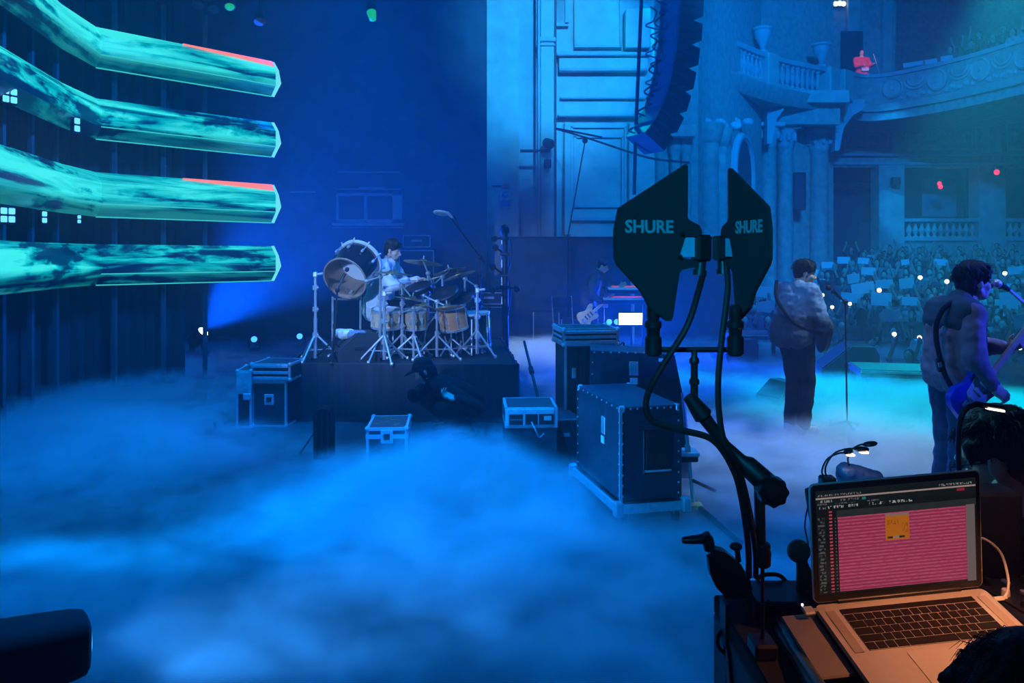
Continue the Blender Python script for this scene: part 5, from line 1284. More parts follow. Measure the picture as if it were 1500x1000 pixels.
for L_, sg in (('R', 1), ('L', -1)):
    a = J['wr'+L_]+f*.07+V(0, 0, -.03); d = (f*.85-r*.35*sg+V(0, 0, .28)).normalized()
    s_ = MB().tube([a-d*.10, a+d*.26, a+d*.29, a+d*.31], [.0075, .007, .005, .007], 8).build('drumstick', M['maple'])
    tag(s_, 'wooden drumstick in the drummer\'s '+('right' if sg > 0 else 'left')+' hand', 'drumstick')

# ---- bass player by the keyboards at the far side
f, r = heading(-12); B = V(1.48, 14.2, 0); q = place(B, f, r)
J = dict(pelvis=q(-.06, 0, .95), chest=q(.02, 0, 1.30), neck=q(.08, 0, 1.46), shL=q(.04, -.18, 1.40), shR=q(.04, .18, 1.40),
         elR=q(-.02, .30, 1.10), wrR=q(.16, .25, .92), elL=q(.26, -.22, 1.16), wrL=q(.46, -.05, 1.17),
         hipL=q(-.05, -.09, .92), hipR=q(-.05, .09, .92), knL=q(.0, -.12, .5), knR=q(.02, .10, .5), anL=q(-.03, -.14, .09), anR=q(-.05, .10, .09),
         toeL=q(.12, -.16, .04), toeR=q(.12, .12, .04))
pz = thing('person', 'bass player in dark jacket and brimless cap bending over a tan bass', 'person', B)
hc = q(.17, 0, 1.575); hR = head_rot(-18, -22)
mb = MB(); body_prims(mb, J); head_prims(mb, hc, hR, 1.0, J['neck'])
hand_prims(mb, J['wrR'], f*.8+V(0, 0, -.4), -r*.9, .5, 1); hand_prims(mb, J['wrL'], f*.4-r*.2+V(0, 0, .6), -f+r*.4, .7, -1)
blob_obj(mb, .010, 3, 'body', M['skin'], pz, True); eyes(pz, hc, hR)
hair_obj(pz, hc, hR, 1.0, 1.0, 20, 5, False, .2, .014)
mb = MB()
mb.ell(hc+hR @ V(0, -.01, .075), (.09, .105, .06), hR); mb.tube([hc+hR @ V(.09*math.cos(a), .105*math.sin(a)-.01, .06) for a in [2*math.pi*i/20 for i in range(20)]], .014, 6, closed=True)
blob_obj(mb, .012, 2, 'cap', M['denim_dark'], pz, True)
mb = MB(); jacket_prims(mb, J, q(-.09, 0, .92), 1.15, 1.15, .88, 1.25)
jk = blob_obj(mb, .016, 4, 'jacket', M['jacket_yoke'], pz, True); wrinkle(jk.data, .016, 9, 3)
mb = MB(); trouser_prims(mb, J, 1.05); blob_obj(mb, .016, 4, 'trousers', M['denim_dark'], pz, True)
shoes(pz, J, M['black_cloth'])
guitar('bass_guitar', 'tan wooden bass guitar held by the player beside the keyboards', P(862, 462, 13.9), V(.72, .1, .62), V(.3, -.9, .1), M['wood'], M['wood'], True)

# ---- stagehand crouching in front of the riser
f, r = heading(200); B = V(-.60, 7.72, 0); q = place(B, f, r)
J = dict(pelvis=q(-.22, 0, .30), chest=q(.06, 0, .46), neck=q(.19, 0, .54), shL=q(.14, -.18, .50), shR=q(.14, .18, .50),
         elR=q(.30, .30, .34), wrR=q(.36, .12, .40), elL=q(.26, -.28, .36), wrL=q(.46, -.18, .36),
         hipL=q(-.19, -.11, .28), hipR=q(-.19, .11, .28), knL=q(.16, -.24, .30), knR=q(.18, .24, .30), anL=q(-.10, -.22, .09), anR=q(-.06, .20, .09),
         toeL=q(.06, -.24, .04), toeR=q(.10, .22, .04))
pz = thing('person', 'stagehand in black and a black cap crouching in the fog before the drum riser', 'person', B)
hc = q(.27, 0, .635); hR = head_rot(185, -30)
wr = P(667, 584, 7.15); J['wrL'] = wr; J['elL'] = V(wr.x+.20, wr.y+.16, wr.z-.12)
mb = MB(); body_prims(mb, J); head_prims(mb, hc, hR, 1.0, J['neck'])
hand_prims(mb, wr, V(-.9, -.1, .38), V(.1, -.5, .9), .45, 1, 1.12)
blob_obj(mb, .0085, 3, 'body', M['skin'], pz, True)
hair_obj(pz, hc, hR, 1.0, 1.0, 20, 15, False, 0, .014)
mb = MB(); mb.ell(hc+hR @ V(0, -.01, .06), (.092, .108, .07), hR); mb.ell(hc+hR @ V(0, .12, .055), (.07, .07, .010), hR)
blob_obj(mb, .010, 2, 'cap', M['black_cloth'], pz, True)
mb = MB(); jacket_prims(mb, J, q(-.2, 0, .34), 1.1, 1.05, .92, 1.1)
mb.ell(hc+hR @ V(0, -.02, -.02), (.085, .10, .115), hR)
jk = blob_obj(mb, .015, 4, 'hoodie', M['black_cloth'], pz, True)
mb = MB(); trouser_prims(mb, J, 1.05); blob_obj(mb, .016, 4, 'trousers', M['black_cloth'], pz, True)
shoes(pz, J, M['black_cloth'])

# ---- crew member with glasses seated behind the laptop
f, r = heading(118); B = V(1.47, 2.16, 0); q = place(B, f, r)
J = dict(pelvis=q(-.14, 0, .52), chest=q(-.06, 0, .86), neck=q(.02, 0, 1.03), shL=q(-.02, -.19, .97), shR=q(-.02, .19, .97),
         elR=q(.14, .27, .72), wrR=q(.36, .16, .78), elL=q(.14, -.27, .72), wrL=q(.36, -.16, .78),
         hipL=q(-.10, -.10, .50), hipR=q(-.10, .10, .50), knL=q(.34, -.16, .50), knR=q(.34, .16, .50), anL=q(.36, -.17, .10), anR=q(.36, .17, .10),
         toeL=q(.52, -.18, .05), toeR=q(.52, .18, .05))
pz = thing('person', 'crew member with short black hair and glasses in dark jumper looking down by the laptop', 'person', B)
hc = P(1462, 672, 2.16); hR = head_rot(135, -20)
mb = MB(); body_prims(mb, J); head_prims(mb, hc, hR, 1.08, J['neck'])
hand_prims(mb, J['wrR'], f, V(0, 0, -1), .5, 1); hand_prims(mb, J['wrL'], f, V(0, 0, -1), .5, -1)
blob_obj(mb, .007, 3, 'body', M['skin'], pz, True); eyes(pz, hc, hR, 1.08)
hair_obj(pz, hc, hR, 1.06, 1.02, 50, 21, False, .0, .008); strands(pz, hc, hR, 1.07, 2000, .028, 6, .6, .0009)
gl = MB()
for sg in (-1, 1):
    c = hc+hR @ V(sg*.036, .108, .0)
    gl.tube([c+hR @ V(.026*math.cos(a), 0, .018*math.sin(a)) for a in [2*math.pi*i/16 for i in range(16)]], .0022, 6, closed=True)
    gl.tube([hc+hR @ V(sg*.062, .106, .006), hc+hR @ V(sg*.082, .05, .008), hc+hR @ V(sg*.083, -.02, .004)], .0022, 6)
gl.tube([hc+hR @ V(-.01, .112, .004), hc+hR @ V(.01, .112, .004)], .0022, 6)
gl.build('glasses', M['black_plastic'], pz, world=True)
mb = MB(); jacket_prims(mb, J, q(-.14, 0, .50), 1.12, 1.1, .92, 1.08)
jk = blob_obj(mb, .013, 4, 'jumper', M['black_cloth'], pz, True); wrinkle(jk.data, .008, 9, 3)
mb = MB(); trouser_prims(mb, J, 1.05); blob_obj(mb, .016, 4, 'trousers', M['black_cloth'], pz, True)
shoes(pz, J, M['black_cloth'])

# ---- operator sitting right in front of the laptop, only the crown of the head in view
f, r = heading(88); B = V(.78, .74, 0); q = place(B, f, r)
J = dict(pelvis=q(-.28, 0, .42), chest=q(-.10, 0, .76), neck=q(-.02, 0, .92), shL=q(-.06, -.19, .87), shR=q(-.06, .19, .87),
         elR=q(.0, .29, .60), wrR=q(.17, .20, .64), elL=q(.0, -.29, .60), wrL=q(.17, -.20, .64),
         hipL=q(-.24, -.10, .42), hipR=q(-.24, .10, .42), knL=q(.10, -.18, .42), knR=q(.10, .18, .42), anL=q(.05, -.19, .10), anR=q(.05, .19, .10),
         toeL=q(.22, -.2, .05), toeR=q(.22, .2, .05))
pz = thing('person', 'operator with dark tousled hair sitting right in front of the open laptop', 'person', B)
hc = P(1522, 1030, 1.0)+V(0, 0, -.06); hR = head_rot(96, -20)
off = hc-q(.06, 0, 1.07)
for k_ in J:
    if k_[:2] not in ('kn', 'an', 'to'): J[k_] = J[k_]+V(off.x, off.y, off.z)
mb = MB(); body_prims(mb, J); head_prims(mb, hc, hR, 1.0, J['neck'])
hand_prims(mb, J['wrR'], f, V(0, 0, -1), .5, 1); hand_prims(mb, J['wrL'], f, V(0, 0, -1), .5, -1)
blob_obj(mb, .009, 3, 'body', M['skin'], pz, True)
hair_obj(pz, hc, hR, 1.02, 1.03, 110, 31, False, .1, .006); strands(pz, hc, hR, 1.03, 2600, .035, 5, .5, .0007)
mb = MB(); jacket_prims(mb, J, J['pelvis']+V(0, 0, .02), 1.1, 1.1, .92, 1.08)
jk = blob_obj(mb, .014, 4, 'jumper', M['black_cloth'], pz, True)
mb = MB(); trouser_prims(mb, J, 1.05); blob_obj(mb, .016, 4, 'trousers', M['black_cloth'], pz, True)
shoes(pz, J, M['black_cloth'])
for lb, x_, y_, h_ in (('low black stool under the crew member with glasses', 1.53, 2.04, .41), ('low black stool under the operator at the laptop', J['pelvis'].x, J['pelvis'].y, J['pelvis'].z-.11)):
    t = thing('stool', lb, 'stool', (x_, y_, 0)); MB().lathe([(.16, h_-.06), (.17, h_-.04), (.17, h_-.01), (.15, h_)], (0, 0, 0), 18).build('seat', M['rubber'], t)
    MB().cyl((0, 0, .03), (0, 0, h_-.05), .025, 10).build('column', M['black'], t); MB().lathe([(.2, 0), (.2, .02), (.03, .04)], (0, 0, 0), 18).build('base', M['black'], t)

# ================================================================== monitor desk beside the camera
# ---- antennas on their T bar
Ya = 1.52
def paddle(label, c, yaw, logo=True):
    """directional antenna: flat winged plate, foam window, connector block at local +x"""
    t = thing('paddle_antenna', label, 'antenna', c)
    R = RZ(yaw) @ RX(90)          # local x across, local y up
    k = Ya/F/math.cos(R_(16))
    ol = [(1007, 239), (1009.5, 243), (1009, 318), (1012, 322), (1027, 329), (1031, 336), (1032, 346), (1006, 346), (1004, 348), (996, 372), (996, 377), (1026, 382), (1028, 390), (1000, 395), (996, 400), (986, 464), (983, 470), (977, 470), (951, 452), (939, 428), (902, 388), (897.5, 378), (897, 338), (903, 308), (906, 304)]
    poly = [((x-962)*k, (355-y)*Ya/F) for x, y in ol][::-1]
    MB().prism(poly, .009, (0, 0, 0), R).build('plate', M['antenna'], t, smooth=20)
    def T(x, y, z=0): return R @ V((x-962)*k, (355-y)*Ya/F, z)
    blk = MB(); blk.box(T(1032, 363), (.030, .052, .034), R, bev=.004); blk.build('connector_block', M['black_plastic'], t)
    MB().box(T(1012, 361), (.036, .040, .003), R).build('clear_window', M['foam_window'], t)
    for x, y in ((999, 342), (996, 376)): MB().cyl(T(x, y, .004), T(x, y, .010), .004, 8).build('screw', M['black'], t)
    if logo:
        lettering('SHURE', .034, M['logo'], t, T(949, 333, .0052), R, .0004, .0010)
        lettering('SHURE', .034, M['logo'], t, T(949, 333, -.0052), R @ RY(180), .0004, .0010)
    cn = MB(); cn.cyl(T(1032, 378), T(1030, 396), .011, 12); cn.cyl(T(1030, 396), T(1029, 404), .014, 12); cn.build('connector', M['steel_dark'], t)
    return t, T
M['antenna'] = mat('dark_green_plastic', (.014, .036, .040), .85, spec=.2); M['logo'] = mat('grey_logo_print', (.30, .42, .46), .6); M['steel_dark'] = mat('dark_steel', (.09, .09, .1), .35, .7)
M['foam_window'] = mat('pale_foam', (.42, .55, .75), .7)
cl_ = P(962, 355, Ya); tA, TA = paddle('dark green paddle antenna facing the camera with the pale SHURE lettering', cl_, 16)
cr_ = P(1093, 355, Ya+.03); tB, TB = paddle('dark paddle antenna turned almost edge on beside the lettered one', cr_, 180-77)
# T bar, post, boom, clutch
t = thing('antenna_stand', 'black T bar and boom arm holding both paddle antennas over the desk edge', 'stand', P(1117, 840, Ya)+V(0, 0, -.06))
Yt = Ya+.01
MB().tube([P(955, 512, Yt), P(1082, 512, Yt)], .0052, 8).build('t_bar', M['black'], t, world=True)
for px_ in (957, 1077):
    g_ = MB(); g_.lathe([(.012, 0), (.0165, .004), (.0165, .035), (.0125, .04), (.0135, .052), (.0165, .056), (.0165, .066), (.011, .07), (.0125, .076), (.0125, .094), (.008, .10)], P(px_, 521, Yt), 12); g_.build('swivel_mount', M['black_plastic'], t, world=True)
g_ = MB(); g_.lathe([(.0075, 0), (.0075, .03), (.010, .032), (.010, .04), (.007, .043), (.007, .07), (.0095, .073), (.0095, .08), (.006, .085), (.006, .1)], P(1017, 586, Yt), 10); g_.build('post', M['black'], t, world=True)
a = P(1013, 586, Yt); b = P(1062, 652, Yt); c = P(1132, 716, Yt-.02)
g_ = MB(); g_.tube([a-(b-a).normalized()*.01, a.lerp(b, .35), a.lerp(b, .4), b, b.lerp(c, .35), b.lerp(c, .45), c], [.012, .019, .013, .011, .012, .020, .022], 12); g_.build('boom_arm', M['black'], t, world=True)
kn = MB(); kc = P(1130, 718, Yt-.035)
kp = []
for k in range(40):
    an = 2*math.pi*k/40; rr = .0275+.0018*math.cos(an*8); kp.append((rr*math.cos(an), rr*math.sin(an)))
kn.prism(kp, .03, kc, RX(90)); kn.lathe([(.02, 0), (.016, .012), (.0, .014)], kc-V(0, .015, 0), 16, frame_z(V(0, -1, 0))); kn.build('clutch_knob', M['black_plastic'], t, world=True)
g_ = MB(); g_.tube([P(1112, 700, Yt), P(1114, 800, Yt)], .0105, 12); g_.build('pole', M['black'], t, world=True)
g_ = MB(); g_.lathe([(.011, 0), (.0155, .004), (.0165, .03), (.0145, .034), (.0155, .042), (.0125, .047)], P(1117, 830, Yt), 14); g_.build('pole_sleeve', M['black'], t, world=True)
q_ = P(1117, 828, Yt); g_ = MB(); g_.tube([q_, V(q_.x, q_.y, .975)], .004, 8); g_.build('stud', M['black'], t, world=True)
MB().box(V(q_.x, q_.y, .990), (.045, .06, .03), bev=.005).build('desk_clamp', M['black'], t, world=True)
# antenna cables
def cable(label, pts, r, m=None, cat='cable', name='cable', group=None):
    o = MB().tube(smooth_path(pts, 8), r, 8).build(name, m or M['rubber']); return tag(o, label, cat, group)
cable('black antenna cable looping left from the lettered paddle down to the boom', [P(1029, 404, Ya+.02), P(1022, 430, Ya-.01), P(1005, 480, Ya-.035), P(965, 545, Ya-.03), P(947, 585, Ya-.02), P(955, 615, Ya-.02), P(1000, 630, Ya-.03), P(1045, 645, Ya-.035), P(1075, 690, Ya-.03), P(1088, 740, Ya-.02), P(1096, 800, Ya), P(1097, 845, Ya+.01)], .0062)
cable('black antenna cable hanging straight from the edge-on paddle to the boom', [P(1064, 392, Ya+.03), P(1066, 425, Ya+.01), P(1057, 500, Ya-.015), P(1052, 560, Ya-.025), P(1054, 610, Ya-.03), P(1062, 650, Ya-.035), P(1080, 680, Ya-.035), P(1096, 740, Ya-.02), P(1106, 800, Ya), P(1107, 845, Ya+.02)], .0058)
for k, (px_, py_) in enumerate(((1029, 412), (1065, 400))):
    pass
# ---- desk: tall black flight case desk
DZ = .975; DX = .462; DY0, DY1 = 1.16, 1.80
t = thing('desk', 'tall black flight case desk carrying the laptop and mixer', 'desk', (DX+.8, 1.5, 0))
MB().box((DX+.8, (DY0+DY1)/2, DZ-.02), (1.6, DY1-DY0, .04), bev=.004).build('desk_top', M['black_matte'], t, world=True)
MB().box((DX+.02, (DY0+DY1)/2, DZ/2-.02), (.04, DY1-DY0, DZ-.04), bev=.004).build('side_panel', M['panel_blue'] , t, world=True)
MB().box((DX+.8, DY1-.015, DZ/2-.02), (1.56, .03, DZ-.04)).build('back_panel', M['case'], t, world=True)
MB().box((DX+1.58, (DY0+DY1)/2, DZ/2-.02), (.04, DY1-DY0, DZ-.04)).build('side_panel', M['case2'], t, world=True)
MB().box((DX-.002, 1.70, DZ-.10), (.008, .045, .26)).build('edge_profile', M['black'], t, world=True)
MB().box((DX-.002, 1.61, DZ-.25), (.008, .03, .4), RX(-20)).build('strap', M['black'], t, world=True)
for k, (y_, z_) in enumerate(((1.72, .78), (1.70, .72), (1.68, .76), (1.67, .66), (1.64, .68), (1.71, .62))):
    MB().box((DX-.002, y_, z_), (.006, .008, .028), RX(20)).build('vent_slot', M['black_matte'], t, world=True)
t2 = MB().tube([P(1138, 912, 1.66), P(1163, 955, 1.52), P(1192, 1000, 1.39), P(1262, 1100, 1.16)], .017, 14).build('desk_bumper', M['bumper'])
tag(t2, 'rounded dark blue bumper tube along the desk edge beside the laptop', 'bumper')
cable('thin black cable looped on the side of the desk', [P(1100, 858, 1.72), P(1095, 880, 1.70), P(1108, 915, 1.68), P(1112, 950, 1.66), P(1098, 965, 1.66), P(1070, 962, 1.68), P(1052, 945, 1.70), P(1056, 925, 1.71), P(1082, 908, 1.70), P(1112, 912, 1.66), P(1122, 900, 1.64), P(1126, 880, 1.66)], .004)
cable('thick black cable arching over the back edge of the desk', [P(1108, 850, 1.78), P(1118, 842, 1.78), P(1140, 842, 1.78), P(1152, 852, 1.78)], .005)
cable('thin black cable hanging from the tablet behind the laptop', [P(1184, 738, 1.8), P(1179, 770, 1.8), P(1184, 800, 1.8), P(1180, 835, 1.78)], .0018)
# clamp with lever handle on the desk corner
t = thing('lever_clamp', 'black lever clamp on the corner of the desk with its handle out', 'clamp', P(1055, 865, 1.72))
Yc_ = 1.70
g_ = MB(); g_.tube([P(999, 791, Yc_), P(1003, 791, Yc_), P(1030, 789, Yc_)], [.0055, .008, .011], 10); g_.build('handle', M['black_plastic'], t, world=True)
g_ = MB(); g_.tube([P(1032, 782, Yc_), P(1037, 790, Yc_), P(1040, 805, Yc_)], [.011, .013, .012], 10); g_.build('pivot', M['black_plastic'], t, world=True)
k_ = Yc_/F
g_ = MB(); g_.prism([((x-1050)*k_, (830-y)*k_) for x, y in ((1037, 800), (1060, 805), (1082, 822), (1096, 845), (1100, 872), (1060, 872), (1046, 850))][::-1], .03, P(1050, 830, Yc_), RX(90)); g_.build('body', M['black_plastic'], t, world=True)
g_ = MB(); g_.prism([((x-1050)*k_, (830-y)*k_) for x, y in ((1036, 815), (1046, 812), (1056, 840), (1066, 862), (1058, 868), (1048, 858), (1039, 838))][::-1], .02, P(1050, 830, Yc_-.02), RX(90)); g_.build('jaw', M['black'], t, world=True)
g_ = MB(); g_.tube([P(1082, 822, Yc_), P(1080, 806, Yc_)], .006, 8); g_.ell(P(1078, 800, Yc_), (.014, .012, .009), seg=10, rings=7); g_.build('knob', M['black_plastic'], t, world=True)
# black boxes between clamp and laptop
t = thing('equipment_box', 'black equipment box on the desk behind the clamp and the laptop edge', 'case', (.60, 1.72, DZ))
MB().box((.0, 0, .02), (.17, .12, .045), bev=.006).build('body', M['black_plastic'], t); MB().box((.0, -.062, .02), (.15, .006, .03)).build('front_panel', M['black'], t)
# round headed gadget
t = thing('desk_fan', 'small dark gadget with a round head standing beside the laptop lid', 'gadget', P(1180, 862, 1.72)); Yf = 1.72
MB().lathe([(.0, -.014), (.021, -.012), (.025, -.004), (.025, .004), (.021, .012), (.0, .014)], P(1170, 807, Yf), 24, RX(90), caps=False).build('round_head', M['fan_green'] if 'fan_green' in M else M['black_plastic'], t, world=True)
g_ = MB(); g_.tube([P(1174, 822, Yf), P(1178, 838, Yf), P(1182, 862, Yf)], [.012, .017, .024], 12); g_.build('neck', M['black_plastic'], t, world=True)
MB().tube([P(1188, 806, Yf), P(1192, 805, Yf)], .003, 6).build('stalk', M['black'], t, world=True)
# ---- laptop
Lc = V(.7844, 1.5889, 1.0615); a_, b_, c_, lid = .09389, .22122, -.06377, 1.39859
Rl = Matrix.Rotation(a_, 3, 'Z') @ Matrix.Rotation(b_, 3, 'X') @ Matrix.Rotation(c_, 3, 'Y')
t = thing('laptop', 'open silver laptop lit warm, its screen full of pink audio tracks', 'laptop', Lc)
t.rotation_euler = Rl.to_euler()
LW, LD, LH = .358, .246, .243
def rrect(w_, h_, r_, n=5):
    out = []
    for cx, cy, a0 in ((w_/2-r_, h_/2-r_, 0), (-w_/2+r_, h_/2-r_, 90), (-w_/2+r_, -h_/2+r_, 180), (w_/2-r_, -h_/2+r_, 270)):
        for k in range(n+1): an = R_(a0+90*k/n); out.append((cx+r_*math.cos(an), cy+r_*math.sin(an)))
    return out
M['alu_lap'] = mat('laptop_aluminium', (.62, .60, .58), .42, .35, var=.03, scale=60); M['keycap'] = mat('black_keycap', (.010, .008, .008), .65, spec=.25); M['keywell'] = mat('key_well', (.42, .38, .35), .5, .1); M['trackpad'] = mat('trackpad_glass', (.66, .64, .62), .3, .2, var=.02)
MB().prism(rrect(LW, LD, .012), .012, (0, -LD/2, -.0065)).build('base', M['alu_lap'], t, smooth=50)
kw, kd = .276, .114; ky0 = -.021
MB().box((0, ky0-kd/2, .0002), (kw, kd, .0010)).build('key_well', M['keywell'], t)
MB().box((0, ky0-.0075, .0012), (kw, .0135, .0012), bev=.0004).build('touch_bar', M['keycap'], t)
rowsk = [[1]*13+[1.55], [1.55]+[1]*13, [1.8]+[1]*11+[1.8], [2.35]+[1]*10+[2.35], [1, 1, 1, 1.25, 5.2, 1.25, 1, .98, .98, .98]]
kh = (kd-.0165)/5
for ri, row in enumerate(rowsk):
    u = kw/sum(row); x_ = -kw/2; y_ = ky0-.0162-kh*(ri+.5)
    for wk in row:
        MB().box((x_+u*wk/2, y_, .0014), (u*wk-.0022, kh-.0022, .0016), bev=.0005).build('key', M['keycap'], t, smooth=0); x_ += u*wk
MB().prism(rrect(.15, .083, .006), .0008, (0, -.1885, .0004)).build('trackpad', M['trackpad'], t)
for sx in (-1, 1): MB().box((sx*.158, -.08, .0003), (.018, .115, .0006)).build('speaker_grille', M['keywell'], t)
MB().cyl((-.13, .003, .001), (.13, .003, .001), .006, 12).build('hinge', M['black_plastic'], t)
ld = link('lid', None, t); ld.location = (0, .001, .002); ld.rotation_euler = (lid, 0, 0)     # lid local: x across, y up the lid, -z ... screen towards +z
MB().prism(rrect(LW, LH, .012), .005, (0, LH/2, -.004)).build('lid_shell', M['alu_lap'], ld, smooth=50)
MB().prism(rrect(LW-.004, LH-.004, .010), .0012, (0, LH/2, -.0008)).build('screen_glass', M['black_plastic'], ld, smooth=50)
# the screen itself: an audio session drawn by its material
def screen_mat():
    m = bpy.data.materials.new('audio_session_screen'); m.use_nodes = True; n = m.node_tree; L = n.links.new; b = n.nodes['Principled BSDF']
    b.inputs['Base Color'].default_value = (.01, .01, .01, 1); b.inputs['Roughness'].default_value = .25
    tc = n.nodes.new('ShaderNodeTexCoord'); sp = n.nodes.new('ShaderNodeSeparateXYZ'); L(tc.outputs['Generated'], sp.inputs[0])
    X, Y = sp.outputs[0], sp.outputs[1]
    def mt(op, a, c=None, clamp=False):
        q = n.nodes.new('ShaderNodeMath'); q.operation = op; q.use_clamp = clamp
        for i, v in enumerate((a, c)):
            if v is None: continue
            if isinstance(v, (int, float)): q.inputs[i].default_value = v
            else: L(v, q.inputs[i])
        return q.outputs[0]
    def rect(x0, x1, y0, y1):
        return mt('MULTIPLY', mt('MULTIPLY', mt('GREATER_THAN', X, x0), mt('LESS_THAN', X, x1)), mt('MULTIPLY', mt('GREATER_THAN', Y, y0), mt('LESS_THAN', Y, y1)))
    def mixc(fac, c1, c2):
        q = n.nodes.new('ShaderNodeMixRGB'); L(fac, q.inputs[0])
        for i, c in ((1, c1), (2, c2)):
            if isinstance(c, tuple): q.inputs[i].default_value = (*c, 1)
            else: L(c, q.inputs[i])
        return q.outputs[0]
    col_ = (.010, .014, .014)
    rows_ = mt('FRACT', mt('MULTIPLY', Y, 31.0)); line = mt('LESS_THAN', rows_, .16)
    nz = n.nodes.new('ShaderNodeTexNoise'); nz.inputs['Scale'].default_value = 1; nz.inputs['Detail'].default_value = 6; mp = n.nodes.new('ShaderNodeMapping'); mp.inputs['Scale'].default_value = (30, 62, 1); L(tc.outputs['Generated'], mp.inputs[0]); L(mp.outputs[0], nz.inputs['Vector'])
    mid = mt('MULTIPLY', mt('LESS_THAN', mt('ABSOLUTE', mt('SUBTRACT', rows_, .58)), mt('MULTIPLY', mt('SUBTRACT', nz.outputs[0], .36), .9)), rect(.13, .93, 0, 1))
    pink = mixc(mid, (.62, .065, .17), (.80, .13, .26)); pink = mixc(line, pink, (.33, .028, .085))
    c = mixc(rect(.0, 1, .855, 1), col_, (.012, .02, .02))
    c = mixc(rect(.125, 1, .735, .80), c, (.035, .045, .045))
    c = mixc(rect(.935, .99, .0, .745), c, (.25, .2, .2)); c = mixc(rect(.13, .935, .02, .735), c, pink)
    c = mixc(rect(0, 1, .918, .934), c, (.62, .45, .40))
    nm = mt('GREATER_THAN', rows_, .35); tx = n.nodes.new('ShaderNodeTexNoise'); tx.inputs['Scale'].default_value = 1; mp2 = n.nodes.new('ShaderNodeMapping'); mp2.inputs['Scale'].default_value = (60, 31, 1); L(tc.outputs['Generated'], mp2.inputs[0]); L(mp2.outputs[0], tx.inputs['Vector'])
    c = mixc(mt('MULTIPLY', rect(.008, .05, .02, .75), mt('MULTIPLY', nm, mt('GREATER_THAN', tx.outputs[0], .48))), c, (.11, .13, .14))
    dot = mt('MULTIPLY', rect(.078, .097, .02, .80), mt('LESS_THAN', mt('ABSOLUTE', mt('SUBTRACT', rows_, .6)), .26)); c = mixc(dot, c, (.75, .09, .14))
    d2 = mt('MULTIPLY', rect(.112, .120, .02, .73), mt('LESS_THAN', mt('ABSOLUTE', mt('SUBTRACT', rows_, .6)), .2)); c = mixc(d2, c, (.16, .15, .16))
    tx2 = n.nodes.new('ShaderNodeTexNoise'); tx2.inputs['Scale'].default_value = 1; tx2.inputs['Detail'].default_value = 3; mp3 = n.nodes.new('ShaderNodeMapping'); mp3.inputs['Scale'].default_value = (120, 22, 1); L(tc.outputs['Generated'], mp3.inputs[0]); L(mp3.outputs[0], tx2.inputs['Vector'])
    ink = mt('GREATER_THAN', tx2.outputs[0], .52)
    for (x0, x1, y0, y1, cc) in ((.02, .17, .825, .85, (.6, .6, .58)), (.2, .26, .825, .85, (.6, .6, .58)), (.33, .43, .825, .85, (.6, .6, .58)), (.45, .60, .825, .85, (.65, .65, .6)), (.01, .10, .885, .91, (.4, .4, .4)), (.15, .27, .89, .91, (.3, .3, .3)), (.01, .28, .945, .962, (.4, .4, .4)), (.77, .98, .945, .965, (.5, .45, .45)), (.01, .07, .862, .875, (.25, .25, .25)), (.12, .25, .862, .875, (.25, .25, .25)), (.32, .39, .862, .875, (.25, .25, .25))):
        c = mixc(mt('MULTIPLY', rect(x0, x1, y0, y1), ink), c, cc)
    c = mixc(rect(.285, .31, .885, .91), c, (.02, .30, .32)); c = mixc(rect(.88, .93, .885, .908), c, (.55, .03, .07))
    c = mixc(rect(.425, .575, .47, .72), c, (.80, .22, .012)); c = mixc(rect(.425, .575, .70, .725), c, (.42, .26, .2)); c = mixc(rect(.437, .545, .485, .505), c, (.06, .03, .02)); c = mixc(rect(.47, .51, .485, .505), c, (.4, .35, .3))
    c = mixc(mt('MULTIPLY', rect(.435, .51, .62, .665), ink), c, (.5, .13, .01)); c = mixc(mt('MULTIPLY', rect(.53, .57, .53, .63), ink), c, (.55, .14, .02))
    L(c, b.inputs['Emission Color']); b.inputs['Emission Strength'].default_value = .42
    return m
MB().box((0, LH/2+.001, .0004), (LW-.022, LH-.030, .0008)).build('screen', screen_mat(), ld, smooth=0)
# laptop stand under it, thin hub and drive beside it
t = thing('laptop_stand', 'low black tilted stand holding the laptop over the desk', 'stand', (.79, 1.47, DZ))
t.rotation_euler = Rl.to_euler(); t.location = Lc+Rl @ V(0, 0, -.014)
MB().box((.03, -.12, -.008), (.34, .25, .010), bev=.003).build('tray', M['black'], t)
for sx in (-.13, .13): MB().box((sx, -.03, -.05), (.02, .10, .08), bev=.004).build('leg', M['black'], t)
MB().box((-.215, -.085, -.006), (.07, .17, .008), bev=.003).build('side_shelf', M['shelf'] if 'shelf' in M else M['alu_lap'], t)
t = thing('external_drive', 'thin silver drive lying beside the laptop on the dark tray', 'drive', Lc+Rl @ V(-.222, -.275, -.018)); t.rotation_euler = Rl.to_euler()
MB().prism(rrect(.05, .12, .006), .008, (0, 0, 0)).build('case', M['drive_red'] if 'drive_red' in M else M['alu_lap'], t); MB().box((0, .061, 0), (.012, .004, .004)).build('port', M['black'], t)
t = thing('usb_adapter', 'small square adapter plugged in by the laptop hinge', 'adapter', Lc+Rl @ V(-.197, -.012, -.002)); t.rotation_euler = Rl.to_euler()
MB().box((0, 0, 0), (.022, .022, .007), bev=.002).build('body', M['alu_lap'], t); MB().box((.014, 0, 0), (.008, .008, .003)).build('plug', M['steel'], t); MB().ell((-.006, .014, .004), .0025, seg=6, rings=5).build('status_light', M['lamp_white'], t)
w_ = [Lc+Rl @ V(.180, -.03, -.004), Lc+Rl @ V(.205, -.028, -.002), Lc+Rl @ V(.232, .0, .01), Lc+Rl @ V(.236, .03, .05), Lc+Rl @ V(.215, .045, .075), Lc+Rl @ V(.19, .06, .08)]
cable('white charging cable curving up from the side of the laptop', w_, .0026, M['paper'])
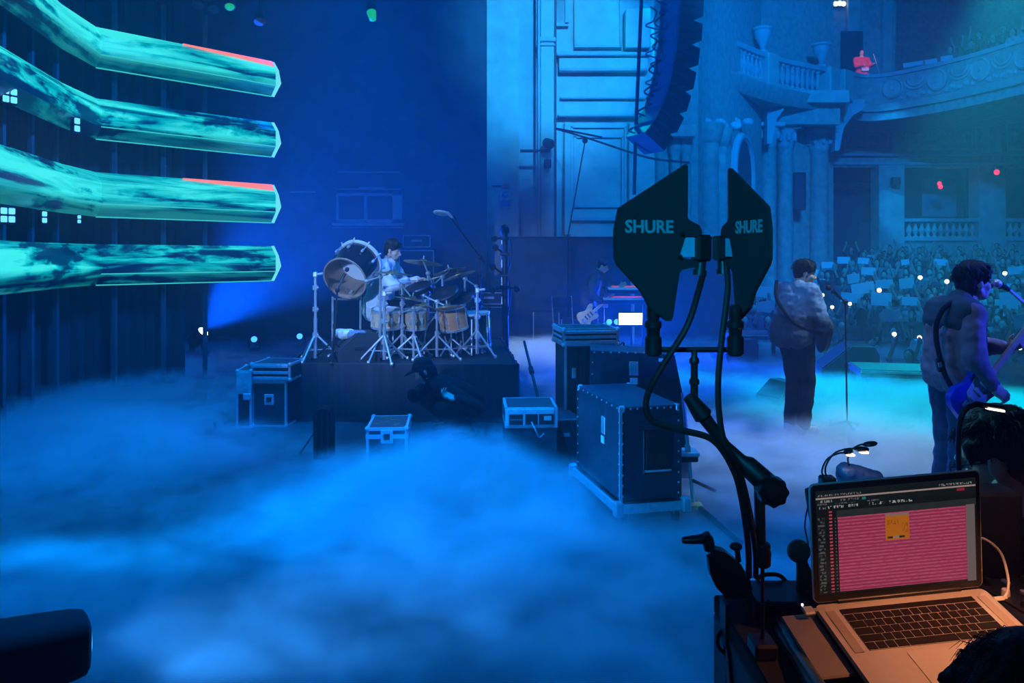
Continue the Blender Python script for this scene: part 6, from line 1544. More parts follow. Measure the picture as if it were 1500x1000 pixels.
t = thing('cable_plug', 'white cable plug in the side of the laptop', 'plug', Lc+Rl @ V(.19, -.03, -.004)); t.rotation_euler = Rl.to_euler(); MB().box((0, 0, 0), (.024, .011, .007), bev=.003).build('plug_body', M['paper'], t); MB().cyl((.012, 0, 0), (.018, 0, 0), .003, 8).build('strain_relief', M['paper'], t)
# ---- mixer at the right of the laptop
t = thing('audio_mixer', 'black audio mixer with knobs and red lit buttons right of the laptop', 'mixer', (1.22, 1.56, DZ), 6)
MB().box((0, 0, .03), (.42, .40, .06), bev=.008).build('body', M['black_plastic'], t); MB().box((0, 0, .062), (.39, .37, .004)).build('face', M['black'], t)
M['red_led'] = glow('red_button', (1.0, .08, .1), 1.2); M['warm_led'] = glow('pale_button', (1.0, .8, .65), .9)
rd = random.Random(4)
for i in range(9):
    for j in range(6):
        x_, y_ = -.175+i*.044, .16-j*.055; u = rd.random()
        if u < .55: MB().lathe([(.009, 0), (.008, .012), (.006, .014)], (x_, y_, .064), 10).build('knob', M['paper'] if u < .12 else M['black_plastic'], t)
        elif u < .75: MB().box((x_, y_, .067), (.014, .010, .006), bev=.002).build('button', M['red_led'] if u < .62 else M['warm_led'], t)
        else: MB().box((x_, y_, .067), (.010, .022, .008), bev=.002).build('fader', M['alu'], t)
t = thing('stage_box', 'pale ended connector box lying on the desk by the mixer', 'box', (1.08, 1.37, DZ)); MB().box((0, 0, .018), (.10, .07, .036), RZ(-30), bev=.006).build('body', M['alu_lap'], t); MB().cyl((.02, -.04, .018), (.03, -.056, .018), .007, 10).build('socket', M['black'], t)
# ---- things behind the laptop: rack top, tablet, lamps, bag
t = thing('side_rack', 'black side rack standing behind the laptop screen', 'rack', (.98, 1.90, 0)); MB().box((0, 0, .595), (.46, .09, 1.19), bev=.008).build('body', M['case'], t)
for k in range(4): MB().box((0, -.047, .9-.2*k), (.42, .008, .16), bev=.003).build('rack_panel', M['black_plastic'], t)
t = thing('tablet', 'dark tablet leaning behind the corner of the laptop lid', 'tablet', P(1205, 760, 1.78)); Rt = RZ(10) @ RX(72)
tb = P(1243, 744, 1.80)
MB().prism(rrect(.20, .10, .008), .007, tb, Rt).build('tablet_body', M['black_plastic'], t, world=True, smooth=50); MB().prism(rrect(.185, .085, .004), .001, tb+Rt @ V(0, 0, .004), Rt).build('tablet_screen', M['tab_screen'] if 'tab_screen' in M else M['glass_blue'], t, world=True)
MB().box((tb.x, 1.83, 1.08), (.03, .03, .18)).build('tablet_support', M['black'], t, world=True)
t = thing('clip_lamp', 'three headed gooseneck clip lamp with warm lit heads behind the laptop', 'lamp', P(1210, 702, 1.86)); Yg = 1.86
for pts, hd_, lit in (([(1210, 705), (1204, 690), (1212, 672), (1228, 664), (1238, 663)], ((1236, 663), (1249, 660)), True), ([(1213, 705), (1209, 685), (1222, 664), (1242, 657), (1254, 658)], ((1252, 657.5), (1273, 658)), True), ([(1244, 682), (1242, 672), (1246, 660), (1258, 652), (1268, 650)], ((1264, 651), (1285, 649)), False)):
    nk = MB().tube(smooth_path([P(x, y, Yg) for x, y in pts], 6), .0022, 8).build('gooseneck', M['black'], t, world=True)
    h0, h1 = P(*hd_[0], Yg-.005), P(*hd_[1], Yg-.01); g_ = MB(); g_.ell((h0+h1)/2, ((h1-h0).length*.55, .011, .0065), RY(-math.degrees(math.atan2(h1.z-h0.z, h1.x-h0.x))), 12, 8); g_.build('lamp_head', M['black_plastic'], nk, world=True)
    if lit: MB().box((h0+h1)/2+V(.003, -.004, -.006), (.018, .014, .004), bev=.001).build('lamp_light', M['warm_lamp'], nk, world=True)
MB().box(P(1212, 706, Yg), (.035, .03, .03), bev=.004).build('clip', M['black_plastic'], t, world=True)
p = P(1258, 692, 1.90); bg_ = MB(); bg_.cap(p+V(-.03, 0, .0), p+V(.04, 0, -.012), .026, .018); bg_.cap(p+V(-.035, .01, .01), p+V(-.03, 0, -.02), .014, .022); bg_.cap(p+V(.03, 0, -.012), p+V(.06, 0, -.02), .016, .008); bg_.cap(p+V(0, 0, -.02), p+V(.02, 0, -.03), .02, .02)
o_ = blob(bg_, .005, 3, 'plastic_bag'); wrinkle(o_, .004, 45, 3); o_.materials.clear(); o_.materials.append(M['bag_blue']); tag(link('plastic_bag', o_), 'crumpled translucent blue bag lying behind the laptop lid', 'bag')
t = thing('gooseneck_lamp', 'black gooseneck desk lamp with a warm glowing flat head beside the crew member', 'lamp', P(1408, 700, 1.74)); Yg = 1.74
MB().tube(smooth_path([P(1408, 720, Yg), P(1405, 690, Yg), P(1404, 650, Yg), P(1407, 615, Yg), P(1416, 598, Yg), P(1432, 592, Yg)], 8), .0058, 10).build('gooseneck', M['black'], t, world=True)
h0, h1 = P(1428, 591, Yg), P(1470, 598, Yg)
g_ = MB(); g_.box((h0+h1)/2, ((h1-h0).length, .022, .012), RY(9), bev=.005); h_ = g_.build('lamp_head', M['black_plastic'], t, world=True)
MB().box((h0+h1)/2+V(.010, -.004, -.0068), ((h1-h0).length*.56, .018, .004), RY(9), bev=.001).build('lamp_light', M['warm_lamp'], h_, world=True)
MB().box(P(1408, 735, Yg), (.05, .05, .03), bev=.006).build('base', M['black'], t, world=True)
MB().tube([P(1408, 735, Yg), V(P(1408, 735, Yg).x, Yg, DZ)], .008, 8).build('support', M['black'], t, world=True)
spot('gooseneck_light', (h0+h1)/2+V(.01, 0, -.015), (h0+h1)/2+V(.01, 0, -1), .5, (1.0, .5, .3), 120, .5, .015)
# second gooseneck console lamp that lights the keyboard
t = thing('console_lamp', 'black gooseneck console lamp bent over the laptop keyboard', 'lamp', (1.13, 1.36, DZ))
MB().tube(smooth_path([(0, 0, 0), (.02, 0, .25), (.0, -.01, .42), (-.06, -.02, .50), (-.12, -.02, .50)], 6), .006, 8).build('gooseneck', M['black'], t); MB().box((-.15, -.02, .495), (.09, .03, .018), bev=.005).build('lamp_head', M['black_plastic'], t); MB().box((-.15, -.02, .484), (.06, .02, .004)).build('lamp_light', M['warm_lamp'], t); MB().box((0, 0, .012), (.06, .06, .024), bev=.006).build('base', M['black'], t)
spot('console_light', V(1.13-.15, 1.34, DZ+.478), V(.86, 1.43, 1.0), 13, (1.0, .33, .12), 80, .5, .02)

# ================================================================== hall: speaker array, lamps, audience
# ---- hanging line array with its cables
t = thing('line_array', 'long curved column of hanging black loudspeakers before the proscenium', 'speaker', P(965, 215, 13.0))
ctr = [(1000, -60, 0), (1000, -22, 0), (999, 15, 2), (997, 50, 4), (993, 84, 8), (987, 117, 13), (979, 148, 20), (968, 176, 30), (953, 201, 42)]
YL = 13.0
for k, (px_, py_, an) in enumerate(ctr):
    c = P(px_, py_, YL); R = RZ(25) @ RY(an)
    poly = [(-.24, -.19), (.22, -.14), (.22, .14), (-.24, .19)]
    bo = MB(); bo.prism(poly, .56, c, R @ RX(90)); bo = bo.build('speaker_box', M['array'], t, world=True, smooth=20)
    MB().box(c+R @ V(.225, 0, 0), (.012, .52, .26), R).build('grille', M['grille'], bo, world=True)
    for sy in (-1, 1): MB().box(c+R @ V(-.10, sy*.29, 0), (.30, .02, .05), R).build('rigging_plate', M['steel_dark'] if 'steel_dark' in M else M['black'], bo, world=True)
for k in range(8):
    a = P(ctr[k][0]-24, ctr[k][1]+4, YL-.3); b = P(ctr[k+1][0]-22, ctr[k+1][1]-6, YL-.3); m_ = a.lerp(b, .5)+V(-.18, 0, -.03)
    MB().tube(smooth_path([a, m_, b], 5), .014, 6).build('link_cable', M['rubber'], t, world=True)
cable('heavy black feed cable hanging beside the speaker array', [P(942, -60, 13.1), P(937, 60, 13.1), P(934, 130, 13.1), P(931, 200, 13.1), P(929, 285, 13.1)], .03)
cable('coiled signal cable hanging in loops between the feed cable and the array', sum([[P(953+8*math.sin(k*2.1), 10+k*14, 13.0-.1*math.cos(k*2.1)), P(962-6*math.sin(k*2.1), 17+k*14, 13.0+.1*math.cos(k*2.1))] for k in range(11)], [])+[P(948, 190, 13.0)], .012)
cable('thin slack line strung from the proscenium to the array', [P(812, 188, 17.6), P(860, 202, 16.5), P(920, 222, 15), P(960, 233, 14.5), P(1010, 238, 14.5)], .02)
# shadow-casting bits on the proscenium
t = thing('wall_bracket_lamp', 'small black lamp on a bracket arm fixed to the lit duct', 'lamp', P(803, 222, 17.5)); MB().tube([P(762, 221, 17.5), P(806, 221, 17.5)], .035, 8).build('arm', M['black'], t, world=True)
MB().lathe([(.06, -.12), (.11, -.08), (.12, .1), (.09, .14)], P(803, 210, 17.35), 12, frame_z(V(.3, -.9, -.3))).build('lamp_can', M['black'], t, world=True); MB().box(P(802, 240, 17.4), (.16, .1, .2), bev=.02).build('junction_box', M['black'], t, world=True)
t = thing('wall_sign', 'small blue safety sign with a pictogram on the lit wall', 'sign', P(740, 303, 17.55)); MB().box(P(740, 293, 17.57), (.22, .02, .34), bev=.003).build('plate', M['paper'], t, world=True)
MB().box(P(740, 298, 17.555), (.19, .01, .14)).build('blue_field', M['glass_blue'], t, world=True); MB().lathe([(.075, 0), (.075, .012)], P(740, 286, 17.56), 16, frame_z(V(0, -1, 0))).build('pictogram_disc', M['glass_blue'], t, world=True); MB().lathe([(.035, 0), (.035, .006)], P(740, 285, 17.54), 12, frame_z(V(0, -1, 0))).build('pictogram_head', M['paper'], t, world=True)
t = thing('warning_sign', 'tiny red warning plate over the blue safety sign', 'sign', P(740, 276, 17.55)); MB().box(P(741, 273, 17.57), (.14, .02, .09), bev=.003).build('plate', M['red_plate'], t, world=True); MB().box(P(728, 272.5, 17.57), (.22, .02, .03)).build('strip', M['black'], t, world=True)
# hanging boom silhouette in front of the panelled wall
t = thing('boom_pole', 'thin black boom pole on a slim stand before the panelled wall', 'pole', V(xpix(832, 16.0), 16.0, 0)); MB().tube([P(815, 188, 16.0), P(882, 201, 16.0)], .02, 8).build('boom', M['black'], t, world=True)
MB().tube([P(857, 207, 16.0), P(832, 345, 16.0), V(xpix(832, 16.0), 16.0, .02)], .013, 8).build('pole', M['black'], t, world=True); MB().ell(P(857, 206, 16.0), .06, seg=8, rings=6).build('joint', M['black'], t, world=True); MB().box(V(xpix(832, 16.0), 16.0, .015), (.4, .4, .03)).build('base', M['black'], t, world=True)
# rack cases along the masking flat
for k, (px_, w_, h_, lb) in enumerate(((800, .50, .66, 'dark rack with faint panels against the masking flat'), (838, .42, .52, 'small dark rack beside the folding chair'))):
    x_ = xpix(px_, 15.4); t = thing('effects_rack', lb, 'rack', (x_, 15.6, 0)); MB().box((0, 0, h_/2), (w_, .5, h_), bev=.01).build('body', M['case'], t)
    for j in range(4): MB().box((0, -.253, h_*(.2+.2*j)), (w_*.86, .012, h_*.15), bev=.003).build('rack_unit', M['black_plastic'], t)
    for sx in (-1, 1): MB().box((sx*w_/2, -.25, h_/2), (.02, .02, h_)).build('edge_profile', M['steel'], t)
# ---- lamps of the house
def house_lamp(label, p, m, cells=((0, 0),), r=.10, back=V(0, .15, 0)):
    t = thing('house_lamp', label, 'lamp', p); MB().box(back, (r*2.4*max(1, len(cells)*.7), .14, r*2.4), bev=.03).build('housing', M['black'], t)
    for (a, b_) in cells: MB().ell((a, .04, b_), (r, .06, r), seg=12, rings=8).build('bulb', m, t)
    return t
M['red_lamp'] = glow('red_lamp', (1.0, .03, .10), 1.6); M['pale_lamp'] = glow('pale_yellow_lamp', (.75, 1.0, .7), 1.8)
house_lamp('red lamp glowing over the box balustrade below the pale ceiling lamps', P(1195, 41, 29.25), M['red_lamp'], ((-.1, .05), (.1, .05), (-.1, -.07), (.08, -.07)), .11)
house_lamp('pale yellow lamp trio high on the back wall of the boxes', P(1230, 5, 29.35), M['pale_lamp'], ((-.13, 0), (.02, .02), (.16, 0)), .10)
house_lamp('red lamp hanging inside the middle box opening', P(1377, 271, 30.6), M['red_lamp'], ((0, .06), (.04, -.06)), .09)
house_lamp('red lamp with a pink glow on the pier between two boxes', P(1461, 252, 29.6), M['red_lamp'], ((0, 0),), .11)
t = thing('wall_speaker', 'small black speaker on the pier beside the open doorway', 'speaker', P(1312, 270, 29.6)); MB().box((0, 0, .13), (.30, .24, .28), bev=.02).build('cabinet', M['black'], t); MB().box((0, -.125, .13), (.24, .012, .22)).build('grille', M['grille'], t); MB().tube([(0, .1, .1), (0, .32, .1)], .03, 6).build('bracket', M['black'], t)
t = thing('wall_speaker', 'black speaker box behind the red lamp on the box pier', 'speaker', P(1466, 250, 29.8)); MB().box((0, .05, 0), (.24, .2, .34), bev=.02).build('cabinet', M['black'], t); MB().box((0, -.056, 0), (.19, .012, .28)).build('grille', M['grille'], t)
# small rig lamps high over the upstage side, some glowing green
for k, (px_, py_, g_) in enumerate(((336, 4, 1), (290, 2, 0), (380, 26, 0), (312, 8, 0), (543, 12, 1), (250, 16, 0))):
    p = P(px_, py_, 11.5); t = thing('rig_lamp', ['green glowing lamp at the dark end of the rig', 'unlit black rig lamp beside the curtain', 'unlit rig lamp hanging lowest under the rig', 'unlit rig lamp next to the green one', 'long green glowing lamp hanging alone over the drums', 'unlit rig lamp over the topmost light bar'][k], 'lamp', p)
    MB().lathe([(.05, -.1), (.08, -.06), (.085, .08)], (0, 0, 0), 12, frame_z(V(.2, -.4, -.8))).build('can', M['black'], t); MB().tube([(0, .02, .05), (0, .02, 1.2)], .012, 6).build('hanger', M['black'], t)
    if g_: MB().lathe([(.07, 0), (.05, .14 if k == 4 else .03), (0, .16 if k == 4 else .04)], V(.2, -.4, -.8).normalized()*.08, 12, frame_z(V(.2, -.4, -.8))).build('lens', M['green_lens'], t)
tr = thing('lighting_truss', 'dark lighting truss crossing over the upstage light bars', 'truss', (-3.6, 11.6, 5.6))
for dz in (0, .3):
    for dy in (0, .3): MB().tube([(-2.6, dy, dz+.35), (3.2, dy, dz+.35)], .025, 6).build('chord', M['black'], tr)
for k in range(12):
    x_ = -2.5+k*.48; MB().tube([(x_, 0, .35), (x_+.24, 0, .65), (x_+.48, 0, .35)], .012, 5).build('lacing', M['black'], tr)

# ---- audience
def crowd_mesh(seed, arms, hairm, clothm):
    rd = random.Random(seed); mb = MB()
    mb.mat(0); mb.cap((-.10, 0, .95), (-.12, 0, 1.34), .11, .10, 8); mb.cap((.10, 0, .95), (.12, 0, 1.34), .11, .10, 8); mb.cap((-.09, 0, .1), (-.09, 0, .95), .07, .10, 6); mb.cap((.09, 0, .1), (.09, 0, .95), .07, .10, 6)
    mb.cap((-.18, 0, 1.38), (.18, 0, 1.38), .07, .07, 8)
    for sx, up in ((-1, arms[0]), (1, arms[1])):
        if up:
            mb.mat(0); mb.cap((sx*.22, 0, 1.36), (sx*.27, .12, 1.52), .05, .042, 6); mb.mat(1); mb.cap((sx*.27, .12, 1.52), (sx*.17, .20, 1.78), .038, .03, 6); mb.cap((sx*.17, .20, 1.80), (sx*.16, .21, 1.88), .035, .03, 6)
        else:
            mb.mat(0); mb.cap((sx*.23, 0, 1.36), (sx*.28, .03, 1.08), .052, .042, 6); mb.cap((sx*.28, .03, 1.08), (sx*.15, .2, 1.0), .04, .03, 6)
    mb.mat(1); mb.cap((0, 0, 1.38), (0, .01, 1.50), .05, .05, 8); mb.ell((0, .02, 1.58), (.072, .088, .105), seg=10, rings=8); mb.cap((0, .10, 1.585), (0, .112, 1.555), .010, .013, 6)
    mb.mat(2); mb.ell((0, -.018, 1.615), (.082, .094, .092), seg=10, rings=8); mb.ell((0, -.055, 1.54), (.075, .055, .10+.05*(seed % 3)), seg=8, rings=6)
    me = mb.mesh('audience_person', 50)
    for m_ in (clothm, M['skin'], hairm): me.materials.append(m_)
    return me
M['hair_brown'] = mat('brown_hair', (.06, .035, .02), .5, var=.3); cl_m = [mat('crowd_cloth_dark', (.03, .03, .035), .9), mat('crowd_cloth_grey', (.22, .23, .25), .9), mat('crowd_cloth_pale', (.6, .6, .6), .9), mat('crowd_cloth_navy', (.05, .07, .14), .9)]
cms = [crowd_mesh(k, ((k % 4 == 1), (k % 3 == 2)), M['hair'] if k % 3 else M['hair_brown'], cl_m[(0, 1, 0, 3, 2, 0, 3, 1)[k]]) for k in range(8)]
rd = random.Random(12); placed = [(xpix(1262, 14.6), 14.6)]
cms_up = crowd_mesh(20, (True, True), M['hair'], cl_m[0]); cms_one = crowd_mesh(21, (False, True), M['hair'], cl_m[3])
def ray_to_hall(px_, py_, reach):
    """depth at which the pixel's ray passes the raised hands of somebody standing on the raked floor"""
    Y = 12.6
    while Y < 29:
        p = P(px_, py_, Y)
        if p.z <= hall_z(p.x, Y)+reach: return Y
        Y += .05
    return 28.5
def add_person(x, y, me, label, group, face=None, s=1.0):
    o = link('audience_person', me); o.location = (x, y, hall_z(x, y)); o.scale = (s, s, s)
    dx, dy = (3-x, 9-y); a = math.atan2(dy, dx)-math.pi/2 if face is None else face
    o.rotation_euler = (0, 0, a); tag(o, label, 'person', group); placed.append((x, y)); return o
CL = ['audience member in a %s top with %s hair, %s, beyond the stage edge' % (('dark', 'grey', 'dark', 'navy', 'pale', 'dark', 'navy', 'grey')[k], 'black' if k % 3 else 'brown', ('arms down', 'one arm raised', 'both arms raised')[(k % 4 == 1)+(k % 3 == 2)]) for k in range(8)]
# sign cards, each held up by a member of the crowd
cards = [(1236, 381, 19, 7), (1265, 382, 17, 6), (1272, 397, 21, 8), (1250, 408, 18, 10), (1264, 422, 34, 12), (1295, 416, 26, 9), (1328, 415, 22, 11), (1246, 436, 29, 10), (1291, 438, 30, 15), (1333, 441, 24, 8),
         (1306, 462, 26, 13), (1226, 466, 26, 11), (1488, 396, 24, 8), (1480, 440, 32, 20), (1497, 470, 24, 16), (1115, 427, 30, 12), (1125, 448, 34, 10), (1378, 384, 20, 6), (1326, 384, 12, 5), (1103, 415, 16, 8), (1448, 420, 14, 7), (1212, 388, 18, 6)]
def free_px(px_, py_, reach):
    for d_ in (0, 9, -9, 18, -18, 27):
        Y = ray_to_hall(px_+d_, py_, reach); c = P(px_+d_, py_, Y)
        if all((c.x-u)**2+(c.y-v)**2 > .36 for u, v in placed): return px_+d_
    return px_
for k, (px_, py_, w_, h_) in enumerate(cards):
    px_ = free_px(px_, py_, 1.86); Y = ray_to_hall(px_, py_+h_*.5, 1.86); c = P(px_, py_, Y); kk = Y/F
    if c.x < 8.9: c = P(px_, py_, Y)
    o = MB().box((0, 0, 0), (w_*kk, .012, h_*kk+.06), RY(rd.uniform(-9, 9)), bev=.003).build('sign_card', M['card']); o.location = c
    tag(o, 'blank pale card held up by someone in the crowd', 'sign', 'blank cards held up by the crowd')
    a_ = math.atan2(9-c.y, 3-c.x)-math.pi/2; fx, fy = -math.sin(a_), math.cos(a_)
    add_person(c.x-fx*.22, c.y-fy*.22, cms_up, 'audience member holding up a blank pale card', 'card holders in the crowd', a_)
# lit phones held up
for k, (px_, py_) in enumerate(((1348, 408), (1387, 414), (1472, 402), (1214, 434), (1245, 447), (1228, 452), (1310, 492), (1347, 497), (1494, 512), (1098, 446), (1094, 430), (1288, 427))):
    px_ = free_px(px_, py_, 1.95); Y = ray_to_hall(px_, py_, 1.95); c = P(px_, py_, Y); warm = k == 11
    a_ = math.atan2(9-c.y, 3-c.x)-math.pi/2; fx, fy = -math.sin(a_), math.cos(a_)
    t = thing('phone', 'phone with a warm orange light held over the crowd' if warm else 'phone held up with its torch lit in the crowd', 'phone', c, math.degrees(a_)+180, None if warm else 'lit phones in the crowd')
    MB().box((0, .01, 0), (.075, .012, .15), bev=.004).build('phone_body', M['black_plastic'], t); r_ = .05 if k in (0, 1, 2, 11) else .034
    MB().ell((0, .0, .03), (r_, .012, r_), seg=10, rings=7).build('torch', M['torch_warm'] if warm else M['torch'], t)
    rx, ry = fy, -fx
    add_person(c.x-fx*.21-rx*.16, c.y-fy*.21-ry*.16, cms_one, 'audience member holding up a lit phone', 'phone holders in the crowd', a_)
y = 12.0; n_cr = 0
while y < 29.3:
    x = 8.95+rd.uniform(0, .4)
    while x < y*.665+.8 and x < 20.5:
        xx = x+rd.uniform(-.08, .08); yy = y+rd.uniform(-.1, .1)
        ok = n_cr < 250 and 750+xx/yy*F < 1515 and not (xx < 12.0 and yy > 25.0) and not (xx < 9.4 and yy > 24) and all(abs(xx-a_)+abs(yy-b_) > .62 for a_, b_ in placed)
        if ok and 1235 < 750+xx/yy*F < 1290 and 14.0 < yy < 15.2: ok = False
        if ok:
            kk = rd.randrange(8); add_person(xx, yy, cms[kk], CL[kk], CL[kk].replace('audience member', 'crowd members'), None, rd.uniform(.94, 1.06)); n_cr += 1
        x += rd.uniform(.60, .72)
    y += .60
c = P(1335, 489, 14.2); o = MB().box((0, 0, 0), (.36, .14, .012), RX(15), bev=.003).build('sign_card', M['card']); c.z = .05; c = P(1335, 492, 15.6); o.location = (8.40, 16.0, .03); tag(o, 'wide pale card lying flat at the stage edge', 'sign')
t = thing('hand_flag', 'small red flag held up far back in the crowd', 'flag', P(1290, 376, 26)); MB().prism([(-.12, -.06), (.1, 0), (.14, .12), (-.06, .08)], .02, (0, 0, 0), RX(90)).build('cloth', M['red_plate'], t); MB().tube([(-.1, 0, -.55), (-.09, 0, .05)], .012, 6).build('stick', M['black'], t)
# someone dark at the stage front with a tan shoulder bag
p = V(xpix(1262, 14.6), 14.6, -.98); t = thing('person', 'photographer with dark hood standing at the stage front among the crowd', 'person', p)
mb = MB(); mb.cap(p+V(-.1, 0, .8), p+V(-.1, 0, 1.3), .15, .13); mb.cap(p+V(.1, 0, .8), p+V(.1, 0, 1.3), .15, .13); mb.cap(p+V(-.09, 0, .05), p+V(-.09, 0, .8), .08, .12); mb.cap(p+V(.09, 0, .05), p+V(.09, 0, .8), .08, .12); mb.cap(p+V(-.2, 0, 1.35), p+V(.2, 0, 1.35), .09); mb.ell(p+V(0, 0, 1.62), (.11, .12, .15)); mb.cap(p+V(0, 0, 1.35), p+V(0, 0, 1.55), .09)
mb.cap(p+V(.24, 0, 1.33), p+V(.3, -.1, 1.1), .06, .05); mb.cap(p+V(.3, -.1, 1.1), p+V(.15, -.2, 1.2), .05, .04); mb.cap(p+V(-.24, 0, 1.33), p+V(-.3, -.1, 1.1), .06, .05); mb.cap(p+V(-.3, -.1, 1.1), p+V(-.12, -.2, 1.2), .05, .04)
blob_obj(mb, .025, 4, 'body', M['black_cloth'], t, True)
mb = MB(); mb.cap(p+V(.10, -.17, 1.12), p+V(.2, -.19, 1.22), .06, .04); blob_obj(mb, .02, 2, 'bag', M['tan_bag'], t, True)
# seated and standing people up in the balcony, person in red at the parapet
sh2(ribbon(bp, [(-1.5, ZB-1.3), (-.65, ZB-1.3), (-.65, ZB-.95), (-1.5, ZB-.95)], 'seating_step', M['dark_in'], bc)); sh2(ribbon(bp, [(-2.5, ZB-1.3), (-1.5, ZB-1.3), (-1.5, ZB-.45), (-2.5, ZB-.45)], 'seating_step', M['dark_in'], bc))
for row in (0, 1):
    s_ = 3.6+row*.3; k = row
    while s_ < cb[-1]-.1:
        p, tt_ = bat(s_); n_ = Vector((tt_.y, -tt_.x, 0)); q_ = p-n_*(1.05+.95*row); k += 1
        if 750+q_.x/q_.y*F < 1515:
            o = link('balcony_person', cms[k % 8]); o.location = (q_.x, q_.y, ZB-.95+.5*row); o.rotation_euler = (0, 0, math.atan2(n_.y, n_.x)-math.pi/2); tag(o, ['spectator standing behind the rail of the upper balcony', 'spectator on the higher step of the upper balcony'][row], 'person', ['front row of the upper balcony', 'back row of the upper balcony'][row])
        s_ += .66
for k, (a, b_, w_) in enumerate(((1338, 94, 30), (1364, 90, 18), (1387, 85, 18), (1482, 65, 18), (1499, 60, 14))):
    Y = 27.2-(a-1300)*.022; c = P(a, b_, Y); o = MB().box((0, 0, 0), (w_*Y/F, .014, 7*Y/F), RY(-9), bev=.003).build('sign_card', M['card']); o.location = c; tag(o, 'pale banner card hung over the upper balcony rail', 'sign', 'cards on the balcony rail')
t = thing('phone', 'phone shining pale yellow over the balcony rail', 'phone', P(1465, 71, 23.6)); MB().box((0, .01, 0), (.07, .01, .14), bev=.004).build('phone_body', M['black_plastic'], t); MB().ell((0, 0, .02), (.07, .014, .06), seg=10, rings=7).build('torch', M['torch_warm2'], t)
p = P(1262, 105, 27.6); p.z -= .95; t = thing('person', 'person in a red coat standing at the box parapet', 'person', p)
mb = MB(); mb.cap(p+V(-.08, 0, .9), p+V(-.09, 0, 1.36), .13, .11); mb.cap(p+V(.08, 0, .9), p+V(.09, 0, 1.36), .13, .11); mb.cap(p+V(-.19, 0, 1.38), p+V(.19, 0, 1.38), .08); mb.cap(p+V(0, 0, 1.36), p+V(0, 0, 1.52), .06); mb.ell(p+V(0, 0, 1.62), (.08, .1, .12)); mb.cap(p+V(.09, 0, .1), p+V(.09, 0, .9), .08, .11); mb.cap(p+V(-.09, 0, .1), p+V(-.09, 0, .9), .08, .11)
mb.cap(p+V(.24, 0, 1.36), p+V(.28, -.1, 1.12), .06, .05); mb.cap(p+V(.28, -.1, 1.12), p+V(.32, -.3, 1.16), .05, .04); mb.cap(p+V(-.24, 0, 1.36), p+V(-.26, -.1, 1.1), .06, .05); mb.cap(p+V(-.26, -.1, 1.1), p+V(.0, -.26, 1.12), .05, .04)
blob_obj(mb, .025, 3, 'body', M['skin'], t, True)
mb = MB(); mb.cap(p+V(-.09, 0, .85), p+V(-.1, 0, 1.34), .155, .135); mb.cap(p+V(.09, 0, .85), p+V(.1, 0, 1.34), .155, .135); mb.cap(p+V(-.2, 0, 1.37), p+V(.2, 0, 1.37), .10); mb.cap(p+V(.24, 0, 1.36), p+V(.28, -.1, 1.12), .075, .065); mb.cap(p+V(.28, -.1, 1.12), p+V(.31, -.24, 1.15), .06, .05); mb.cap(p+V(-.24, 0, 1.36), p+V(-.26, -.1, 1.1), .075, .065); mb.cap(p+V(-.26, -.1, 1.1), p+V(-.06, -.24, 1.12), .06, .05)
blob_obj(mb, .028, 3, 'coat', M['red_coat'], t, True); MB().box(p+V(.05, -.17, 1.0), (.25, .03, .12)).build('pale_sash', M['paper'], t, world=True)
mb = MB(); mb.ell(p+V(0, .02, 1.66), (.09, .105, .10)); blob_obj(mb, .025, 2, 'hair', M['hair'], t, True)
spot('box_lamp', p+V(-.3, -2.2, 2.6), p+V(0, 0, 1.2), 160, (1.0, .35, .4), 24, .6, .05)
o = MB().tube([p+V(.28, -.30, 1.5), p+V(.5, -.32, .78)], .016, 6).build('staff', M['plaster']); tag(o, 'pale stick held by the person in the red coat', 'stick')

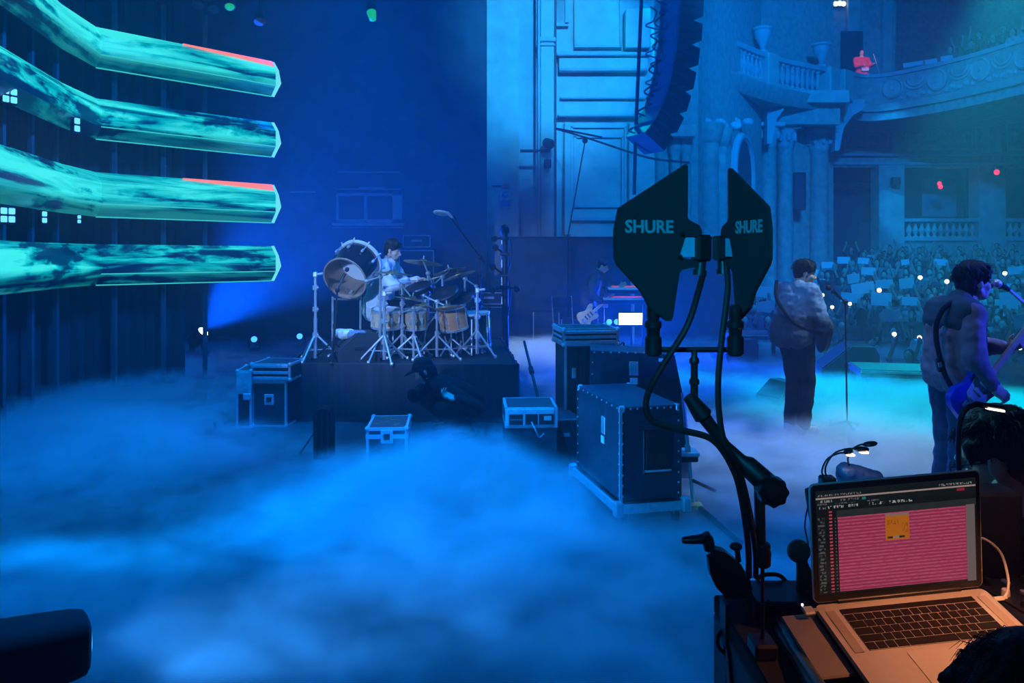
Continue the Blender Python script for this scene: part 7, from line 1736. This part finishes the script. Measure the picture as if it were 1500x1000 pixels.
# ================================================================== low fog hugging the stage floor
def fog():
    me = bpy.data.meshes.new('low_fog'); o = link('low_fog', me)
    tag(o, 'low white fog rolling in billows over the whole stage floor', 'fog', kind='stuff')
    fm = bpy.data.materials.new('fog_vapour'); fm.use_nodes = True; n = fm.node_tree; n.nodes.clear()
    out = n.nodes.new('ShaderNodeOutputMaterial'); pv = n.nodes.new('ShaderNodeVolumePrincipled')
    pv.inputs['Color'].default_value = (0.93, 0.95, 0.97, 1); pv.inputs['Density'].default_value = 1.0
    pv.inputs['Anisotropy'].default_value = 0.1
    n.links.new(pv.outputs[0], out.inputs['Volume']); fm.cycles.volume_sampling = 'DISTANCE'
    ng = bpy.data.node_groups.new('fog_field', 'GeometryNodeTree')
    ng.interface.new_socket('Geometry', in_out='INPUT', socket_type='NodeSocketGeometry')
    ng.interface.new_socket('Geometry', in_out='OUTPUT', socket_type='NodeSocketGeometry')
    N = ng.nodes; Lk = ng.links.new
    go = N.new('NodeGroupOutput'); vc = N.new('GeometryNodeVolumeCube'); sm = N.new('GeometryNodeSetMaterial')
    sm.inputs['Material'].default_value = fm
    x0, x1, y0, y1, z1 = -7.2, 8.45, 1.9, 15.9, 0.88
    vc.inputs['Min'].default_value = (x0, y0, 0.005); vc.inputs['Max'].default_value = (x1, y1, z1)
    vc.inputs['Resolution X'].default_value = 240; vc.inputs['Resolution Y'].default_value = 215; vc.inputs['Resolution Z'].default_value = 28
    pos = N.new('GeometryNodeInputPosition'); sep = N.new('ShaderNodeSeparateXYZ'); Lk(pos.outputs[0], sep.inputs[0])
    def m(op, a, b=None, c=None, clamp=False):
        q = N.new('ShaderNodeMath'); q.operation = op; q.use_clamp = clamp
        for i, v in enumerate((a, b, c)):
            if v is None: continue
            if isinstance(v, (int, float)): q.inputs[i].default_value = v
            else: Lk(v, q.inputs[i])
        return q.outputs[0]
    def noise(scale, detail, dist=0.0, sz=(1, 1, 1), off=(0, 0, 0), rough=0.55):
        mp = N.new('ShaderNodeVectorMath'); mp.operation = 'MULTIPLY_ADD'; Lk(pos.outputs[0], mp.inputs[0])
        mp.inputs[1].default_value = sz; mp.inputs[2].default_value = off
        t = N.new('ShaderNodeTexNoise'); t.inputs['Scale'].default_value = scale; t.inputs['Detail'].default_value = detail
        t.inputs['Roughness'].default_value = rough
        t.inputs['Distortion'].default_value = dist; Lk(mp.outputs[0], t.inputs['Vector']); return t.outputs[0]
    big = noise(0.35, 2, 0.4, (1, 1, 0.3)); fine = noise(2.3, 6, 0.7, (1, 1, 1.6), (3, 7, 1), 0.62)
    # height of the fog top over the floor
    H = m('ADD', 0.10, m('MULTIPLY', m('SUBTRACT', big, 0.35), 0.45))
    H = m('ADD', H, m('MULTIPLY', m('SUBTRACT', fine, 0.5), 0.36))
    def plume(cx, cy, rx, ry, h):
        dx = m('DIVIDE', m('SUBTRACT', sep.outputs[0], cx), rx); dy = m('DIVIDE', m('SUBTRACT', sep.outputs[1], cy), ry)
        d2 = m('ADD', m('MULTIPLY', dx, dx), m('MULTIPLY', dy, dy))
        return m('MULTIPLY', m('POWER', 2.718, m('MULTIPLY', d2, -1.0)), h)
    for a in PLUMES: H = m('ADD', H, plume(*a))
    t = m('DIVIDE', m('SUBTRACT', H, sep.outputs[2]), 0.24, clamp=True)
    t = m('MULTIPLY', t, t)
    wisp = m('MULTIPLY', m('SUBTRACT', fine, 0.26), 2.4, clamp=True)
    dens = m('MULTIPLY', m('MULTIPLY', t, wisp), FOG)
    Lk(dens, vc.inputs['Density']); Lk(vc.outputs[0], sm.inputs['Geometry']); Lk(sm.outputs[0], go.inputs[0])
    md = o.modifiers.new('fog_field', 'NODES'); md.node_group = ng
    me.materials.append(fm)
    return o
FOG = 8.0
# (x, y, rx, ry, rise) of the thicker billows
PLUMES = [(-0.5, 5.75, 0.75, 0.55, 0.30), (-0.1, 5.6, 0.9, 0.6, 0.12), (-1.25, 5.0, 0.6, 0.35, 0.14), (0.4, 4.6, 0.8, 0.5, 0.12), (-1.5, 3.3, 0.35, 0.25, 0.16), (-2.7, 4.15, 1.0, 0.4, 0.14),
          (2.9, 7.3, 1.3, 0.9, 0.12), (2.0, 3.9, 1.2, 0.8, 0.08), (0.4, 13.6, 1.0, 1.8, 0.2), (4.7, 9.2, 1.6, 0.9, .16), (2.3, 10.4, .9, .8, .12), (-6, 12.5, 1.5, 1.5, .15), (-1.3, 9.2, 1.4, 1.6, -.3),
          (-4.6, 7.8, 1.6, 1.4, .16), (-3.2, 6.4, 1.2, .7, .08)]
fog()
